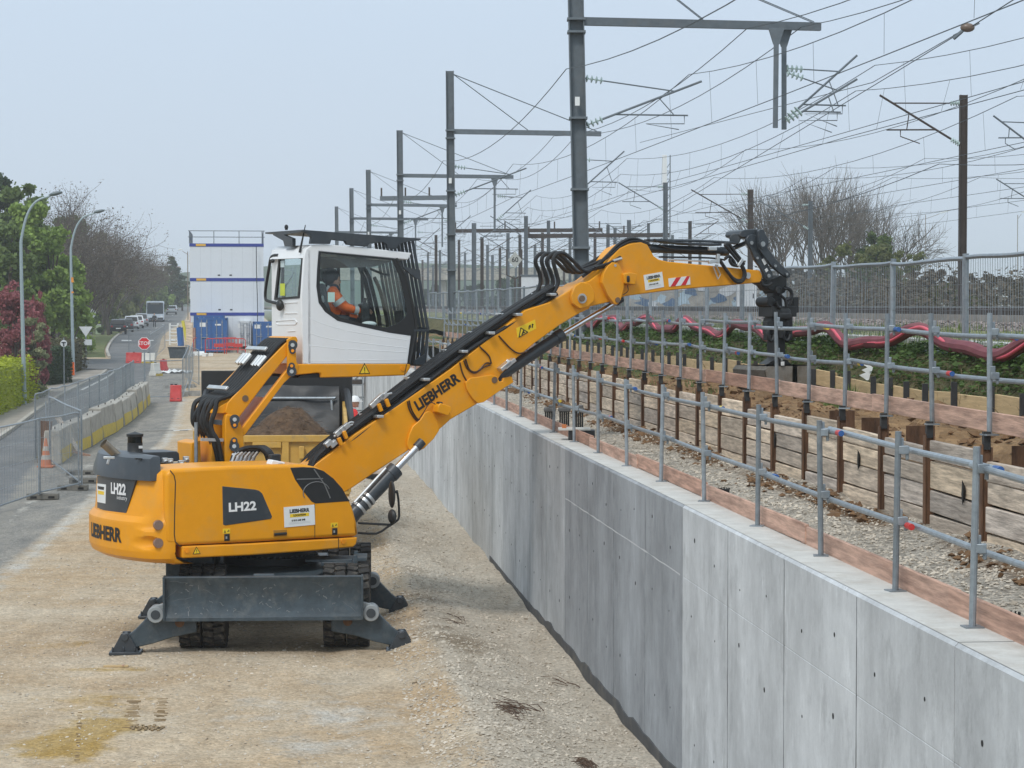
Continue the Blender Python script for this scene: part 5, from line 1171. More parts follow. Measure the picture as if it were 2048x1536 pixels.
for (px, py), r in (((1180, 165), .062), ((1170, 455), .062), ((545, 982), .062), ((540, 1275), .062)):
    x, y = z2([(px, py)])[0]; top = py in (165, 982)
    k = MB().tube([LV(x, y, .262), LV(x, y, .30)], .068, 18); s2 = 62 if top else -62; x2, y2 = z2([(px, py + s2)])[0]
    k.prism([LV(x, y, .27) + Vector((-.06, 0, 0)), LV(x2, y2, .27) + Vector((-.045, 0, 0)), LV(x2, y2, .27) + Vector((.045, 0, 0)), LV(x, y, .27) + Vector((.06, 0, 0))], (0, .03, 0)); k.tube([LV(x2, y2, .268), LV(x2, y2, .30)], .045, 16)
    ko = k.build('pin_keeper', DARK, ex); MB().tube([LV(x, y, .250), LV(x, y, .262)], .028, 10).build('pin_bolt', ZINC, ko); MB().tube([LV(x2, y2, .255), LV(x2, y2, .266)], .022, 10).build('keeper_plug', ORL, ko)
pin(491, 797, .045, .325, .34, uarm, MATS['brown pin end'])
for k in range(7):                                # hose bundle on the riser
    v = .42 + .095 * k; j = (k - 3) * 1.5
    P = [(586, 690), (578, 688), (568, 692), (555, 704), (530, 733), (500, 768), (478, 790), (458, 801), (440, 808), (428 - k, 822 - k), (422 - 1.2 * k, 846), (426, 866), (434, 882), (440, 905), (441, 940)]
    pts = [LV(x, y, .37) + Vector((-.035, .095 * k, .05)) if i < 9 else LV(x, y, .37) + Vector((U(-.03, .03), .095 * k + U(-.02, .02), .02 + U(-.025, .025))) for i, (x, y) in enumerate(P)]; MB().tube(pts, .034, 8, smooth=5).build('hose', BLACK, uarm)
for (px, py) in ((527, 704), (449, 783)): p = LV(px + 12, py + 6, .37) + Vector((-.06, .3, .085)); MB().box(p, (.06, .66, .03), M=Matrix.Rotation(-.8, 3, 'Y')).build('hose_clamp', ZINC, uarm, bevel=.006)
for (px, py) in ((500, 722), (516, 726)):
    for k in range(3): p = LV(px + 14, py + 8, .37) + Vector((-.05, .095 * (k + (2.6 if px < 510 else 0)), .07)); MB().tube([p + Vector((-.06, 0, -.06)), p + Vector((.06, 0, .07))], .036, 8).build('hose_fitting', ZINC, uarm)
p0, p1 = LV(402, 879, .36), LV(446, 880, .36); MB().bar(p0, p1, .04, .04).build('hose_clamp', ZINC, uarm)
MB().tube([LV(392, 935, .5), LV(392, 845, .5)], .025, 8).build('guard_tube', GALV, ex)
for k in range(6):                                # short hoses from the hood top
    v = -.1 + .09 * k; P = [(462 + k * 8, 928), (468 + k * 8, 910 + k * .4), (485 + k * 7, 898), (510 + k * 4, 895), (530 + k * 3, 905 + k), (538 + k * 2, 930 + k)]
    h = MB().tube(pv(P, v), .03, 8, smooth=5).build('hose', BLACK, ex); a, c = pv(P[:2], v); b_ = LV(476 + k * 7.6, 904, v); MB().tube([a, c, b_], .033, 8).build('hose_fitting', INKW if k % 2 else ZINC, h)
# --- cab (rear a=.64, near side v=.30, far side v=1.50)
CA, CN, CF = .64, .30, 1.50
z3 = lambda L_: zoomp(540, 450, 4.8, L_)
cab = bpy.data.objects.new('cab', None)
side_c = z3([(318, 1335), (300, 700), (328, 300), (345, 230), (400, 190), (520, 185), (800, 205), (1200, 250), (1360, 268), (1325, 335), (1195, 322), (470, 252), (455, 440), (449, 590), (470, 745), (530, 832), (650, 918), (900, 978), (1150, 1033), (1355, 1062), (1320, 1335)])
cabo = vpr(side_c, CN, CN + .05).build('cab', WHITE, ex, bevel=.012, bseg=3)
vpr(side_c, CF - .05, CF).build('far_side_panel', WHITE, cabo, bevel=.012)
roof_c = z3([(318, 320), (328, 300), (345, 230), (400, 190), (520, 185), (800, 205), (1200, 250), (1360, 268), (1325, 335), (1195, 322), (800, 285), (470, 252)])
vpr(roof_c, CN + .03, CF - .03).build('cab_roof', WHITE, cabo, bevel=.012)
def wpoly(L_): return [LA(x, y, CA) for x, y in z3(L_)]
def ringpanel(out, inn, off):
    b = MB(); n = len(out)
    for P in (out, inn): pass
    o2 = [p + off for p in out]; i2 = [p + off for p in inn]
    b.add(out + inn + o2 + i2, [(k, (k + 1) % n, n + (k + 1) % n, n + k) for k in range(n)] + [(2 * n + k, 3 * n + k, 3 * n + (k + 1) % n, 2 * n + (k + 1) % n) for k in range(n)] + [(k, 2 * n + k, 2 * n + (k + 1) % n, (k + 1) % n) for k in range(n)] + [(n + k, n + (k + 1) % n, 3 * n + (k + 1) % n, 3 * n + k) for k in range(n)])
    return b
RO = [Vector((CA, CF, LA(*z3([(75, 235)])[0], CA).z)), Vector((CA, CN, LA(*z3([(335, 240)])[0], CA).z)), Vector((CA, CN, LA(*z3([(318, 1335)])[0], CA).z)), Vector((CA, CF, LA(*z3([(30, 1335)])[0], CA).z))]
RI = wpoly([(88, 315), (328, 295), (285, 700), (45, 718)])
RI[3].y = min(RI[3].y, CF - .06); RI[0].y = min(RI[0].y, CF - .06)
ringpanel(RO, RI, Vector((.05, 0, 0))).build('rear_panel', WHITE, cabo, smooth=20, bevel=.008)
c_ = sum(RI, Vector()) / 4; RJ = [c_ + (p - c_) * Vector((1, .86, .90)).length / 1.6 if 0 else Vector((p.x, c_.y + (p.y - c_.y) * .86, c_.z + (p.z - c_.z) * .91)) for p in RI]
rw = ringpanel([p + Vector((-.012, 0, 0)) for p in RI], [p + Vector((-.012, 0, 0)) for p in RJ], Vector((.03, 0, 0))).build('rear_window', BLK2, cabo, smooth=20)
MB().prism([p + Vector((.0, 0, 0)) for p in RJ], (.006, 0, 0)).build('pane', GLASS, rw, smooth=0)
q = LA(*z3([(120, 620)])[0], CA - .008); MB().box(q, (.003, .16, .17)).build('window_sticker', mat('yellow green sticker', (.55, .62, .05), .5), rw, smooth=0)
q = LA(*z3([(120, 375)])[0], CA - .008); MB().box(q, (.003, .13, .09)).build('window_label', mat('pale label', (.5, .6, .62), .5), rw, smooth=0)
so = z3([(470, 252), (800, 285), (1195, 322), (1290, 500), (1340, 700), (1380, 900), (1392, 1000), (1355, 1062), (1150, 1033), (900, 978), (650, 918), (530, 832), (470, 745), (449, 590), (455, 440)])
si = z3([(488, 268), (800, 300), (1180, 338), (1250, 500), (1295, 690), (1318, 840), (1300, 890), (1220, 950), (1120, 985), (900, 945), (665, 885), (560, 808), (498, 730), (478, 590), (480, 440)])
SO, SI = [LV(x, y, CN - .004) for x, y in so], [LV(x, y, CN - .004) for x, y in si]
sw = ringpanel(SO, SI, Vector((0, .03, 0))).build('side_window', BLK2, cabo, smooth=20)
MB().prism([p + Vector((0, .008, 0)) for p in SI], (0, .006, 0)).build('pane', GLASS, sw, smooth=0)
q = LV(*z3([(588, 693)])[0], CN + .002); p_ = MB().box(q, (.105, .003, .135)).build('window_notice', mat('pale green notice', (.42, .60, .55), .5), sw, smooth=0)
SO, SI = [Vector((p.x, CF - .02, p.z)) for p in SO], [Vector((p.x, CF - .02, p.z)) for p in SI]
sw2 = ringpanel(SO, SI, Vector((0, .03, 0))).build('far_window', BLK2, cabo, smooth=20); MB().prism([p + Vector((0, .008, 0)) for p in SI], (0, .006, 0)).build('pane', GLASS, sw2, smooth=0)
# interior pillars, door, seat, console
b = MB()
for px in (655, 880): a, c = LV(*z3([(px, 300)])[0], CF - .06), LV(*z3([(px + 10, 900)])[0], CF - .06); b.tube([a, c], .025, 8)
b.build('far_door_frame', BLK2, cabo)
fr = [LV(x, y, CN + .05) for x, y in z3([(1195, 322), (1290, 500), (1340, 700), (1385, 900), (1392, 1000), (1330, 1330)])]
fg = MB()
for p, q in zip(fr[:-1], fr[1:]): fg.add([p, q, q + Vector((0, CF - CN - .1, 0)), p + Vector((0, CF - CN - .1, 0))], [(0, 1, 2, 3)])
fg.build('front_windscreen', GLASS, cabo, smooth=60)
b = MB()
for v in (CN + .02, CF - .05): b.tube([Vector((p.x, v, p.z)) for p in fr], .032, 8)
p = fr[-1]; b.tube([Vector((p.x, CN, p.z)), Vector((p.x, CF, p.z))], .03, 8)
b.build('windscreen_frame', BLK2, cabo)
lowf = vpr(z3([(1355, 1062), (1392, 1000), (1330, 1330), (1320, 1335)]), CN, CF).build('front_lower_band', BLK2, cabo)
fl = vpr(z3([(250, 1335), (1350, 1333), (1345, 1380), (1300, 1443), (1000, 1455), (490, 1466), (490, 1425), (460, 1420), (255, 1440)]), CN - .004, CF).build('cab_floor', YEL, ex, bevel=.014)
vpr(z3([(300, 1440), (470, 1425), (490, 1466), (260, 1468)]), CN + .05, CF - .1).build('floor_underside', BLK2, fl)
gp = MB(); a, c = pv(z3([(1312, 1335), (1290, 1446)]), CN - .006); gp.bar(a, c, .003, .010); gp.build('panel_gap', RUST, fl, smooth=0)
warn_tri(fl, LV(*z3([(907, 1395)])[0], CN - .004), (1, 0, 0), (0, -1, 0), .10); p = LV(*z3([(1272, 1380)])[0], CN - .004); MB().tube([p, p + Vector((0, -.012, 0))], .032, 16).build('side_reflector', ORL, fl)
rbz = MB()                                        # pressed ribs of the door skin
for path in ([(370, 888), (500, 945), (710, 1008)], [(380, 1037), (500, 1075), (715, 1118)], [(745, 1015), (1000, 1060), (1320, 1105)], [(745, 1115), (1000, 1145), (1315, 1180)], [(370, 1155), (715, 1192)], [(745, 1190), (1310, 1222)], [(380, 1305), (715, 1300)], [(745, 1298), (1300, 1290)]):
    rbz.tube(pv(z3(path), CN + .001), .004, 5, smooth=4)
rbz.build('pressed_rib', WHITE, cabo)
rr = MB()
for path in ([(140, 750), (265, 742)], [(140, 850), (262, 845)], [(170, 1022), (245, 1016)]): A_ = [LA(x, y, CA - .002) for x, y in z3(path)]; rr.tube(A_, .008, 5)
A_ = [LA(x, y, CA - .002) for x, y in z3([(65, 920), (240, 908), (262, 935), (245, 955), (75, 955), (58, 938), (65, 920)])]; rr.tube(A_, .008, 5)
rr.build('pressed_rib', WHITE, cabo)
vs_p = [(310, 45), (1450, 130), (1445, 145), (1400, 152), (1290, 165), (1235, 190), (1218, 232), (1130, 225), (1122, 185), (1090, 165), (960, 178), (935, 206), (840, 200), (745, 188), (722, 155), (590, 142), (578, 182), (390, 180), (400, 120), (370, 85), (310, 62)]
vis = vpr(z3(vs_p), CN - .02, CN + .05).build('roof_guard', DARK, cabo, bevel=.005)
vpr(z3(vs_p), CF + .10, CF + .16).build('guard_side', DARK, vis, bevel=.005)
vpr(z3([(310, 45), (1450, 130), (1447, 142), (310, 60)]), CN + .05, CF + .10).build('guard_plate', DARK, vis)
A_ = [LA(x, y, CA - .05) for x, y in z3([(25, 85), (310, 45), (312, 62), (130, 95), (215, 130), (215, 205), (140, 205), (125, 150), (30, 98)])]; MB().prism(A_, (.05, 0, 0)).build('guard_rear', DARK, vis)
# front bar guard
gb = MB()
gt, gm, gl = LV(*z3([(1375, 150)])[0], CN), LV(*z3([(1522, 1000)])[0], CN), LV(*z3([(1490, 1340)])[0], CN)
fgd = None
for k in range(11):
    v = CN + .02 + (CF - CN - .04) * k / 10; b = MB().bar((gt.x, v, gt.z), (gm.x, v, gm.z), .04, .018, up=(0, 1, 0)).bar((gm.x, v, gm.z), (gl.x, v, gl.z), .04, .018, up=(0, 1, 0))
    b.build('guard_bar', DARK, vis, smooth=0)
b = MB()
for f in (1.0,): p = gt.lerp(gm, f); b.bar((p.x, CN, p.z), (p.x, CF, p.z), .03, .05)
b.bar((gl.x, CN, gl.z), (gl.x, CF, gl.z), .03, .05)
b.build('guard_cross_bar', DARK, vis, smooth=0)
vpr(z3([(1280, 400), (1440, 430), (1450, 520), (1410, 520), (1290, 420)]), CN, CN + .04).build('guard_bracket', DARK, vis); vpr(z3([(1390, 1300), (1490, 1240), (1485, 1340), (1380, 1340)]), CN, CN + .03).build('guard_bracket', DARK, vis); vpr(z3([(1385, 1000), (1530, 1000), (1530, 1022), (1385, 1022)]), CN - .01, CN + .03).build('guard_bracket', DARK, vis)
mr_ = MB().tube([LA(x, y, CA - .02) for x, y in z3([(80, 290), (30, 295), (5, 330), (-10, 420), (-40, 600), (-45, 690), (-30, 725), (40, 745), (75, 755)])], .022, 8, smooth=3).build('mirror_bracket', BLK2, cabo)
MB().ell(LA(*z3([(95, 770)])[0], CA - .05), (.05, .07, .08)).build('door_handle', BLK2, cabo); MB().ell(LA(*z3([(25, 345)])[0], CA - .05), (.03, .04, .03)).build('bracket_knob', BLK2, mr_)
an = MB().tube([LV(*z3([(285, 265)])[0], .45), LV(*z3([(340, 0)])[0], .45)], [.018, .006], 6).build('antenna', BLK2, cabo)
MB().lathe([(.02, 0), (.02, .02), (.028, .025), (.025, .06), (.008, .075)], LV(*z3([(157, 48)])[0], .9), 12).build('beacon', BLK2, cabo)
seat = MB().prism(pv(z3([(480, 560), (540, 560), (600, 850), (780, 870), (790, 930), (560, 930)]), .62), (0, .5, 0)).box(LV(*z3([(515, 480)])[0], .87), (.08, .25, .18)).build('seat', mat('grey seat cloth', (.10, .105, .11), .9), cabo, bevel=.04, bseg=3)
con = MB().prism(pv(z3([(880, 760), (930, 740), (960, 800), (955, 1000), (880, 1000)]), .52), (0, .12, 0)).prism(pv(z3([(880, 760), (930, 740), (960, 800), (955, 1000), (880, 1000)]), 1.12), (0, .12, 0)).tube(pv(z3([(905, 760), (915, 700)]), .58), .025, 8)
con.tube(pv(z3([(1000, 500), (1060, 640), (1120, 900), (1130, 1010)]), CF - .1), .03, 8, smooth=3).tube(pv(z3([(960, 420), (1080, 470), (1150, 480)]), .8), .02, 6).box(LV(*z3([(1240, 880)])[0], .55), (.04, .22, .18))
con.build('console', BLK2, cabo, bevel=.01); MB().ell(LV(*z3([(950, 950)])[0], .45), (.12, .06, .04)).build('armrest', PAPER, cabo)
MB().prism(pv(z3([(480, 300), (1180, 345), (1000, 400), (760, 410), (640, 330)]), CN + .15), (0, CF - CN - .3, 0)).build('headliner', mat('grey headliner', (.16, .165, .17), .9), cabo)
vpr(z3([(560, 1000), (1330, 1080), (1320, 1320), (480, 1320)]), CN + .06, CF - .06).build('cab_tub', mat('grey cab lining', (.14, .145, .15), .85), cabo)
# mirrors on the front right corner
m_ = MB().tube(pv(zoomp(170, 840, 3.0567, [(1670, 690), (1780, 695), (1840, 660), (1900, 620), (1920, 590), (1915, 480), (1905, 430)]), -.95), .016, 7, smooth=2).tube(pv(zoomp(170, 840, 3.0567, [(1672, 630), (1860, 640), (1900, 620)]), -.95), .016, 7).tube(pv(zoomp(170, 840, 3.0567, [(1905, 440), (1875, 440)]), -.95), .02, 7)
mb_ = m_.build('mirror_bracket', BLK2, ex); 
for (px, py), (rx, rz_) in (((1876, 455), (.03, .185)), ((1878, 590), (.05, .10))): MB().ell(LV(*zoomp(170, 840, 3.0567, [(px, py)])[0], -.98), (rx, .09, rz_), 12, 8).build('mirror', BLK2, mb_)
# ------------------------------------------------------------------ people
def person(name, label, joints, edges, radii, mats, band, loc=(0, 0, 0), rz=0., sub=2):
    me = bpy.data.meshes.new(name); me.from_pydata([joints[k] for k in joints], [(list(joints).index(a), list(joints).index(b)) for a, b in edges], [])
    o = bpy.data.objects.new(name, me); COL.objects.link(o)
    me.skin_vertices.new() if hasattr(me.skin_vertices, 'new') else None
    md = o.modifiers.new('skin', 'SKIN'); md.use_smooth_shade = True
    if not len(me.skin_vertices):
        bm_ = __import__('bmesh').new(); bm_.from_mesh(me); bm_.verts.layers.skin.verify(); bm_.to_mesh(me); bm_.free()
    for i, k in enumerate(joints):
        r = radii[k]; me.skin_vertices[0].data[i].radius = r if hasattr(r, '__len__') else (r, r); me.skin_vertices[0].data[i].use_root = (k == 'pelvis')
    s = o.modifiers.new('sub', 'SUBSURF'); s.levels = sub; s.render_levels = sub
    bpy.context.view_layer.update(); bake_mods(o); o.data.materials.clear()
    for m in mats: o.data.materials.append(m)
    for p in o.data.polygons: p.use_smooth = True; p.material_index = band(p.center)
    o.location = loc; o.rotation_euler = (0, 0, rz); setp(o, label, 'person'); return o
def head(parent, c, R, m=SKIN, face=(1, 0, 0), hair=CLOTHD):
    f = Vector(face).normalized(); yy = Vector((0, 0, 1)).cross(f).normalized(); M = Matrix((f, yy, f.cross(yy))).transposed(); c = Vector(c)
    b = MB().ell(c, (R * .95, R * .76, R * 1.15), 14, 10, M=M).ell(c + M @ Vector((R * .95, 0, -.08 * R)), (.16 * R, .13 * R, .24 * R), 8, 6, M=M).ell(c + M @ Vector((.75 * R, 0, -.75 * R)), (.25 * R, .4 * R, .3 * R), 8, 6, M=M)
    for s in (-1, 1): b.ell(c + M @ Vector((-.05 * R, s * .78 * R, -.05 * R)), (.16 * R, .08 * R, .28 * R), 8, 6, M=M)
    h = b.build('head', m, parent, smooth=60)
    e = MB()
    for s in (-1, 1): e.ell(c + M @ Vector((.84 * R, s * .32 * R, .1 * R)), (.09 * R, .14 * R, .08 * R), 8, 6, M=M)
    e.ell(c + M @ Vector((.88 * R, 0, -.48 * R)), (.06 * R, .22 * R, .05 * R), 8, 6, M=M); e.build('eyes_and_mouth', CLOTHD, h)
    return h
def hand(parent, wrist, d, palm_n, m=SKIN, s=1.0, curl=.7):
    d = Vector(d).normalized(); n = Vector(palm_n).normalized(); sd = d.cross(n); w = Vector(wrist); b = MB()
    M = Matrix((d, sd, n)).transposed(); b.ell(w + d * .05 * s, (.055 * s, .042 * s, .02 * s), 10, 6, M=M)
    for k, L_ in enumerate((.075, .085, .08, .062)):
        p = w + d * .085 * s + sd * (.03 - .02 * k) * s; pts = [p]; dd = d.copy()
        for q in range(3): dd = (dd * math.cos(curl * .6) + n * math.sin(curl * .6)).normalized(); p = p + dd * L_ / 3 * s; pts.append(p)
        b.tube(pts, [.0095 * s, .009 * s, .0085 * s, .007 * s], 7)
    p = w + d * .03 * s + sd * .038 * s; b.tube([p, p + (sd * .8 + d * .5 + n * .3) * .035 * s, p + (sd * .7 + d * 1.2 + n * .7) * .055 * s], [.011 * s, .0105 * s, .008 * s], 7)
    return b.build('hand', m, parent, smooth=60)
def Lw(p): return MC + _Rm @ Vector(p)
_v = .80
J = {k: LV(*z3([p])[0], vv) for k, p, vv in (('pelvis', (600, 885), _v), ('belly', (590, 800), _v), ('chest', (570, 680), _v), ('neck', (560, 590), _v), ('shr', (600, 650), _v - .19), ('elr', (700, 790), _v - .24), ('wrr', (885, 830), _v - .2), ('shl', (600, 645), _v + .19), ('ell', (720, 790), _v + .24), ('wrl', (890, 820), _v + .22), ('hipr', (620, 895), _v - .1), ('knr', (840, 900), _v - .12), ('anr', (860, 1090), _v - .12), ('hipl', (620, 895), _v + .1), ('knl', (840, 900), _v + .12), ('anl', (860, 1090), _v + .12), ('toer', (920, 1100), _v - .12), ('toel', (920, 1100), _v + .12))}
org = J['pelvis'].copy(); J = {k: v - org for k, v in J.items()}
E = [('pelvis', 'belly'), ('belly', 'chest'), ('chest', 'neck'), ('chest', 'shr'), ('shr', 'elr'), ('elr', 'wrr'), ('chest', 'shl'), ('shl', 'ell'), ('ell', 'wrl'), ('pelvis', 'hipr'), ('hipr', 'knr'), ('knr', 'anr'), ('anr', 'toer'), ('pelvis', 'hipl'), ('hipl', 'knl'), ('knl', 'anl'), ('anl', 'toel')]
Rr = dict(pelvis=(.17, .15), belly=(.17, .14), chest=(.19, .15), neck=.065, shr=.095, elr=.07, wrr=.045, shl=.095, ell=.07, wrl=.045, hipr=.1, knr=.075, anr=.055, hipl=.1, knl=.075, anl=.055, toer=.04, toel=.04)
op = person('person', 'machine operator in orange high visibility jacket and dark hood sitting in the raised cab', J, E, Rr, [ORANGE, CLOTHD], lambda c: 1 if c.z < .0 and c.x < .9 and (c - J['pelvis']).length > .12 and c.z < J['wrr'].z - .06 else 0, Lw(org), TH)
hd = LV(*z3([(575, 520)])[0], _v) - org
hh_ = head(op, hd + Vector((.05, 0, -.02)), .105, face=(1, -.12, -.12))
hood_ = MB().ell(hd + Vector((.0, 0, .04)), (.128, .11, .125), 14, 10).ell(hd + Vector((.02, 0, -.12)), (.11, .11, .08), 12, 8).build('hood', CLOTHD, op, smooth=60)
hand(op, J['wrr'], (.9, 0, .1), (0, .2, -1)); hand(op, J['wrl'], (.9, 0, .1), (0, -.2, -1))
tp = MB()
def band_(p, q, r, f, w=.035): 
    a = J[p].lerp(J[q], f); d = (J[q] - J[p]).normalized(); tp.tube([a - d * w, a + d * w], r, 14, caps=False)
band_('elr', 'wrr', .066, .62); band_('shr', 'elr', .088, .62); band_('ell', 'wrl', .066, .62)
a = J['chest']; tp.tube([J['shr'] + Vector((-.03, .05, .09)), J['shr'] + Vector((-.13, .04, -.06)), J['belly'] + Vector((-.13, -.14, .02))], .022, 8, smooth=3)
tp.build('reflective_band', REFL, op)
# ------------------------------------------------------------------ dump truck with earth load
TY = 39.2; TXc = (545 - 1024) / FPX * TY
tk = thing('dump_truck', 'worn yellow dump truck seen from behind with open body and rolled black sheet', 'dump truck', (TXc, TY, 0), math.radians(5))
tw_ = 1.33; zf = 1.15
b = MB()
tg = b.box((0, 0, 1.62), (2 * tw_, .10, .95)).build('tailgate', YEL2, tk, bevel=.02)
b = MB()
for x in (-1.28, -.55, .22, .95, 1.28): b.box((x, -.075, 1.60), (.12, .07, .98))
b.box((0, -.07, 2.09), (2 * tw_ + .06, .09, .12)).box((0, -.07, 1.2), (2 * tw_ + .06, .08, .1)); b.build('tailgate_rib', YEL2, tg, bevel=.012)
b = MB().box((-.1, -.10, 1.98), (.5, .06, .10)).box((.5, -.12, 1.85), (.09, .08, .22)); b.build('tailgate_latch', YEL2, tg, bevel=.01)
for s in (-1, 1):
    sdw = MB().prism([Vector((s * tw_, -.02, 1.15)), Vector((s * tw_, -.02, 2.14)), Vector((s * tw_, 4.4, 2.55)), Vector((s * tw_, 4.4, 1.15))], (-s * .07, 0, 0)).build('body_side', YEL2, tk, bevel=.015)
    r_ = MB(); 
    for y in (.6, 1.5, 2.4, 3.3, 4.2): r_.box((s * (tw_ + .04), y, 1.7), (.08, .12, 1.0))
    r_.build('body_rib', YEL2, sdw, smooth=0)
MB().box((0, 2.2, 1.12), (2 * tw_, 4.5, .1)).build('body_floor', YEL2, tk)
hbd = MB().box((0, 4.45, 2.15), (2 * tw_ + .25, .08, 2.0)).build('headboard', BLK2, tk, bevel=.01)
TARP = mat('black tarpaulin', (.015, .016, .018), .45, var=.3, scale=3, dirt=(.06, .06, .06), dscale=2.2, damt=.5, bump=.35, bscale=5)
tv, tf_ = [], []
nx, nz = 26, 10
for j in range(nz + 1):
    for i in range(nx + 1):
        x = -1.2 + 2.4 * i / nx; w = j / nz; z = 2.85 - .86 * w + .05 * hn(x, w * 2, 2.); y = 4.36 - .20 * math.sin(w * 2.2) - .35 * w**2 + .035 * hn(x, w * 3, 3.)
        tv.append((x, y, z))
for j in range(nz):
    for i in range(nx): a = j * (nx + 1) + i; tf_.append((a, a + nx + 1, a + nx + 2, a + 1))
MB().add(tv, tf_).build('tarpaulin', TARP, tk, smooth=80)
MB().tube([(-1.25, 4.0, 1.95), (-1.1, 3.9, 1.98), (0, 3.86, 1.95), (.9, 3.9, 1.92), (1.3, 4.0, 1.98)], .12, 10, smooth=5).build('rolled_sheet', TARP, tk)
MB().tube([(-1.15, 4.2, 2.62), (.95, 4.15, 2.62), (1.05, 4.12, 2.57), (1.08, 4.05, 2.1), (1.14, 4.0, 2.02), (1.3, 4.0, 2.0)], .028, 8, smooth=2).build('sheet_frame', GALV, tk)
for s in (-1, 1): MB().tube([(s * 1.34, 4.3, 2.75), (s * 1.38, 3.6, 2.5), (s * 1.4, 2.8, 2.2), (s * 1.38, 2.4, 1.8)], .07, 8, smooth=4).build('sheet_arm', TARP, tk)
for s in (-1, 1):
    for y in (.7, 1.9, 5.6):
        w_ = MB().lathe([(.2, -.18), (.48, -.19), (.55, -.16), (.55, .16), (.48, .19), (.2, .18)], (s * 1.02, y, .55), 24, 'X').build('wheel', TYRE, tk)
        MB().lathe([(.05, -.15), (.3, -.16), (.3, .16), (.05, .15)], (s * 1.02, y, .55), 16, 'X').build('rim', YEL2, w_)
MB().box((0, 3, .8), (.9, 7.5, .35)).box((0, -.05, .62), (2.3, .15, .22)).build('chassis', DARK, tk)
cbb = MB().prism([Vector((-1.2, 4.9, .8)), Vector((-1.2, 4.9, 2.9)), Vector((-1.2, 6.0, 2.95)), Vector((-1.2, 6.6, 1.9)), Vector((-1.2, 6.65, .8))], (2.4, 0, 0)).build('truck_cab', YEL2, tk, bevel=.06, bseg=3)
MB().box((0, 6.35, 2.35), (2.0, .04, .8), M=Matrix.Rotation(.5, 3, 'X')).build('truck_windscreen', GLASSD, cbb)
MB().lathe([(.07, 0), (.07, .04), (.09, .05), (.085, .14), (.03, .17)], (.25, 5.2, 2.93), 14).build('orange_beacon', ORL, cbb)
# load: heap of earth and roots
hv, hf = [], []; nx, ny = 40, 36
for j in range(ny + 1):
    for i in range(nx + 1):
        x = -1.24 + 2.48 * i / nx; y = .08 + 3.6 * j / ny; h = 1.0 * math.exp(-((x - .28) / .75)**2 - ((y - 1.3) / 1.2)**2) + .3 * math.exp(-((x + .9) / .5)**2 - ((y - .8) / .9)**2)
        hv.append((x, y, 1.72 + .86 * h + .045 * hn(x, y, 5) + .05 * hn(x, y, 11)))
for j in range(ny):
    for i in range(nx): a = j * (nx + 1) + i; hf.append((a, a + 1, a + nx + 2, a + nx + 1))
M_LOAD = mat('dug brown earth', (.095, .055, .03), .95, var=.5, scale=9, dirt=(.16, .105, .06), dscale=6, damt=.7, bump=.8, bscale=30)
load = MB().add(hv, hf).build('earth_heap', M_LOAD, None, smooth=80, loc=(TXc, TY, 0), rot=(0, 0, math.radians(5)))
setp(load, 'heap of brown earth and roots lying in the dump truck body', 'earth heap')
pts, sz = [], []
for _ in range(1500):
    i, j = RNG.randrange(nx), RNG.randrange(ny); p = hv[j * (nx + 1) + i]; pts.append((p[0] + U(-.04, .04), p[1] + U(-.05, .05), p[2] + .01)); sz.append(U(.05, .13))
TW = ([(-.8, 0, 0), (.8, .1, .2), (.8, .16, .2), (-.8, .08, 0)], [(0, 1, 2, 3)])
scatter_mesh('roots', pts, sz, DEBRIS, TW, kind=None, parent=load, flat=1.)
# ------------------------------------------------------------------ overhead line masts
SPAN = [24.5, 62, 101, 135, 174, 201, 238, 285, 335]
MX = {24.5: 6.6, 62: W(1158, 300, 62).x, 101: W(902, 300, 101).x, 135: W(801, 300, 135).x, 174: W(738, 400, 174).x, 201: W(704, 400, 201).x, 238: W(674, 430, 238).x}
def hbeam(b, p, q, w, t, x=(1, 0, 0)):
    p, q = Vector(p), Vector(q); d = (q - p).normalized(); xx = Vector(x); xx = (xx - d * xx.dot(d)).normalized(); yy = d.cross(xx)
    for s in (-1, 1): b.bar(p + xx * s * w / 2, q + xx * s * w / 2, t, w, up=yy) if 0 else b.prism([p + xx * (s * w / 2 - t / 2) - yy * w / 2, p + xx * (s * w / 2 + t / 2) - yy * w / 2, p + xx * (s * w / 2 + t / 2) + yy * w / 2, p + xx * (s * w / 2 - t / 2) + yy * w / 2], q - p)
    b.prism([p - xx * (w / 2 - t / 2) - yy * t / 2, p + xx * (w / 2 - t / 2) - yy * t / 2, p + xx * (w / 2 - t / 2) + yy * t / 2, p - xx * (w / 2 - t / 2) + yy * t / 2], q - p)
    return b
def insul(par, p, d, n=4, r=.11, sp=.13):
    d = Vector(d).normalized(); b = MB(); M = d.to_track_quat('Z', 'Y').to_matrix()
    for k in range(n): b.lathe([(.02, -.035), (r, -.01), (r * .8, .02), (.03, .035)], Vector(p) + d * (sp * (k + .5)), 12, M=M)
    b.tube([Vector(p), Vector(p) + d * sp * n], .02, 6); return b.build('insulator', INSG, par, smooth=50)
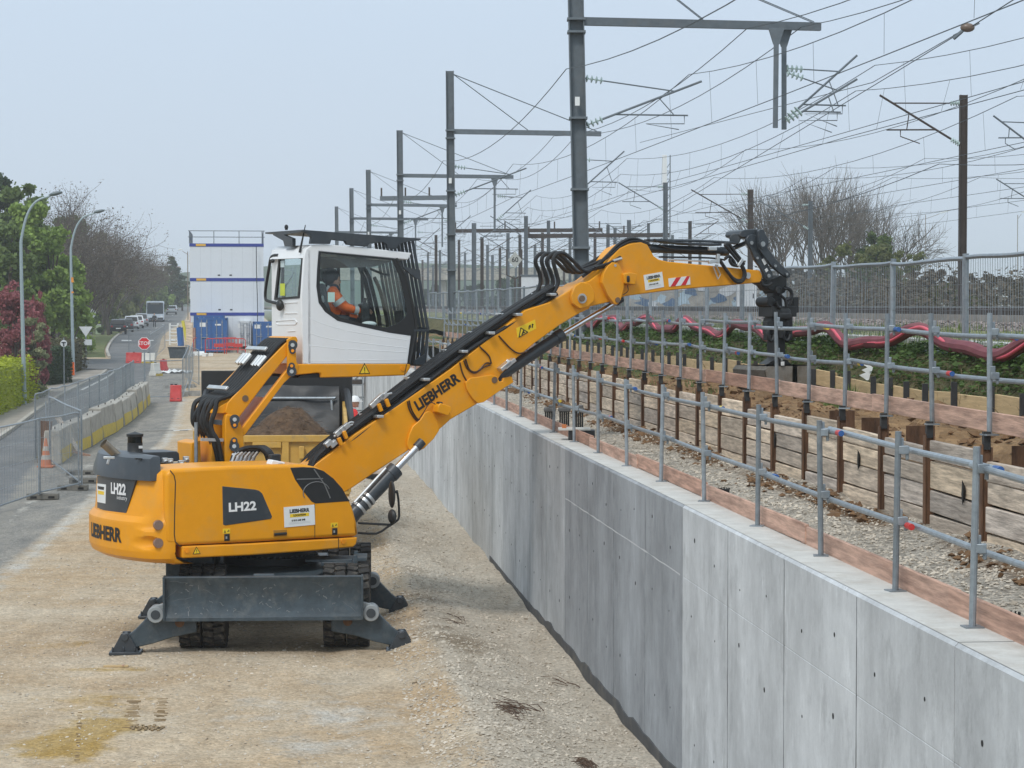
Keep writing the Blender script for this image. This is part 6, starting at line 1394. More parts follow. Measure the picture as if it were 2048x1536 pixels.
def cantilever(t, root_lo, root_hi, tip, reg, sgn=1, r=.032):
    # strut tube from low root to the tip, tie from high root, registration arm under it
    lo, hi, tp = Vector(root_lo), Vector(root_hi), Vector(tip)
    d1, d2 = (tp - lo).normalized(), (lo.lerp(tp, .86) - hi).normalized()
    i1 = insul(t, lo, d1); insul(t, hi, d2)
    b = MB().tube([lo + d1 * .5, tp + d1 * .35], r, 7).tube([hi + d2 * .5, lo.lerp(tp, .86)], r * .6, 6)
    m = lo.lerp(tp, .28); e = Vector(reg) + Vector((sgn * .25, 0, .45)); b.tube([m, Vector((e.x, e.y, m.z - .02))], r * .7, 6)
    k = lo.lerp(tp, .70); b.tube([k, Vector((m.x + (e.x - m.x) * .8, m.y, m.z))], r * .5, 5)
    ee = Vector((e.x - sgn * .1, e.y, m.z)); b.tube([ee, ee + Vector((0, 0, -.25)), Vector((reg[0] + sgn * .0 - sgn * .9, reg[1], ee.z - .25)), Vector(reg)], r * .5, 5)
    b.build('cantilever', GALVD, t); return m.z
def zc(o): return 9.25
def gantry(Y, k, label):
    X = MX[Y]; zt = 15.0 if Y < 70 else 14.9; w = .40 if Y < 70 else .33
    lean = {62: (W(1149, 0, 62).x - W(1160, 520, 62).x) / 7.2}.get(Y, -.008)
    t = thing('catenary_mast', label, 'catenary mast', (X, Y, 3.8), 0, 'grey gantry masts along the left of the tracks')
    def Z(z): return z - 3.8
    dx = lambda z: lean * (z - 8.5)
    m = MB(); hbeam(m, (dx(3.6), 0, Z(3.6)), (dx(zt), 0, Z(zt)), w, .03); mo = m.build('mast_post', GALVD, t, smooth=0)
    for z in (12.25, 11.9, 9.55, 7.6, 6.0): MB().box((dx(z), 0, Z(z)), (w + .10, w + .1, .06)).build('mast_clamp', GALVD, mo, smooth=0)
    A = 6.75 * 62 / 62 if Y < 300 else 6.2
    arm = MB(); p, q = Vector((dx(12.2) + w / 2, 0, Z(12.2))), Vector((A, .95, Z(12.17)))
    arm.bar(p, q, .16, .22); ao = arm.build('cross_arm', GALVD, t, smooth=0)
    tb = MB(); tt = Vector((dx(zt) + w / 2, 0, Z(zt - .15)))
    for f in (.50, .97):
        for s in (-.10, .10): e = p.lerp(q, f) + Vector((0, s, .12)); tb.tube([tt + Vector((0, s, 0)), e], .014, 5)
    tb.build('stay_rod', GALVD, t)
    if Y in (62, 101, 135, 174, 201, 238):
        px = p.lerp(q, .83)
        for s in ((-.16, .12) if Y == 62 else (0.,)):
            d = MB(); c = px + Vector((s, s * 2, -.1)); L_ = 2.75 if Y == 62 else 3.1
            d.prism([c + Vector((-.22, -.06, 0)), c + Vector((.22, -.06, 0)), c + Vector((.08, -.06, -.45)), c + Vector((-.08, -.06, -.45))], (0, .12, 0)); d.bar(c + Vector((0, 0, -.4)), c + Vector((s * .1, 0, -L_)), .13, .13, up=(0, 1, 0)); d.build('drop_post', GALVD, ao, smooth=0)
        # second-track cantilever from the drop post
        c = px + Vector((.08, .2, 0)); cantilever(t, c + Vector((.07, 0, -2.6)), c + Vector((.07, 0, -1.15)), c + Vector((1.85, .2, -1.35 + .35)), c + Vector((1.55, .2, -2.75)))
        if Y == 62: cantilever(t, c + Vector((.07, -.3, -2.65)), c + Vector((.07, -.3, -1.3)), c + Vector((1.75, -.2, -1.75 + .1)), c + Vector((1.35, -.2, -2.95)))
    cantilever(t, (dx(9.3) + w / 2, 0, Z(9.35)), (dx(10.65) + w / 2, 0, Z(10.65)), (3.05, .1, Z(10.45)), (2.75, .1, Z(9.25)))
    lbl = MB().box((dx(10) - .02, -w / 2 - .01, Z(10.0)), (.13, .012, .24)); lo_ = lbl.build('number_plate', PAPER, mo, smooth=0)
    return t
_names = ['large near', 'second', 'third', 'fourth', 'fifth', 'sixth']
for k, Y in enumerate([62, 101, 135, 174, 201, 238]): gantry(Y, k, ('tallest nearest grey gantry mast behind the yellow boom' if k == 0 else '%s grey gantry mast with stayed cross arm counted from the nearest' % _names[k]))
# overhead wires: one thing per wire run, droppers as part
WG = 'overhead contact and carrier wires'
def wire_run(label, top, low, drop=True, r=.011, name='overhead_wire'):
    t = thing(name, label, 'overhead wire', top[0] if top else low[0], 0, WG); o = Vector(top[0] if top else low[0]); seg = lambda P: [Vector(p) - o for p in P]
    def chain(P, sag, n=8):
        out = []
        for a, c in zip(P[:-1], P[1:]):
            for k in range(n): f = k / n; q = a.lerp(c, f); q.z -= sag * 4 * f * (1 - f); out.append(q)
        return out + [P[-1]]
    if low: Lp = seg(low); MB().tube(chain(Lp, .03, 4), r, 4).build('contact_wire', WIRE, t)
    if top:
        Tp = seg(top); ch = chain(Tp, .75, 12); MB().tube(ch, r, 4).build('carrier_wire', WIRE, t)
    if top and low and drop:
        d = MB()
        for (a, c), (e, g) in zip(zip(Tp[:-1], Tp[1:]), zip(Lp[:-1], Lp[1:])):
            n = 7
            for k in range(n): f = (k + .5) / n; p = a.lerp(c, f); p.z -= .75 * 4 * f * (1 - f); q = e.lerp(g, f); d.tube([q, p], .005, 3)
        d.build('dropper', WIRE, t, kind='stuff')
    return t
ys_ = [24.5, 62, 101, 135, 174, 201, 238, 290, 350]
def mx(Y): return MX[Y] if Y in MX else xw(Y) + 5.0
trackx = [2.9, 8.0, 11.9, 16.0, 19.9, 23.8, 27.5]
for k, o in enumerate(trackx):
    top = [(mx(Y) + o + (.12 if i % 2 else -.12), Y, 10.75 + (.25 if k == 1 else 0)) for i, Y in enumerate(ys_)]; low = [(mx(Y) + o + (.2 if i % 2 else -.2), Y, 9.22 + (.2 if k == 1 else 0) - (.35 if k > 1 else 0)) for i, Y in enumerate(ys_)]
    if k > 1: top = [(x, y, z - .6) for x, y, z in top]
    wire_run('%s pair of carrier and contact wires counted from the grey gantry masts' % ORD[k], top, low)
wire_run('second slightly lower contact wire of the right drop posts', [(mx(Y) + 7.6, Y, 10.3) for Y in ys_], [(mx(Y) + 7.4, Y, 9.05) for Y in ys_])
wire_run('single feeder wire sagging along the left faces of the grey masts', [(mx(Y) + .1 - (.45 if Y > 24.5 else 0), Y, 10.9) for Y in ys_], None, r=.013)
wire_run('single feeder wire hung under the grey cross arms', [(mx(Y) + 4.6, Y, 12.0) for Y in ys_], None, r=.013)
wire_run('single wire hung near the ends of the grey cross arms', [(mx(Y) + 5.6 + (.5 if i % 2 else 0), Y, 12.05) for i, Y in enumerate(ys_)], None, r=.013)
for k, (o_, z_) in enumerate(((13.5, 11.4), (17.5, 10.6), (21.5, 11.0), (9.5, 8.3))): wire_run('%s single feeder wire from the left above the far tracks' % ORD[k], [(mx(Y) + o_ + (.4 if i % 2 else -.3), Y, z_) for i, Y in enumerate(ys_)], None, r=.012)
# anchor wire with tensioner, upper right
aw = thing('anchor_wire', 'slanting anchor wire with brown insulator near the upper right corner', 'overhead wire', W(2048, -15, 45), 0)
o = aw.location; pA, pB, pC = [W(x, y, Y) - o for x, y, Y in ((2070, -28, 44), (1935, 57, 49), (1330, 425, 100))]
MB().tube([pA, pB + Vector((.1, 0, .05))], .013, 5).tube([pB, pC], .012, 5).tube([pB + Vector((-.2, 0, -.1)), W(1745, 165, 60) - o, W(1280, 285, 101) - o], .011, 5).build('wire', WIRE, aw)
MB().ell(pB + Vector((.0, 0, .02)), (.16, .10, .10), 12, 8).build('tension_insulator', mat('brown porcelain', (.17, .12, .09), .35), aw); MB().bar(pB + Vector((-.3, 0, -.16)), pB + Vector((.25, 0, .12)), .05).tube([pB + Vector((-.3, 0, -.22)), pB + Vector((-.12, 0, -.06))], .04, 8).build('wire_clamp', GALVD, aw)
# right-hand and background masts
BG = 'background railway masts'
def bgmast(px, pyt, Y, label, wpx, m=RUSTM, pyb=615, bracket=0, ins=True):
    p = W(px, pyt, Y); w = wpx / FPX * Y; zb = min(4.0, W(px, pyb, Y).z); t = thing('catenary_mast', label, 'catenary mast', (p.x, Y, zb), 0, BG)
    H = p.z - zb; b = MB(); hbeam(b, (0, 0, 0), (0, 0, H), w, w * .14); b.build('mast_post', m, t, smooth=0)
    if bracket:
        s = 1 if bracket > 0 else -1; L_ = abs(bracket) / FPX * Y; sc = L_ / 3.4
        lo, hi, tp = Vector((s * w / 2, 0, H - 1.45 * sc - .5)), Vector((s * w / 2, 0, H - .25)), Vector((s * L_, .1, H - .1))
        d1, d2 = (tp - lo).normalized(), (lo.lerp(tp, .88) - hi).normalized()
        if ins: insul(t, lo, d1, 4, .09 * max(1, sc), .11 * sc); insul(t, hi, d2, 4, .09 * max(1, sc), .11 * sc)
        c = MB().tube([lo + d1 * .45 * sc, tp + d1 * .2], .035, 6).tube([hi + d2 * .45 * sc, lo.lerp(tp, .9)], .022, 5).tube([lo.lerp(tp, .32), Vector((s * L_ * .98, .1, lo.lerp(tp, .32).z))], .025, 5).tube([lo.lerp(tp, .68), Vector((s * L_ * .72, .1, lo.lerp(tp, .32).z))], .018, 5)
        zq = lo.lerp(tp, .32).z; c.tube([Vector((s * L_ * .8, .1, zq)), Vector((s * L_ * .8, .1, zq - .2)), Vector((s * L_ * .55, .1, zq - .42))], .018, 5); c.build('cantilever', GALVD if m is GALVD else RUSTM, t)
    return t
bgmast(1927, 190, 70, 'tall brown rusty mast on the right with a cantilever reaching left', 13, RUSTM, 620, -155)
bgmast(1501, 379, 127, 'short dark mast with two slanted tubes left of the bare trees', 9, RUSTM, 612, -112)
bgmast(1621, 402, 143, 'grey mast standing in front of the bare trees', 7.5, GALVD, 612, -95)
bgmast(2075, 232, 82, 'mast just outside the right edge whose cantilever pokes in from the right', 12, GALVD, 612, -78)
bgmast(2085, 358, 120, 'second mast outside the right edge, lower cantilever visible', 9, GALVD, 612, -85)
bgmast(1331, 365, 135, 'grey mast beside the lattice pole right of the tallest mast', 8, GALVD, 610, -88)
_lat = [(1052, 432, 164, 7), (1097, 441, 168, 6), (1016, 466, 205, 6), (948, 446, 179, 8), (964, 474, 190, 6), (985, 510, 290, 5), (1258, 440, 171, 7), (1266, 470, 200, 6), (1380, 442, 174, 6), (1297, 446, 176, 5), (1216, 450, 186, 6), (1070, 490, 240, 5), (975, 490, 260, 5), (1032, 520, 300, 4), (880, 500, 230, 4), (866, 530, 330, 3.5), (1110, 505, 260, 4), (1128, 500, 280, 4), (1172, 495, 250, 4), (930, 505, 310, 4), (909, 520, 330, 4), (1240, 500, 290, 4), (845, 520, 350, 3.5), (856, 505, 300, 3.5), (872, 470, 215, 5), (918, 480, 240, 4.5), (1000, 495, 260, 4.5), (1040, 470, 210, 5.5), (1085, 465, 215, 5), (1140, 470, 220, 5), (1190, 465, 205, 5), (1230, 455, 190, 5.5), (1280, 480, 230, 4.5), (1345, 470, 210, 5), (1400, 480, 220, 5)]
for i, (px, py, Y, wp) in enumerate(sorted(_lat)):
    bgmast(px, py, Y, '%s distant thin railway mast from the left in the forest of posts' % ORD[i], wp, GALVD if i % 3 else RUSTM, 612, RNG.choice([-1, 1]) * U(50, 95), ins=False)
for (xa, xb, py, Y, lb) in ((905, 1205, 462, 181, 'distant rusty portal beam spanning the tracks left of the tallest mast'), (1052, 1340, 472, 165, 'distant rusty portal beam spanning right of the tallest mast'), (760, 905, 397, 150, 'slim busbar beam with small insulators between the left masts')):
    a, c = W(xa, py, Y), W(xb, py - 2, Y); t = thing('portal_beam', lb, 'portal beam', a, 0); v = c - a
    MB().bar((0, 0, 0), v, .22, .3).build('beam', RUSTM if 'rusty' in lb else GALVD, t, smooth=0)
    st_ = MB()
    for f in (.02, .35, .68, .98): st_.tube([v * f, v * f + Vector((0, 0, .7))], .06, 6)
    st_.build('beam_insulator', RUSTM, t)
lp = thing('lattice_pole', 'pale lattice antenna pole beside a grey mast right of centre', 'antenna pole', W(1338, 600, 140), 0); b = MB(); H = W(1338, 310, 140).z - lp.location.z
for s in (-.28, .05): b.bar((s, 0, 0), (s, 0, H), .07)
k = 0.
while k < H - .6: b.bar((-.28, 0, k), (.05, 0, k + .5), .04).bar((-.28, 0, k), (.05, 0, k), .04); k += .5
b.build('lattice', GALV, lp, smooth=0); MB().box((-.3, -.05, H - 1.1), (.28, .25, 2.2)).build('antenna_panel', PAPER, lp, bevel=.02)
# speed sign 60 on pole
p = W(1030, 612, 150); sp = thing('speed_sign', 'white diamond sign reading 60 on a forked pole beside the track', 'speed sign', (p.x, 150, 4.0)); hz_ = W(1032, 520, 150).z - 4
MB().bar((0, 0, 0), (0, 0, hz_ - 1.2), .14).tube([(0, 0, hz_ - 1.25), (-.55, 0, hz_ - 1.0), (-.55, 0, hz_ + .7)], .05, 6).tube([(0, 0, hz_ - 1.25), (.45, 0, hz_ - 1.0), (.45, 0, hz_ + .7)], .05, 6).build('pole', RUSTM, sp)
pl_ = MB().prism([Vector((.48 * math.cos(a), -.08, hz_ + .55 * math.sin(a))) for a in (0, math.pi / 2, math.pi, math.pi * 1.5)], (0, .05, 0)).build('sign_plate', mat('grimy sign white', (.46, .47, .43), .7), sp, smooth=0); t = MB(); add_text(t, '60', .46, (0, -.085, hz_), (1, 0, 0), (0, -1, 0), bold=.01); t.build('lettering', INK, pl_, smooth=0)
for (px, Y, h_, lb) in ((1060, 110, 1.9, 'tall pale relay cabinet near the fence left of the boom'), (1493, 96, 1.6, 'grey trackside cabinet behind the hanging grab')):
    p = W(px, 612, Y); t = thing('relay_cabinet', lb, 'cabinet', (p.x, Y, 3.95)); MB().box((0, 0, h_ / 2), (.85, .6, h_)).build('cabinet_body', WHC, t, bevel=.02); MB().box((0, 0, h_ + .04), (.95, .7, .08)).build('cabinet_roof', GALVD, t, bevel=.01); MB().box((.25, -.31, h_ * .55), (.04, .02, .2)).build('handle', BLK2, t)
# graffiti wall beyond the tracks: plain painted patches
gw = thing('painted_wall', 'low concrete wall with pale blue graffiti patches beyond the tracks', 'wall', (W(1400, 612, 112).x, 112, 4.05))
MB().box((0, 0, .85), (7.5, .2, 1.75)).build('wall_body', CONB, gw)
GB = [mat('pale blue spray paint', (.40, .52, .60), .8, var=.2), mat('dark blue spray paint', (.06, .12, .22), .8, var=.2), mat('white spray paint', (.6, .62, .64), .8, var=.15)]
for i in range(16):
    x = -3.4 + 6.8 * (i + U(0, .7)) / 16; z = U(.35, 1.3); r = U(.15, .5); n_ = 9
    MB().prism([Vector((x + r * U(.3, 1.4) * math.cos(a), -.106 - .002 * i, z + r * U(.2, 1.) * math.sin(a))) for a in [2 * math.pi * k / n_ for k in range(n_)]], (0, .004, 0)).build('paint_patch', GB[i % 3], gw, smooth=0)
# far road bridge
br_ = thing('road_bridge', 'distant pale concrete road bridge crossing the tracks behind the cab', 'bridge', (W(930, 612, 420).x, 420, 3.8))
MB().box((6, 0, 6.0), (64, 9, 1.2)).build('bridge_deck', CONB, br_); MB().box((6, -4.4, 7.1), (64, .2, 1.0)).build('parapet', CONB, br_)
for x in (-18, -4, 10, 26): MB().box((x, 0, 2.6), (1.2, 6, 5.4)).build('bridge_pier', CONB, br_)
# ------------------------------------------------------------------ street lamps
def lamp(px, py, pyt, tipx, label, band=False, group='tall bent street lamps'):
    p = GR(px, py); Y = p.y; H = W(px, pyt, Y).z - p.z; R = W(tipx, pyt, Y).x - p.x
    lean = (px - (px - 6)) / FPX * Y
    t = thing('street_lamp', label, 'street lamp', p, 0, group)
    hs = H * .72; xl = -.1
    path = [(0, 0, 0), (xl * .5, 0, hs * .5), (xl, 0, hs), (xl + .03 * R, 0, H * .80), (xl + .18 * R, 0, H * .90), (xl + .42 * R, 0, H * .96), (R * .72, 0, H * .985)]
    MB().tube(path, [.10, .085, .07, .06, .055, .05, .045], 10, smooth=4).build('lamp_post', LAMPG, t)
    MB().ell((R * .86, 0, H * .995), (R * .19, .16, .09), 12, 8, M=Matrix.Rotation(-.22, 3, 'Y')).build('lamp_head', mat('dark lamp head', (.13, .16, .17), .5), t)
    MB().box((0, 0, .5), (.16, .03, .7)).build('lamp_door', GALV, t)
    if band:
        for z0, z1, r in ((.02, .85, .125), (H * .57, H * .60, .085), (H * .505, H * .515, .085)): MB().tube([(-.03, 0, z0), (-.05, 0, z1)], r, 10).build('orange_wrap', ORANGE if z0 < 1 else ORL, t)
    return t
lamp(49, 815, 385, 122, 'taller bent street lamp beside the yellow green hedge')
lamp(147, 755, 421, 207, 'right street lamp with bent arm and orange wrap around its foot', True)
def wlamp(px, py, pyt, tipx, label):
    p = GR(px, py); Y = p.y; H = W(px, pyt, Y).z - p.z; R = W(tipx, pyt, Y).x - p.x
    t = thing('street_lamp', label, 'street lamp', p, 0); MB().tube([(0, 0, 0), (0, 0, H * .97)], .07, 8).tube([(0, 0, H * .93), (R * .6, 0, H * .98)], .04, 6).build('lamp_post', mat('wooden pole', (.22, .17, .12), .9), t)
    MB().ell((R * .82, 0, H), (R * .26, .15, .10), 10, 6, M=Matrix.Rotation(-.25, 3, 'Y')).build('lamp_head', PAPER, t)
wlamp(82, 690, 536, 121, 'wooden pole with white lamp head in the green trees')
wlamp(143, 690, 548, 169, 'small white lamp head behind the right bent street lamp')
wlamp(376, 640, 499, 357, 'small dark street lamp at the left edge of the white cabins')
wlamp(1850, 620, 424, 1897, 'thin grey street lamp bending right beyond the railway')
wlamp(2034, 620, 424, 2048, 'straight thin street lamp farthest right beyond the railway')
# ------------------------------------------------------------------ street signs
def sign_pole(px, pyb, pys, label, cat='road sign', r=.032, h_extra=.3):
    p = GR(px, pyb); H = W(px, pys, p.y).z - p.z; t = thing('road_sign', label, cat, p); MB().tube([(0, .04, 0), (0, .04, H + h_extra)], r, 8).build('pole', GALV, t); return t, H, p.y
t, H, Y = sign_pole(289, 800, 687, 'red octagonal STOP sign on a grey pole at the barrier end', r=.03, h_extra=.25)
R = .285
s_ = MB().prism([Vector((R * 1.06 * math.cos(a), 0, H + R * 1.06 * math.sin(a))) for a in [math.pi / 8 + k * math.pi / 4 for k in range(8)]], (0, .02, 0)).build('sign_rim', PAPER, t, smooth=0)
MB().prism([Vector((R * .97 * math.cos(a), -.004, H + R * .97 * math.sin(a))) for a in [math.pi / 8 + k * math.pi / 4 for k in range(8)]], (0, .003, 0)).build('sign_face', REDI, s_, smooth=0)
b = MB(); add_text(b, 'STOP', .235, (0, -.006, H), (1, 0, 0), (0, -1, 0), bold=.003); b.build('lettering', INKW, s_, smooth=0)
t, H, Y = sign_pole(172, 735, 660, 'white triangular give way sign seen from behind at the side road'); MB().prism([Vector((.48 * math.cos(a), 0, H + .42 * math.sin(a))) for a in (math.pi / 6, math.pi * 5 / 6, math.pi * 1.5)], (0, .02, 0)).build('sign_face', WHC, t, smooth=0); MB().box((.12, 0, H - .75), (.5, .02, .35)).build('sign_panel', WHC, t, smooth=0)
t, H, Y = sign_pole(128, 775, 687, 'round pale sign back with a T shaped clamp above the dark hedge'); MB().lathe([(.17, 0), (.175, .01), (.17, .02)], (0, 0, H), 20, 'Y').build('sign_face', WHC, t); MB().box((0, -.03, H + .06), (.22, .03, .05)).box((0, -.03, H - .04), (.05, .03, .2)).build('sign_clamp', DARK, t)
t, H, Y = sign_pole(182, 680, 627, 'round pale sign standing in the trees near the parked cars'); MB().lathe([(.45, 0), (.46, .02), (.45, .03)], (0, 0, H), 20, 'Y').build('sign_face', WHC, t)
p = GR(197, 670); t = thing('marker_post', 'short pale green marker post beside the parked cars', 'marker post', p); MB().box((0, 0, .5), (.55, .2, 1.1)).build('post_body', mat('pale green plastic', (.55, .65, .42), .6), t, bevel=.02); MB().box((0, 0, 1.08), (.5, .25, .1)).build('post_cap', PAPER, t)
p = GR(157, 683); t = thing('utility_cabinet', 'pale utility cabinet behind the dark hedge', 'cabinet', p); MB().box((0, 0, .7), (1.1, .4, 1.4)).build('cabinet_body', WHC, t, bevel=.02); MB().box((0, -.21, .75), (.03, .02, 1.1)).build('door_gap', DARK, t)
# ------------------------------------------------------------------ concrete barrier blocks
BLG = 'concrete barrier blocks lining the street'
bl_y = 62.4; n = 0
proto = None
def barrier(x, y, L_, rz, label, H=1.02):
    t = thing('barrier_block', label, 'concrete block', (x, y, zr(y)), rz, BLG)
    b = MB().prism([Vector((-L_ / 2, yy, z)) for yy, z in ((-.27, 0), (-.24, .45), (-.20, H), (.20, H), (.24, .45), (.27, 0))], (L_, 0, 0)); b.build('block_body', CONB, t, bevel=.025)
    yh = U(.36, .46)
    for sg in (-1, 1): MB().prism([Vector((x, sg * yy, z)) for x, yy, z in ((-L_ / 2 + U(.02, .3), .275, .03), (L_ / 2 - U(.02, .25), .275, .03), (L_ / 2 - .03, .246, yh + U(-.04, .02)), (-L_ / 2 + .03, .246, yh + U(-.03, .03)))], (0, sg * .006, 0)).build('yellow_band', YELB, t, smooth=0)
    t.rotation_euler.x = U(-.03, .03); t.rotation_euler.z += U(-.02, .02)
    lf = MB()
    for dx in (-L_ * .25, L_ * .25): lf.tube([(dx - .08, 0, H - .02), (dx - .06, 0, H + .05), (dx + .06, 0, H + .05), (dx + .08, 0, H - .02)], .012, 5)
    lf.build('lifting_eye', RUSTM, t)
    return t
while bl_y < 100:
    y0, y1 = bl_y, bl_y + 3.9; a, c = Vector((xbar(y0), y0, 0)), Vector((xbar(y1), y1, 0)); v = c - a; m = (a + c) / 2
    barrier(m.x, m.y, v.length - .06, math.atan2(v.y, v.x), ('nearest barrier block with worn yellow foot at the left fence corner' if n == 0 else '%s concrete barrier block from the near end, yellow painted foot' % ORD[n]), 1.02 + U(-.09, .09)); bl_y += 3.92; n += 1
p = GR(90, 928); t = thing('rusty_post', 'short rusty steel post leaning at the near end of the barrier blocks', 'steel post', p); MB().box((0, 0, .6), (.32, .18, 1.2), M=Matrix.Rotation(.06, 3, 'Y')).build('post_body', RUST, t); MB().tube([(0.05, 0, 1.1), (.03, 0, 1.75)], .025, 6).build('post_rod', GALV, t)
p = GR(138, 910); t = thing('timber_prop', 'leaning timber prop against the nearest barrier block', 'timber prop', p); MB().bar((.45, -.5, 0), (-.35, .0, 1.15), .18, .06).build('prop_board', WOODG, t); MB().bar((.2, -.55, .15), (.7, -.4, .0), .14, .08).build('prop_foot', WOODR, t)
# left mesh fences
FG2 = 'mesh fence panels along the street'
def foot(px, py, name='plastic_block', label='', rz=0.):
    p = GR(px, py); t = thing(name, label, 'fence foot', p, rz); MB().box((0, 0, .07), (.72, .24, .14)).build('foot_block', mat('recycled plastic foot', (.16, .15, .13), .85, var=.3), t, bevel=.02); h = MB()
    for dx in (-.2, .2): h.box((dx, -.122, .06), (.14, .01, .05))
    h.build('grip_hole', M_HOLE, t, smooth=0); return t
def fence2(p, q, H, label, nw=30):
    v = q - p; t = fence_panel(Vector((v.x, v.y, 0)).length, H, label, p, math.atan2(v.y, v.x), FG2, nw=nw, pr=.023, tw=.0042); t.rotation_euler.y = -math.atan2(v.z, Vector((v.x, v.y, 0)).length); return t
A0, A1, A2, A3 = GR(-95, 1062), GR(80, 1000), GR(158, 982), GR(100, 932)
fence2(A0, A1 - (A1 - A0).normalized() * .08, 1.85, 'nearest big mesh fence panel standing on the grey plastic block'); fence2(A1, A2, 1.85, 'short looking mesh panel turned almost edge on beside the grey plastic feet'); fence2(A2 + Vector((.05, .1, 0)), A3, 1.9, 'mesh fence panel running back to the nearest barrier block')
foot(86, 999, label='near left grey plastic fence foot', rz=.1); foot(146, 981, label='right grey plastic fence foot below the leaning panel corner', rz=.05)
for i, (px, py, w_) in enumerate(((162, 950, .8), (168, 966, .9))): foot(px, py, label='%s of two dark plastic feet stacked beside the excavator tail' % ('upper' if i == 0 else 'lower'), rz=.02)
y = 62.5; n = 0
while y < 99.5:
    a, c = Vector((xbar(y) - .42, y, zr(y))), Vector((xbar(y + 3.4) - .42, y + 3.4, zr(y + 3.4))); fence2(a, c, 1.95 + U(-.02, .02), '%s mesh panel counted from the near end behind the barrier blocks' % ORD[n], 26); y += 3.42; n += 1
g0, g1 = GR(291, 802), GR(366, 800); fence2(g0, g1, 1.85, 'mesh gate panel standing across the site track past the STOP sign', 30)
for (xa, ya, xb, yb, lb) in ((366, 800, 378, 760, 'mesh panel folded back at the right end of the site gate'), (378, 788, 386, 752, 'second folded mesh panel beside the site gate'), (398, 775, 372, 760, 'mesh panel leaning on rubble right of the site gate'), (258, 715, 300, 712, 'mesh panel above the red and white water barriers'), (300, 730, 330, 700, 'mesh panel running from the barrier end toward the containers')):
    fence2(GR(xa, ya), GR(xb, yb), 1.9, lb, 22)
RUB = mat('grey rubble', (.30, .29, .27), .95, var=.4, scale=3)
def rubble(px, py, r, n, label, s=.25, m=RUB):
    p = GR(px, py); t = thing('rubble_pile', label, 'rubble', p)
    for k in range(n): c = Vector((RNG.gauss(0, r), RNG.gauss(0, r), 0)); q = U(.5, 1.2) * s; MB().box((c.x, c.y, q * .25), (q, q * U(.5, .9), q * .6), M=Matrix.Rotation(U(0, 3), 3, 'Z') @ Matrix.Rotation(U(-.4, .4), 3, 'X')).build('rubble_block', m, t, smooth=0)
rubble(385, 775, .7, 16, 'broken concrete rubble piled beside the site gate'); rubble(365, 792, .35, 6, 'plastic fence feet heaped at the site gate foot', .4); rubble(480, 705, 1.4, 14, 'scattered grey site waste in front of the containers', .35); rubble(395, 712, 1.0, 12, 'white plastic sheeting and waste before the blue container', .4, PAPER)
wp = thing('plastic_sheet', 'crumpled white plastic sheet on the track beyond the gate', 'plastic sheet', GR(352, 746)); b = MB(); vv, ff = [], []
for j in range(9):
    for i in range(13): vv.append((-.9 + .15 * i, -.6 + .15 * j, .05 + .22 * max(0, hn(i, j, .9)) + .1 * hn(i, j, 2.3)))
for j in range(8):
    for i in range(12): a = j * 13 + i; ff.append((a, a + 1, a + 14, a + 13))
b.add(vv, ff).build('sheet', PAPER, wp)
rs_ = thing('torn_strip', 'torn pale strip lying across the dusty track', 'strip', GR(325, 864)); MB().bar((-1.0, 0, .03), (-.2, .1, .05), .12, .03).bar((-.2, .1, .05), (.9, -.05, .06), .1, .03).build('strip', RUB, rs_); MB().bar((.4, -.1, .05), (1.0, .1, .09), .06, .03).build('loose_end', PAPER, rs_)
# traffic cone
p = GR(92, 935); cn_ = thing('traffic_cone', 'worn orange and white traffic cone behind the near fence', 'traffic cone', p)
CONE = mat('faded orange cone plastic', (.50, .17, .08), .6, var=.15)
MB().box((0, 0, .03), (.42, .42, .06)).build('cone_base', CONE, cn_, bevel=.015); MB().lathe([(.16, .05), (.03, .78), (.02, .8)], (0, 0, 0), 18).build('cone_body', CONE, cn_)
WHB = mat('dirty white cone band', (.45, .42, .38), .7)
for z in (.28, .52): MB().lathe([(.163 - .13 * z / .73 + .018, z - .06), (.163 - .13 * z / .73 - .0, z + .06)], (0, 0, 0), 18).build('white_band', WHB, cn_)
# water filled barriers
def wbar(px, py, wpx, hpx, m, label, rz=0, taper=.8, m2=None):
    p = GR(px, py); k = p.y / FPX; w, h = wpx * k, hpx * k; t = thing('water_barrier', label, 'plastic barrier', p, rz)
    o = MB().prism([Vector((-w / 2, yy, z)) for yy, z in ((-.28, 0), (-.28, .12 * h), (-.14, h * .5), (-.10, h), (.10, h), (.14, h * .5), (.28, .12 * h), (.28, 0))], (w, 0, 0)).build('barrier_body', m, t, bevel=.03)
    MB().box((-w * .28, -.2, h * .12), (w * .2, .12, h * .18)).box((w * .28, -.2, h * .12), (w * .2, .12, h * .18)).build('fork_slot', BLK2, o); MB().tube([(0, 0, h), (0, 0, h + .05)], .07, 10).build('filler_cap', BLK2, o)
    if m2: MB().box((0, -.285, .1 * h), (w * .98, .02, .18 * h)).build('foot_band', m2, o)
WPL = mat('white barrier plastic', (.66, .65, .60), .55, var=.1, dirt=(.4, .36, .3), damt=.5)
wbar(268, 727, 31, 22, RED, 'wide red water barrier left of the STOP sign pole'); wbar(297, 727, 26, 21, WPL, 'white water barrier right of the STOP sign pole', m2=YELB); wbar(352, 803, 22, 33, RED, 'bright red water barrier at the site gate'); wbar(344, 802, 6, 32, WPL, 'narrow white water barrier tucked behind the bright red one'); wbar(327, 743, 13, 24, RED, 'red barrier section near the container yard', .9); wbar(311, 752, 20, 26, WPL, 'white barrier section between the gate and the red one', 1.0, m2=YELB)
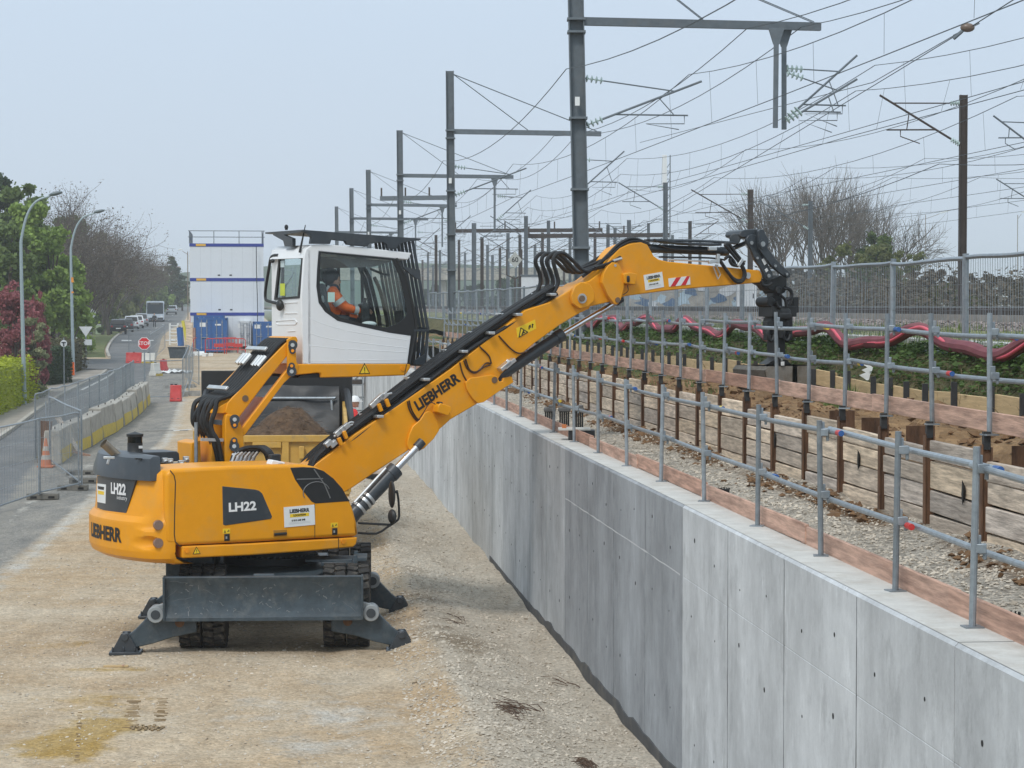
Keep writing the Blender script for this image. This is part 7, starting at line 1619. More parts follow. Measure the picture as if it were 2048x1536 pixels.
# ------------------------------------------------------------------ site cabins and containers
def cabin(px0, px1, pyt, pyb, Y, D, label, edge=True):
    a, c = W(px0, pyb, Y), W(px1, pyb, Y); H = W(px0, pyt, Y).z - a.z; w = c.x - a.x
    t = thing('site_cabin', label, 'site cabin', ((a.x + c.x) / 2, Y, a.z), .118, 'white stacked site cabins'); MB().box((0, D / 2, H / 2), (w, D, H - .02)).build('cabin_walls', CABW, t, smooth=0)
    e = MB().box((0, D / 2, H - .12), (w + .06, D + .06, .24)); e.build('top_edge', CABB, t, smooth=0)
    MB().box((0, D / 2, .06), (w + .03, D + .03, .12)).build('base_edge', CABW, t, smooth=0)
    MB().box((-w / 2 + .85, -.045, H - .12), (.75, .02, .17)).build('yellow_nameplate', mat('cabin nameplate', (.75, .42, .05), .5), t, smooth=0)
    g = MB()
    for k in range(1, 7): g.box((-w / 2 + w * k / 7, -.003, H / 2 - .1), (.02, .008, H - .4))
    g.build('panel_joint', mat('cabin joint', (.56, .58, .60), .6), t, smooth=0)
    for k in range(2):
        wn_ = MB().box((-w / 2 - .03, 1.0 + k * 2.4, H * .55), (.06, 1.1, .9)).build('window', PAPER, t, smooth=0); MB().box((-w / 2 - .065, 1.0 + k * 2.4, H * .55), (.01, .9, .7)).build('pane', GLASSD, wn_, smooth=0)
    for x in (-.6, .3): MB().box((x, -.01, .22), (.18, .03, .1)).build('vent', BLK2, t, smooth=0)
    return t
cabin(380.5, 526.5, 487, 556, 175, 12, 'top white site cabin of the three storey stack with roof railing'); cabin(381.5, 528, 556, 625, 175, 12, 'middle white site cabin of the three storey stack'); cabin(382, 528, 625, 695, 175, 12, 'bottom white site cabin of the stack behind the blue container')
p = W(453, 487, 175.3); rl = thing('roof_railing', 'thin grey railing standing on top of the highest site cabin', 'railing', p, .118); b = MB(); w = (527 - 380) / FPX * 175
for x in (-w / 2, -.17 * w, .17 * w, .48 * w):
    b.tube([(x, 0, 0), (x, 0, 1.0)], .03, 6)
for z in (.5, .98): b.tube([(-w / 2 - .1, 0, z), (w / 2 + .1, 0, z)], .028, 6)
for x in (-w / 2, w / 2): b.tube([(x, 0, .98), (x, 10, .98)], .028, 6).tube([(x, 0, .5), (x, 10, .5)], .028, 6); [b.tube([(x, k * 2.5, 0), (x, k * 2.5, 1)], .03, 6) for k in range(1, 5)]
b.build('railing_tubes', GALVD, rl)
p = W(518, 480, 174.9); cbx = thing('drain_pipe', 'thin dark cable running down the cabin fronts', 'cable', (p.x - .15, 174.9, 2.0)); MB().tube([(0, -.03, 0), (0.02, -.05, 2.5), (-.05, -.04, 5.), (-.06, -.04, 7.0)], .035, 6, smooth=3).build('cable', DARK, cbx)
p = W(535, 690, 177); st_t = thing('stair_tower', 'grey scaffold stair tower right of the white cabins', 'stair tower', (p.x + .5, 178, 1.1)); b = MB()
for x in (-.2, 1.4):
    for y in (0, 2.4): b.tube([(x, y, 0), (x, y, 6.4)], .045, 6)
for k in range(13): b.bar((-.2, 0, .4 + k * .48), (1.4, 0, .4 + k * .48), .05).bar((-.2, 2.4, .4 + k * .48), (1.4, 2.4, .4 + k * .48), .05)
for k in range(2): b.bar((-.2, 1.2, .3 + k * 3), (1.4, 1.2, 3 + k * 3), .7, .06)
b.build('tower_frame', GALV, st_t, smooth=0)
def container(px0, px1, pyt, pyb, Y, m, label, D=6.0):
    a, c = W(px0, pyb, Y), W(px1, pyb, Y); H = W(px0, pyt, Y).z - a.z; w = c.x - a.x; t = thing('shipping_container', label, 'container', ((a.x + c.x) / 2, Y, a.z), .11)
    b = MB().box((0, D / 2, H / 2), (w - .06, D, H - .08))
    for s in (-1, 1): b.box((s * (w / 2 - .06), .03, H / 2), (.12, .14, H)).box((s * (w / 2 - .06), D, H / 2), (.12, .14, H))
    b.box((0, .03, H - .08), (w, .14, .16)).box((0, .03, .08), (w, .14, .16)); b.build('container_box', m, t, smooth=0)
    for s in (-1, 1):
        d = MB().box((s * w / 4, -.03, H / 2), (w / 2 - .14, .06, H - .36)); do = d.build('door', m, t, smooth=0); r = MB()
        for x in (.16, .34): 
            r.tube([(s * w * x, -.10, .15), (s * w * x, -.10, H - .12)], .025, 6)
            for z in (.3, H * .5, H - .3): r.box((s * w * x, -.08, z), (.12, .06, .06))
        r.bar((s * w * .10, -.12, H * .42), (s * w * .34, -.12, H * .42), .04); r.build('lock_bar', mat('dull locking bar', (.35, .38, .42), .5, .5), do, smooth=0)
        cg = MB()
        for k in range(1, 5): cg.box((s * w / 4, -.065, H * k / 5), (w / 2 - .24, .012, .05))
        cg.build('door_groove', m, do, smooth=0)
        MB().box((s * w * .25 - .1, -.068, H * .80), (.42, .008, .3 if s < 0 else .12)).build('door_plate', PAPER, do, smooth=0)
    return t
container(393.5, 454, 636, 703, 163, BLUEC, 'front blue shipping container with closed doors before the white cabins'); container(388, 448, 631, 698, 170, BLUEC, 'dark blue container just behind the front blue one', 4.5)
container(506, 552, 643, 694, 172, BLUEC, 'scuffed blue container partly hidden by the raised white cab'); container(478, 502, 642, 692, 173, WHC, 'white container with closed doors between the two blue ones'); container(453, 478, 642, 680, 180, WHC, 'white container set back behind the work table')
p = GR(478, 690); wt = thing('work_table', 'makeshift site table covered with grey boards near the white container', 'table', p); MB().box((0, 0, .95), (2.2, 1.0, .12)).build('table_top', RUB, wt); 
for x, y in ((-.9, -.4), (.9, -.4), (-.9, .4), (.9, .4)): MB().bar((x, y, 0), (x * .9, y, .9), .1).build('table_leg', RUSTM, wt)
def crowdb(px, py, label):
    p = GR(px, py); t = thing('crowd_barrier', label, 'barrier', p, U(-.1, .1), 'red crowd barriers before the blue container'); b = MB().tube([(-.75, 0, 0), (-.75, 0, 1.0), (-.6, 0, 1.1), (.6, 0, 1.1), (.75, 0, 1.0), (.75, 0, 0)], .035, 6).tube([(-.75, 0, .3), (.75, 0, .3)], .03, 6)
    for k in range(1, 6): b.tube([(-.75 + .25 * k, 0, .3), (-.75 + .25 * k, 0, 1.1)], .015, 5)
    b.build('barrier_frame', RED, t); MB().box((.2, -.02, .62), (.7, .02, .26)).build('barrier_board', RED, t)
for i, px in enumerate((408, 432, 455, 470)): crowdb(px, 706 + (i % 2) * 2, '%s red crowd barrier counted from the left before the blue container' % ORD[i])
p = GR(386, 690); t = thing('red_panel', 'upright red board leaning at the left side of the blue container', 'panel', p); MB().box((0, 0, 1.2), (.45, .08, 2.3)).build('board', RED, t); MB().box((0, .08, .2), (.5, .2, .3)).build('board_foot', DARK, t)
p = GR(371, 690); t = thing('yellow_chute', 'leaning yellow tube among the stacked site materials', 'tube', p); MB().tube([(.2, 0, 0), (-.25, .2, 2.0)], .13, 10).build('tube', mat('yellow tube plastic', (.62, .55, .05), .5), t); MB().tube([(.2, 0, 0), (.17, .01, .15)], .15, 10).build('tube_end', DARK, t)
p = GR(362, 692); t = thing('blue_roll', 'blue plastic roll beside the leaning yellow tube', 'roll', p); MB().tube([(0, 0, 0), (-.1, 0, 1.5)], .26, 12).build('roll_body', BLUEC, t); MB().tube([(-.1, 0, 1.5), (-.11, 0, 1.56)], .1, 10).build('roll_core', BLK2, t)
p = GR(348, 690); t = thing('white_rack', 'white slatted rack at the left edge of the container yard', 'rack', p); b = MB()
for k in range(6): b.box((0, 0, .2 + k * .28), (.7, .6, .06))
b.build('rack_shelf', PAPER, t, smooth=0); MB().bar((-.33, -.28, 0), (-.33, -.28, 1.8), .06).bar((.33, -.28, 0), (.33, -.28, 1.8), .06).bar((-.33, .28, 0), (-.33, .28, 1.8), .06).bar((.33, .28, 0), (.33, .28, 1.8), .06).build('rack_post', PAPER, t)
p = GR(357, 716); t = thing('grey_skip', 'dark grey waste skip left of the blue container', 'skip', p); MB().prism([Vector((x, -.6, z)) for x, z in ((-.5, 0), (.5, 0), (.62, .75), (-.62, .75))], (0, 1.1, 0)).build('skip_body', DARKW, t, bevel=.01); MB().box((0, -.62, .72), (1.28, .05, .08)).build('skip_rim', DARK, t)
p = GR(383, 705); t = thing('brown_boards', 'stack of upright brown boards behind the red panel', 'boards', p); MB().box((-.2, .5, 1.1), (.5, .3, 2.2)).build('boards', WOODG, t); MB().box((.15, .4, .9), (.2, .25, 1.8)).build('boards', WOODR, t)
# scaffold tower at the wall, worker, far wall return
Y = 84.; p = W(700, 800, Y); sct = thing('scaffold_tower', 'slim scaffold stair tower standing against the far wall behind the dump truck', 'scaffold', (p.x, Y, 0)); b = MB(); k = Y / FPX
for px in (645, 672, 700, 725):
    for y in (0, 1.1): b.tube([((px - 700) * k, y, 0), ((px - 700) * k, y, 2.6)], .022, 6)
for z in (.45, .95, 1.45, 1.95, 2.45):
    for y in (0, 1.1): b.tube([((645 - 700) * k, y, z), ((725 - 700) * k, y, z)], .02, 6)
b.bar(((645 - 700) * k, .5, .2), ((725 - 700) * k, .5, 2.0), .5, .04); b.build('scaffold_tube', GALV, sct); MB().box(((690 - 700) * k, .5, 1.55), (1.2, 1.0, .16)).build('scaffold_deck', RUSTM, sct)
k = 58 / FPX
p = G(706, 850, 0); wy = 56.; wx = W(706, 800, wy).x; gz = 0.
Jw = dict(pelvis=(0, 0, .95), belly=(.01, 0, 1.12), chest=(.02, 0, 1.34), neck=(.03, 0, 1.52), shr=(0, -.19, 1.42), elr=(.03, -.26, 1.15), wrr=(.16, -.22, .95), shl=(0, .19, 1.42), ell=(.03, .26, 1.15), wrl=(.18, .2, .97), hipr=(0, -.1, .9), knr=(.03, -.11, .5), anr=(-.02, -.12, .08), toer=(.14, -.12, .04), hipl=(0, .1, .9), knl=(.05, .11, .5), anl=(.02, .12, .08), toel=(.18, .12, .04))
Rp = dict(pelvis=(.16, .13), belly=(.15, .12), chest=(.18, .13), neck=.06, shr=.08, elr=.058, wrr=.04, shl=.08, ell=.058, wrl=.04, hipr=.095, knr=.065, anr=.05, hipl=.095, knl=.065, anl=.05, toer=.035, toel=.035)
wk = person('person', 'worker in red high visibility clothes and white helmet standing behind the dump truck', Jw, E, Rp, [REDC, CLOTHD], lambda c: 1 if c.z < .12 else 0, (wx, wy, .33), math.radians(20))
head(wk, (.05, 0, 1.66), .105, face=(1, 0, -.1)); MB().lathe([(.15, 0), (.145, .02), (.13, .08), (.09, .13), (.02, .15)], (.04, 0, 1.69), 16).box((.17, 0, 1.70), (.1, .2, .015)).build('helmet', INKW, wk)
b = MB().tube([(0, 0, 1.02), (0.0, 0, 1.07)], .185, 14, caps=False).tube([(.02, -.1, .42), (.03, -.11, .47)], .085, 10, caps=False).tube([(.04, .11, .42), (.05, .11, .47)], .085, 10, caps=False); b.build('reflective_band', REFL, wk); hand(wk, Jw['wrr'], (.7, 0, -.7), (0, 1, 0)); hand(wk, Jw['wrl'], (.7, 0, -.7), (0, -1, 0))
stp = thing('access_ramp', 'low timber platform the red worker stands on', 'platform', (wx, wy, 0)); MB().box((0, 0, .29), (1.6, 1.2, .07)).build('platform_board', WOODG, stp); MB().box((0, 0, .12), (1.3, .9, .25)).build('platform_frame', DARK, stp)
pp = GR(309, 655)
pd = person('person', 'pedestrian in dark clothes walking in the road in front of the bus', Jw, E, Rp, [CLOTHD, mat('dark trousers', (.02, .022, .03), .9)], lambda c: 1 if c.z < .95 else 0, pp, math.radians(-90)); head(pd, (.05, 0, 1.66), .105); MB().ell((-.0, 0, 1.71), (.11, .09, .10), 10, 6).build('hair', CLOTHD, pd); hand(pd, Jw['wrr'], (.5, 0, -.9), (0, 1, 0)); hand(pd, Jw['wrl'], (.5, 0, -.9), (0, -1, 0))
# ------------------------------------------------------------------ cars and bus
def car_proto():
    prof = [(-2.0, .32), (-2.08, .55), (-2.05, .85), (-1.9, .98), (-1.55, 1.42), (-1.2, 1.50), (.1, 1.50), (.55, 1.40), (1.15, 1.0), (1.85, .86), (2.05, .65), (2.05, .32)]
    return prof
CARC = [mat('black car paint', (.012, .013, .015), .25, coat=.6, var=.05), mat('graphite car paint', (.05, .055, .06), .3, .3, coat=.5, var=.05), mat('white car paint', (.70, .71, .72), .3, coat=.5, var=.03), mat('silver car paint', (.38, .40, .42), .3, .5, coat=.4, var=.04)]
TAIL = mat('tail lamp red', (.35, .015, .015), .2); HEADL = mat('headlamp glass', (.72, .74, .76), .1, .1)
def car(px, Y, m, label, rz, est=1.0):
    p = W(px, 660, Y); p.z = zr(Y); t = thing('parked_car', label, 'car', (p.x, p.y, p.z + .05), rz, 'cars along the street')
    pr = car_proto(); L_ = [Vector((x, -.86, z)) for x, z in pr]
    bo_ = MB()
    vs, fs = [], []; n = len(pr)
    for (v, ins) in ((-.88, .0), (-.80, .0), (.80, .0), (.88, .0)):
        for x, z in pr: 
            tum = .16 * max(0, (z - .9) / .6); vs.append((x * (1 - abs(ins)), (abs(v) - tum) * (1 if v > 0 else -1), z * est if z > 1 else z))
    for i in range(3):
        for k in range(n): a, c = i * n + k, i * n + (k + 1) % n; fs.append((a, c, c + n, a + n))
    fs.append(tuple(range(n - 1, -1, -1))); fs.append(tuple(range(3 * n, 4 * n))); bo_.add(vs, fs); bo = bo_.build('body', m, t, smooth=40, bevel=.04)
    h = est
    MB().add([(-1.60, -.62, 1.36 * h), (-1.60, .62, 1.36 * h), (-1.90, .68, 1.02), (-1.90, -.68, 1.02)], [(0, 1, 2, 3)]).build('rear_window', GLASSD, bo, smooth=0) if 0 else MB().prism([Vector(q) for q in ((-1.60, -.62, 1.37 * h), (-1.60, .62, 1.37 * h), (-1.91, .68, 1.03), (-1.91, -.68, 1.03))], (-.03, 0, .02)).build('rear_window', BLK2, bo, smooth=0)
    MB().prism([Vector(q) for q in ((.60, -.62, 1.36 * h), (.60, .62, 1.36 * h), (1.10, .70, 1.04), (1.10, -.70, 1.04))], (.03, 0, .03)).build('windscreen', BLK2, bo, smooth=0)
    for s in (-1, 1):
        MB().prism([Vector((x, s * (.86 - .16 * (z - .9) / .6 + .01), z * (h if z > 1 else 1))) for x, z in ((-1.6, 1.02), (-1.3, 1.42), (.05, 1.42), (.85, 1.02))], (0, s * .015, 0)).build('side_window', BLK2, bo, smooth=0)
        MB().box((-2.03, s * .66, .82), (.12, .22, .18)).build('tail_light', TAIL, bo, bevel=.02); MB().box((1.93, s * .62, .70), (.2, .3, .14)).build('headlight', HEADL, bo, bevel=.02); MB().ell((.62, s * .97, 1.02), (.08, .10, .07), 8, 6).build('side_mirror', m, bo)
        for x in (-1.3, 1.3): w_ = MB().lathe([(.15, -.1), (.29, -.11), (.32, -.08), (.32, .08), (.29, .11), (.15, .1)], (x, s * .76, .30), 18, 'Y').build('wheel', TYRE, t); MB().lathe([(.02, -.115), (.2, -.115), (.2, .115), (.02, .115)], (x, s * .76, .30), 12, 'Y').build('rim', GALV, w_)
    MB().box((-2.09, 0, .62), (.02, .5, .11)).build('number_plate', PAPER, bo); MB().box((-2.05, 0, .38), (.08, 1.5, .12)).build('bumper', BLK2, bo)
    return t
rd = math.radians(100)
for (px, py, m, lb, es) in ((236.5, 240, CARC[0], 'black hatchback parked nearest at the kerb', 1.06), (251, 252, CARC[1], 'dark grey car parked second in the kerb row', 1.0), (263, 264, CARC[2], 'white roofed car parked third in the kerb row', 1.1), (273, 276, CARC[2], 'white car parked fourth in the kerb row', 1.05), (283, 289, CARC[3], 'pale grey car parked last in the row beside the bus', 1.1)): car(px, py, m, lb, rd, es)
car(343, 375, CARC[2], 'white car driving on the road behind the bus', rd + math.pi * 0)
p = GR(310.5, 644.5); bs = thing('city_bus', 'white city bus with large dark windscreen coming down the street', 'bus', p, math.radians(-81.5))   # local x forward
bo = MB().box((-5.6, 0, 1.65), (11.2, 2.5, 2.7)).build('body', mat('bus white paint', (.62, .68, .76), .35, coat=.4, var=.03), bs, bevel=.14, bseg=3)
MB().box((.02, 0, 1.98), (.05, 2.25, 1.55)).build('windscreen', mat('bus windscreen', (.035, .05, .065), .15), bo, bevel=.04); d_ = MB().box((.055, 0, 2.62), (.03, 1.7, .3)).build('destination_display', INK, bo); b = MB()
for k in range(9): b.box((.075, -.6 + k * .14, 2.62), (.004, .08, .12))
b.build('display_dots', mat('dim display dots', (.30, .30, .28), .6), d_, smooth=0)
for s in (-1, 1):
    MB().box((.03, s * .92, .72), (.06, .36, .2)).build('headlight', HEADL, bo, bevel=.03); MB().box((.12, s * 1.34, 2.3), (.2, .14, .42)).build('side_mirror', BLK2, bo, bevel=.03); MB().box((-5.6, s * 1.255, 2.05), (10.4, .02, 1.1)).build('side_window', GLASSD, bo)
    for x in (-2.4, -8.2): w_ = MB().lathe([(.2, -.14), (.44, -.15), (.48, -.1), (.48, .1), (.44, .15), (.2, .14)], (x, s * 1.1, .48), 20, 'Y').build('wheel', TYRE, bs); MB().lathe([(.02, -.155), (.28, -.155), (.28, .155), (.02, .155)], (x, s * 1.1, .48), 12, 'Y').build('rim', GALV, w_)
b = MB()
for k in (-.5, 0, .5): b.ell((-.15, k, 3.05), (.1, .1, .07), 8, 6)
b.build('roof_lamp', mat('dark roof lamp', (.05, .05, .05), .4), bo); MB().box((.04, 0, .5), (.06, 2.2, .3)).build('bumper', DARK, bo); MB().box((.07, 0, .5), (.02, .6, .14)).build('number_plate', PAPER, bo)
# ------------------------------------------------------------------ small things by the wall
def pipe_stub(px, py, label):
    d = ray(px, py); t_ = (2.52 - CAMZ) / d.z; p = d * t_; t = thing('drain_stub', label, 'drain pipe', (p.x, p.y, 2.40), U(-.3, .3)); b = MB().lathe([(.055, 0), (.06, .22), (.052, .22), (.045, .02)], (0, 0, 0), 16, M=Matrix.Rotation(.15, 3, 'Y'))
    for k in range(14): a = 2 * math.pi * k / 14; b.bar((.06 * math.cos(a), .06 * math.sin(a), .01), (.063 * math.cos(a) + .03, .063 * math.sin(a), .23), .008)
    b.build('ribbed_pipe', BLK2, t); MB().lathe([(.01, .20), (.05, .20), (.05, .21), (.01, .21)], (.03, 0, 0), 14).build('pipe_plug', mat('dark ribbed lining', (.03, .03, .03), .8), t)
pipe_stub(1440, 998, 'black ribbed pipe stub in the gravel near the wall joint'); pipe_stub(2008, 1262, 'larger near black ribbed pipe stub in the gravel')
for i, px in enumerate((1084, 1113, 1141)):
    d = ray(px, 858); t_ = (WTOP - .05 - CAMZ) / d.z; p = d * t_; t = thing('cable_riser', '%s of three dark pipe bundles with grey caps behind the wall' % ('left', 'middle', 'right')[i], 'pipe bundle', (p.x + .12, p.y, WTOP - .08)); b = MB()
    for k in range(5): b.tube([(.032 * k - .064, U(-.02, .02), 0), (.032 * k - .064, 0, .30)], .014, 7)
    b.build('pipes', BLK2, t); MB().box((0, 0, .33), (.19, .11, .07)).box((.03, 0, .38), (.10, .09, .05)).build('concrete_cap', mat('grey mortar cap', (.14, .14, .14), .9), t, bevel=.02)
d = ray(1160, 880); t_ = (2.55 - CAMZ) / d.z; p = d * t_; t = thing('junction_box', 'black open box with white lid beside the pipe bundles', 'junction box', (p.x + .02, p.y, 2.46)); CONE2 = mat('dull orange plastic', (.50, .16, .05), .6); MB().box((0, 0, .115), (.36, .3, .23)).build('box_body', BLK2, t); MB().box((-.1, .0, .245), (.44, .34, .025)).build('box_lid', TRO, t); MB().box((-.24, -.05, .28), (.06, .05, .06)).build('orange_cap', CONE2, t)
def rock(px, py, r, label, z=2.55, m=STONE):
    d = ray(px, py); t_ = (z - CAMZ) / d.z; p = d * t_; t = MB().ell((0, 0, r * .35), (r, r * .8, r * .65), 9, 6); t.v = [(x * U(.8, 1.15), y * U(.8, 1.15), z_ * U(.8, 1.15)) for x, y, z_ in t.v]; o = t.build('rock', m, None, smooth=0, loc=p); setp(o, label, 'rock')
RK = mat('grey rock', (.22, .20, .18), .9, var=.3)
rock(1348, 920, .075, 'small pointed grey rock on the gravel strip', m=RK); rock(1742, 1075, .11, 'squarish grey rock on the gravel below the plank wall', m=RK); rock(1432, 915, .10, 'pale rock lying among brown clods at the plank wall', m=RK); rock(826, 1338, .045, 'small dark stone beside the right stabiliser foot', 0, RK); rock(1660, 1108, .055, 'little brown stone at the plank wall foot near the square rock', m=CLOD)
def twigs(px, py, L_, n, label, z=0.0):
    p = G(px, py, z); p.z = zground(p.x, p.y, p.x - xw(p.y)) + .01; b = MB(); a0 = U(1.9, 2.4)
    for _ in range(n):
        s = Vector((RNG.gauss(0, L_ * .12), RNG.gauss(0, L_ * .3), .01)); a = a0 + RNG.gauss(0, .35); l = L_ * U(.3, .8); m = s + Vector((math.cos(a) * l * .5, math.sin(a) * l * .5, U(.0, .06))); b.tube([s, m, s + Vector((math.cos(a + .2) * l, math.sin(a + .2) * l, U(0, .04)))], U(.003, .007), 4)
    o = b.build('dead_branch', DEBRIS, None, loc=p); setp(o, label, 'branch')
twigs(1040, 1440, .9, 34, 'tangle of dead brown twigs on the gravel slope'); twigs(1135, 1348, .55, 6, 'thin dead twig near the wall foot'); twigs(1180, 1525, .35, 30, 'brown tuft of dead roots at the bottom edge by the wall'); twigs(925, 1255, .7, 6, 'faint thin dry stems on the gravel right of the stabiliser')
pt = thing('plank_board', 'flat pale board lying in the dust before the left stabiliser', 'board', G(232, 1334, 0)); MB().box((0, 0, .012), (.30, .07, .02), rz=.08).build('board', WOODY, pt); MB().box((.09, 0, .024), (.02, .07, .008)).build('board_batten', WOODR, pt)
for (px, py, lb) in ((1415, 705, 0), (1800, 760, 1)): pass
d = ray(1733, 742); q = None
for tq in np.linspace(18, 45, 600):
    c = Vector((0, 0, CAMZ)) + d * float(tq)
    if c.x > xw(c.y) + 4.33: q = c; break
rg = thing('plastic_rag', 'white plastic rag caught in the ivy bank', 'rag', q); vv = [(U(-.05, .05) + .02 * math.sin(j), -.03 - .01 * (j % 2), .12 - .035 * j) for j in range(8) for i in (0, 1)]; vv = [(x + (.045 if k % 2 else -.045), y, z) for k, (x, y, z) in enumerate(vv)]
MB().add(vv, [(2 * j, 2 * j + 1, 2 * j + 3, 2 * j + 2) for j in range(7)]).build('rag', PAPER, rg)
# ------------------------------------------------------------------ vegetation
def tri_branch(b, p, d, L_, r, lvl, maxl, spread, tips, up=.15, n=3):
    segs = 3; q = p
    for s in range(segs):
        d2 = (d + Vector((RNG.gauss(0, .13), RNG.gauss(0, .13), up * .4))).normalized(); e = q + d2 * L_ / segs; b.tube([q, e], [r * (1 - s / segs * .45), r * (1 - (s + 1) / segs * .45)], n, caps=False); q, d = e, d2
        if lvl < maxl and s > 0:
            for _ in range(2 if lvl < 3 else 1):
                a = d.orthogonal().normalized(); a.rotate(Matrix.Rotation(U(0, 6.28), 3, d)); tri_branch(b, q, (d * U(.6, 1.) + a * spread * U(.7, 1.3)).normalized(), L_ * U(.55, .78), r * .55, lvl + 1, maxl, spread, tips, up, n)
    tips.append(q)
def bare_tree(name, label, loc, H, m, maxl=4, spread=.75, trunkfrac=.28, r=None, seed=1, stems=1, group=None, crownm=None):
    global RNG
    keep = RNG; RNG = random.Random(seed); t = thing(name, label, 'tree', loc, 0, group); r = r or H * .016
    tr_, b, tips = MB(), MB(), []
    for s in range(stems):
        off = Vector((RNG.gauss(0, H * .035), RNG.gauss(0, H * .035), 0)) if stems > 1 else Vector()
        d = Vector((RNG.gauss(0, .12 + .08 * (stems > 1)), RNG.gauss(0, .12), 1)).normalized(); tip = off + d * H * trunkfrac; tr_.tube([off, off.lerp(tip, .5), tip], [r * 1.3, r * 1.05, r * .9], 7, caps=False)
        for k in range(5): a = 6.28 * k / 5 + RNG.uniform(-.4, .4); f = RNG.uniform(.55, 1.); tri_branch(b, off.lerp(tip, f), (Vector((math.cos(a) * spread, math.sin(a) * spread, 1.1))).normalized(), H * .34, r * .55, 1, maxl, spread, tips)
        tri_branch(b, tip, d, H * .36, r * .7, 1, maxl, spread * .8, tips)
    tr_.build('trunk', m, t); o = b.build('crown', crownm or m, t, smooth=0); k_ = H / max(v[2] for v in b.v); t.scale = (k_, k_, k_); RNG = keep; return t, tips
CARD = ([(-.5, -.3, 0), (.4, -.5, .12), (.6, .35, 0), (-.3, .55, -.12)], [(0, 1, 2, 3)])
_leafp = {}
def leafy(name, label, loc, H, Wd, m, key, n=2600, leaf=.28, group=None, cat='tree', trunk=True, base=.15, lumps=9, seed=1, rz=0., bark=BARK):
    # crown: leaf clumps spread over many uneven lobes, real size; meshes shared (rescaled) per key
    t = thing(name, label, cat, loc, rz, group)
    if key not in _leafp:
        g = np.random.default_rng(seed); L_ = []
        for k in range(int(lumps * 4)): a = g.uniform(0, 6.28); f = g.uniform(0, 1)**.85; rad = .40 * (1 - .62 * f**1.6) * g.uniform(.25, 1.1); L_.append((rad * math.cos(a) * Wd, rad * math.sin(a) * Wd, (base + (1 - base) * f * .9) * H, g.uniform(.06, .155) * (1.15 - .5 * f) * min(Wd, H)))
        w_ = np.array([l[3]**2 for l in L_]); w_ /= w_.sum(); pick = g.choice(len(L_), n, p=w_); P = []
        for q in pick:
            cx, cy, cz, cr = L_[q]; v = g.normal(size=3); v /= np.linalg.norm(v); rr = cr * g.uniform(.2, 1.0)**.5 * (1 + .45 * max(0, g.normal()) * (g.uniform() < .35)); P.append((cx + v[0] * rr, cy + v[1] * rr, max(.02, cz + v[2] * rr * .8)))
        P = np.array(P); B = np.array(CARD[0]); s = g.uniform(.5, 1.3, n)[:, None, None] * leaf
        Q, _ = np.linalg.qr(g.normal(size=(n, 3, 3))); V = np.einsum('nij,kj->nki', Q, B) * s + P[:, None, :]
        mb = MB(); mb.v = V.reshape(-1, 3).tolist(); mb.f = [(4 * i, 4 * i + 1, 4 * i + 2, 4 * i + 3) for i in range(n)]
        c = mb.build('crown', m, t, smooth=0); _leafp[key] = (c.data, Wd, H)
        if trunk:
            tb = MB().tube([(0, 0, 0), (.01 * Wd, 0, .25 * H), (.0, .01, .62 * H)], [.022 * H, .016 * H, .006 * H], 7)
            for lx, ly, lz, lr in L_[:8]: tb.tube([(0, 0, max(.12 * H, lz * .5)), (lx * .6, ly * .6, lz * .85), (lx, ly, lz)], [.009 * H, .006 * H, .002 * H], 5)
            tt = tb.build('trunk', bark, t); _leafp[key + 't'] = tt.data
    else:
        c = bpy.data.objects.new('crown', _leafp[key][0]); COL.objects.link(c); c.parent = t
        if trunk: tt = bpy.data.objects.new('trunk', _leafp[key + 't']); COL.objects.link(tt); tt.parent = t
        _, w0, h0 = _leafp[key]; t.scale = (Wd / w0, Wd / w0, H / h0)
    return t
def veg(px, pyb, pyt, wpx, Y=None):               # place from base, top and width in the photo
    p = GR(px, pyb) if Y is None else None
    if p is None:
        p = W(px, pyb, Y); p.z = zground(p.x, Y, p.x - xw(Y)) if p.x < xw(Y) else 4.0
    return p, W(px, pyt, p.y).z - p.z, wpx / FPX * p.y
LT = 'trees lining the left of the street'
def L(px, pyt, wpx, Y, m, key, label, n=3000, leaf=.45, **kw):
    n, leaf = int(n * 2.2), leaf * .58
    p, H, w = veg(px, 700, pyt, wpx, Y); return leafy('broadleaf_tree', label, (p.x, p.y, p.z - .2), H + .2, w * 1.15, m, key, n, leaf, LT, **kw)
L(45, 338, 170, 150, LF_MID, 'mid1', 'tall mid green tree behind the taller left street lamp', 5200, .42, seed=3)
L(-5, 318, 170, 170, LF_DARK, 'dark1', 'tall dark tree top behind the mid green tree', 4000, .5, seed=4)
L(105, 440, 150, 140, LF_BRIGHT, 'bright1', 'bright spring green tree between the two bent street lamps', 5200, .36, seed=5, lumps=12)
L(145, 500, 110, 146, LF_BRIGHT, 'bright1', 'second bright green tree just right of the right bent lamp', rz=2.)
L(60, 385, 150, 138, LF_BRIGHT, 'bright2', 'spring green tree rising left of the bright one', 4600, .38, seed=15, lumps=12)
L(20, 420, 150, 132, LF_MID, 'mid1', 'green tree above the red leaved tree', rz=1.2)
L(240, 540, 90, 330, LF_OLIVE, 'olive1', 'olive budding tree beyond the parked cars', 3000, .6, seed=6)
L(252, 515, 70, 300, LF_OLIVE, 'olive1', 'taller olive budding tree left of the pale olive one', rz=.8)
L(310, 535, 80, 370, LF_MID, 'mid3', 'mid green tree left of the dark conifers', 3000, .6, seed=9)
L(195, 455, 120, 275, LF_OLIVE, 'olive2', 'tall olive budding tree behind the bare brown row', 3200, .55, seed=11)
L(140, 415, 130, 245, LF_MID, 'mid4', 'mid green tree filling the gap behind the bare brown trees', 3200, .55, seed=12)
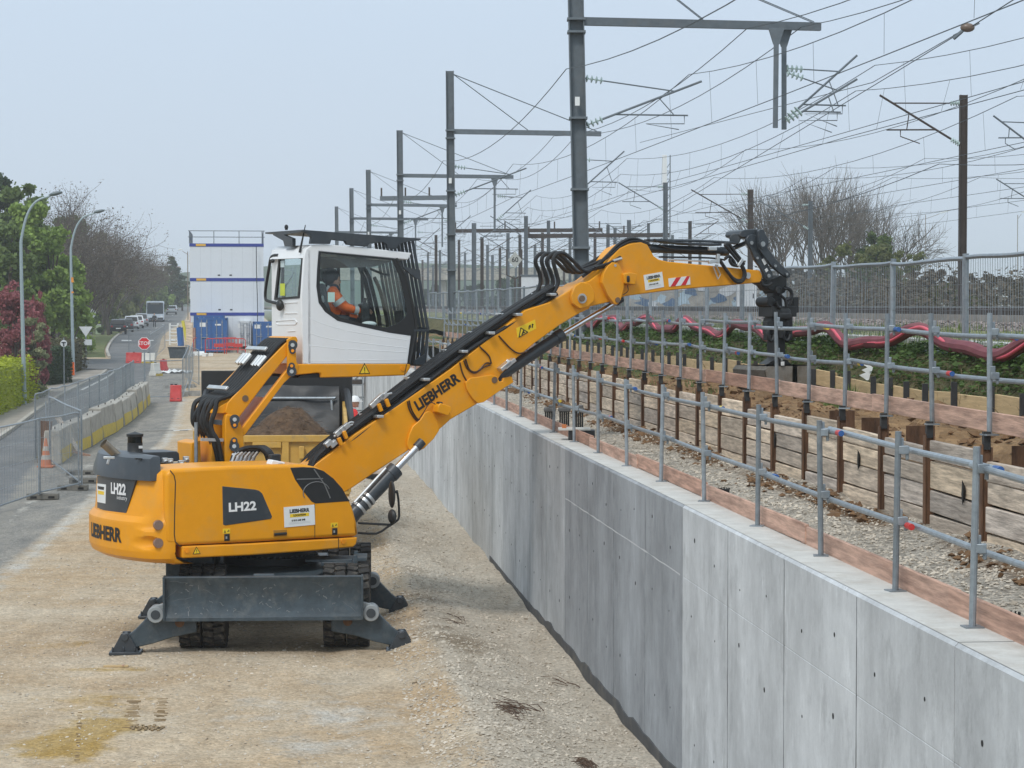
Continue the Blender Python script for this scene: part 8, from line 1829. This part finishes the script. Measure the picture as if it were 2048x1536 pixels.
L(285, 545, 85, 345, LF_OLIVE, 'olive1', 'pale olive tree behind the bus', rz=2.2)
L(345, 505, 44, 400, LF_DARK, 'con1', 'dark pointed conifer left of the white cabins', 3000, .6, seed=8, lumps=14)
L(325, 535, 40, 410, LF_DARK, 'con1', 'lower dark conifer beside the pointed one', rz=1.)
L(365, 545, 40, 420, LF_DARK, 'con1', 'dark conifer partly hidden by the white cabins', rz=2.)
for i, (px, pyt, Y, wpx) in enumerate(((60, 350, 205, 120), (112, 358, 200, 120), (150, 372, 215, 130), (188, 398, 235, 110), (222, 425, 260, 105), (250, 452, 290, 90), (280, 480, 320, 75), (170, 440, 190, 90), (215, 465, 230, 80), (300, 505, 350, 80))):
    p, H, w = veg(px, 700, pyt, wpx, Y); t, tips = bare_tree('bare_tree', '%s bare brown tree from the left in the dense row along the street' % ORD[i], (p.x, p.y, p.z - .2), H, BARK, 4, .62, .22, r=.16, seed=20 + i, stems=2, group='bare brown trees along the street', crownm=mat('brown twig bark', (.105, .082, .068), .95, var=.25))
    tp_ = []
    for q in tips:
        for _ in range(6): tp_.append((q.x + U(-.5, .5), q.y + U(-.5, .5), q.z + U(-.5, .4)))
    scatter_mesh('buds', tp_, [U(.06, .16) for _ in tp_], LF_BROWN, CARD, kind='stuff', parent=t, flat=1.)
SH = 'shrubs on the street bank'
for i, (px, pyt, pyb, wpx, m, key, Y, lb) in enumerate(((160, 600, 676, 80, LF_MID, 'sh1', 215, 'dense green shrub on the bank left of the parked cars'), (200, 560, 655, 70, LF_OLIVE, 'sh3', 255, 'olive green shrub in front of the bare brown trees'), (262, 560, 640, 60, LF_OLIVE, 'sh3', 330, 'olive shrub above the middle of the parked cars'), (207, 600, 655, 48, LF_MID, 'sh1', 262, 'green shrub behind the nearest parked cars'), (275, 585, 640, 75, LF_BRIGHT, 'sh2', 335, 'light green shrub behind the last parked car'), (320, 570, 632, 70, LF_BRIGHT, 'sh2', 390, 'light green bush right of the bus'), (355, 575, 628, 55, LF_MID, 'sh1', 420, 'green bush at the left edge of the cabins'), (150, 610, 690, 90, LF_BRIGHT, 'sh2', 160, 'fresh green bush under the right bent lamp'), (300, 605, 640, 50, LF_MID, 'sh1', 350, 'low green bush directly behind the bus'))):
    p, H, w = veg(px, pyb, pyt, wpx, Y); leafy('shrub', lb, p, H, w * 1.4, m, key, 5200, .24, SH, 'shrub', base=.05, seed=30 + i, rz=i, lumps=8)
p, H, w = veg(28, 730, 548, 150, 106); leafy('plum_tree', 'big red leaved plum tree behind the taller bent lamp', p, H, w, LF_RED, 'plum', 9000, .115, None, 'tree', seed=41, lumps=13, base=.12)
p, H, w = veg(78, 725, 570, 60, 108); leafy('plum_tree', 'smaller red leaved plum branch crown right of the big one', p, H, w, LF_RED, 'plum', rz=1.4)
p, H, w = veg(72, 735, 618, 75, 104); leafy('blossom_shrub', 'cream flowering shrub below the red plum tree', p, H, w * 1.2, LF_CREAM, 'cream', 6000, .10, None, 'shrub', seed=43, base=.05)
p, H, w = veg(30, 735, 640, 90, 103); leafy('blossom_shrub', 'dark red tinted shrub behind the yellow green hedge', p, H, w * 1.2, LF_RED, 'plum2', 5000, .10, None, 'shrub', seed=44, base=.05)
def hedge(name, label, corners, H, m, leaf, n, rnd=.25):
    # box hedge: leaves over the surfaces of a rounded block given by its footprint
    a, c, d = [Vector(p) for p in corners]; t = thing(name, label, 'hedge', a); u, v = c - a, d - a; P = []
    for _ in range(n):
        f, g_, h = RNG.random(), RNG.random(), RNG.random(); s = RNG.random()
        if s < .35: h = 1
        elif s < .6: g_ = 0
        elif s < .72: f = 0
        elif s < .9: f = 1
        else: pass
        k = 1 - .10 * max(0, h - .7) / .3; q = u * (.5 + (f - .5) * k) + v * (.5 + (g_ - .5) * k); q.z = h * H * (1 + .05 * hn(q.x, q.y, 1.5)) ; q += Vector((RNG.gauss(0, .05), RNG.gauss(0, .05), RNG.gauss(0, .05))); P.append(q)
    scatter_mesh('foliage', [tuple(q) for q in P], [U(.6, 1.4) * leaf for _ in P], m, CARD, kind=None, parent=t, flat=1.)
    core = MB().prism([u * .08 + v * .08, u * .92 + v * .08, u * .92 + v * .92, u * .08 + v * .92], (0, 0, H * .9)); core.build('hedge_core', m, t, smooth=0); return t
a = GR(-75, 868); c = GR(76, 803); n_ = Vector((-(c - a).y, (c - a).x, 0)).normalized(); hedge('clipped_hedge', 'bright yellow green clipped hedge at the foot of the taller bent lamp', (a, c, a + n_ * 2.2), 2.05, LF_HEDGE, .09, 9000)
a, c = GR(79, 778), GR(140, 770); hedge('clipped_hedge', 'dark green clipped hedge left of the orange wrapped lamp', (a, c, a + Vector((-.6, 3.0, 0))), 1.95, LF_DARK, .10, 4200)
a, c = GR(100, 765), GR(174, 742); hedge('clipped_hedge', 'loose olive brown hedge reaching the side road corner', (a, c, a + Vector((-2, 3.5, 0))), 2.1, leaf_mat('olive brown hedge leaves', (.045, .055, .02), (.17, .14, .07), 1.6), .10, 4200)
pts, sz = [], []
for _ in range(9000):
    y = 80 + 150 * RNG.random(); x = xleft(y) - 2.7 - 7 * RNG.random()**1.3; pts.append((x, y, zground(x, y, x - xw(y)))); sz.append(U(.1, .32))
scatter_mesh('roadside_grass', pts, sz, LF_GRASS, BLADE, flat=1.)
# right side beyond the tracks
for i, (px, pyt, Y, lb, st_) in enumerate(((1650, 354, 165, 'large pale bare tree beyond the railway, tallest on the right', 3), (1560, 372, 160, 'pale bare tree left of the tallest one beyond the railway', 3), (1715, 395, 172, 'bare tree right of the tallest one', 2), (1790, 425, 168, 'spreading bare tree beside the ivy clad trunk', 2), (1605, 362, 175, 'bare tree just left behind the tallest one', 3), (1690, 372, 178, 'bare tree just right behind the tallest one', 3))):
    p = W(px, 612, Y); H = (W(px, pyt, Y).z - 4.0) * 1.16; t, tips = bare_tree('bare_tree', lb, (p.x, Y, 3.9), H, BARKL, 4, .36 if i != 3 else .6, .2, r=.13, seed=60 + i, stems=st_, group='bare trees beyond the railway')
    scatter_mesh('buds', [(q.x + U(-.4, .4), q.y + U(-.4, .4), q.z + U(-.4, .3)) for q in tips for _ in range(5)], [U(.04, .11) for q in tips for _ in range(5)], LF_BROWN, TW, kind='stuff', parent=t, flat=1.)
p = W(1755, 612, 166); leafy('ivy_tree', 'dark ivy clad tree between the bare trees on the right', (p.x, 166, 4), W(1755, 450, 166).z - 4, 4.2, LF_MID, 'ivyt', 6000, .20, None, 'tree', seed=71, base=.2)
for i, (px, pyt, wpx, m, key, Y, lb) in enumerate(((1720, 480, 190, LF_OLIVE, 'rs1', 158, 'olive green bush under the ivy clad tree'), (1800, 495, 130, LF_OLIVE, 'rs1', 160, 'olive bush right of the ivy clad tree'), (1600, 530, 150, LF_SCRUB, 'rs2', 150, 'brown bare thicket behind the hanging grab'), (1540, 545, 110, LF_SCRUB, 'rs2', 148, 'brown thicket left of the bare trees'), (1690, 550, 120, LF_SCRUB, 'rs2', 140, 'brown thicket below the olive bush'), (1860, 535, 130, LF_SCRUB, 'rs2', 130, 'dark brown scrub behind the right mast'), (1960, 545, 150, LF_SCRUB, 'rs2', 122, 'brown scrub right of the rusty mast'), (2040, 555, 110, LF_SCRUB, 'rs2', 124, 'brown scrub at the far right of the scrub row'), (1900, 570, 120, LF_OLIVE, 'rs4', 118, 'olive scrub behind the rusty mast foot'), (1790, 560, 120, LF_SCRUB, 'rs2', 128, 'brown scrub low between the mast and the trees'))):
    p = W(px, 612, Y); leafy('thicket', lb, (p.x, Y, 3.95), W(px, pyt, Y).z - 3.9, wpx / FPX * Y * 1.9, m, key, 7000, .17, 'thickets beyond the railway', 'shrub', base=.02, seed=80 + i, rz=i, lumps=10)
for i, (px, pyt, wpx, Y) in enumerate(sorted(((1090, 548, 160, 380), (1170, 552, 150, 380), (1250, 556, 150, 390), (1330, 560, 150, 360), (1420, 565, 150, 300), (1020, 556, 120, 400), (1490, 560, 130, 260), (870, 570, 110, 460), (950, 570, 120, 470)))):
    p = W(px, 612, Y); leafy('broadleaf_tree', '%s dim distant tree from the left behind the railway masts' % ORD[i], (p.x, Y, 3.8), W(px, pyt, Y).z - 3.8, wpx / FPX * Y, LF_DARK, 'far1', 1800, .8, 'far trees behind the railway', seed=99, rz=i, base=.03)
pts, sz = [], []
for _ in range(12000):
    px = U(1470, 2080); Y = U(104, 135); p = W(px, 612, Y); h = 2.6 * (.7 + .4 * hn(p.x, Y, .35)); pts.append((p.x, Y, 4.05 + h * RNG.random()**1.2)); sz.append(U(.07, .22))
scatter_mesh('undergrowth', pts, sz, LF_SCRUB, CARD, flat=1.)
# distant hills and town
hl = MB(); hv_ = []; n_ = 60
for j in range(2):
    for i in range(n_ + 1): x = -700 + 1500 * i / n_; hv_.append((x, 870 + 40 * j, 3.0 if j == 0 else 12 + 7 * hn(x, 0, .006) + 9 * math.exp(-((x + 120) / 130)**2)))
hl.add(hv_, [(i, i + 1, i + n_ + 2, i + n_ + 1) for i in range(n_)]); hl.build('hills', LF_DARK, smooth=60, kind='structure')
for i, (px, w_, h_, Y) in enumerate(((2000, 14, 3.6, 480), (2035, 18, 4.6, 500), (1960, 10, 3.2, 470), (1905, 12, 3.4, 490), (322, 9, 11, 620), (1290, 14, 5, 520))):
    p = W(px, 612, Y); t = thing('distant_building', ('%s pale low building far on the right horizon' % ORD[i] if px > 1800 else 'pale building far away above the left trees' if px < 400 else 'pale distant building behind the masts'), 'building', (p.x, Y, 3.9), 0, 'distant town buildings'); MB().box((0, 0, h_ / 2), (w_, 8, h_)).build('building_wall', CABW, t, smooth=0); MB().box((0, 0, h_ + .2), (w_ + .6, 8.6, .4)).build('roof', mat('far roof', (.25, .16, .13), .9), t, smooth=0)
    for k in range(3): MB().box((-w_ * .3 + w_ * .3 * k, -4.02, h_ * .55), (w_ * .14, .05, h_ * .3)).build('window', DARK, t, smooth=0)
# ------------------------------------------------------------------ haze
hz_m = bpy.data.materials.new('haze air'); hz_m.use_nodes = True; _n = hz_m.node_tree; _n.nodes.clear(); _o = _n.nodes.new('ShaderNodeOutputMaterial'); _v = _n.nodes.new('ShaderNodeVolumePrincipled')
_v.inputs['Color'].default_value = (.93, .96, 1, 1); _v.inputs['Density'].default_value = HAZE = .0005; _v.inputs['Anisotropy'].default_value = .2; _n.links.new(_v.outputs[0], _o.inputs['Volume'])
if HAZE > 0: MB().box((0, 1130, 14.2), (4200, 3800, 34)).build('haze', hz_m, smooth=0, kind='stuff')
# ------------------------------------------------------------------ keep the tree of parts at most thing > part > sub-part
for o in list(SC.objects):
    ch = [o]
    while ch[-1].parent: ch.append(ch[-1].parent)
    if len(ch) > 3:
        M = o.matrix_basis.copy(); a = o.parent
        while a is not ch[-2]: M = a.matrix_basis @ M; a = a.parent
        o.parent = ch[-2]; o.matrix_basis = M
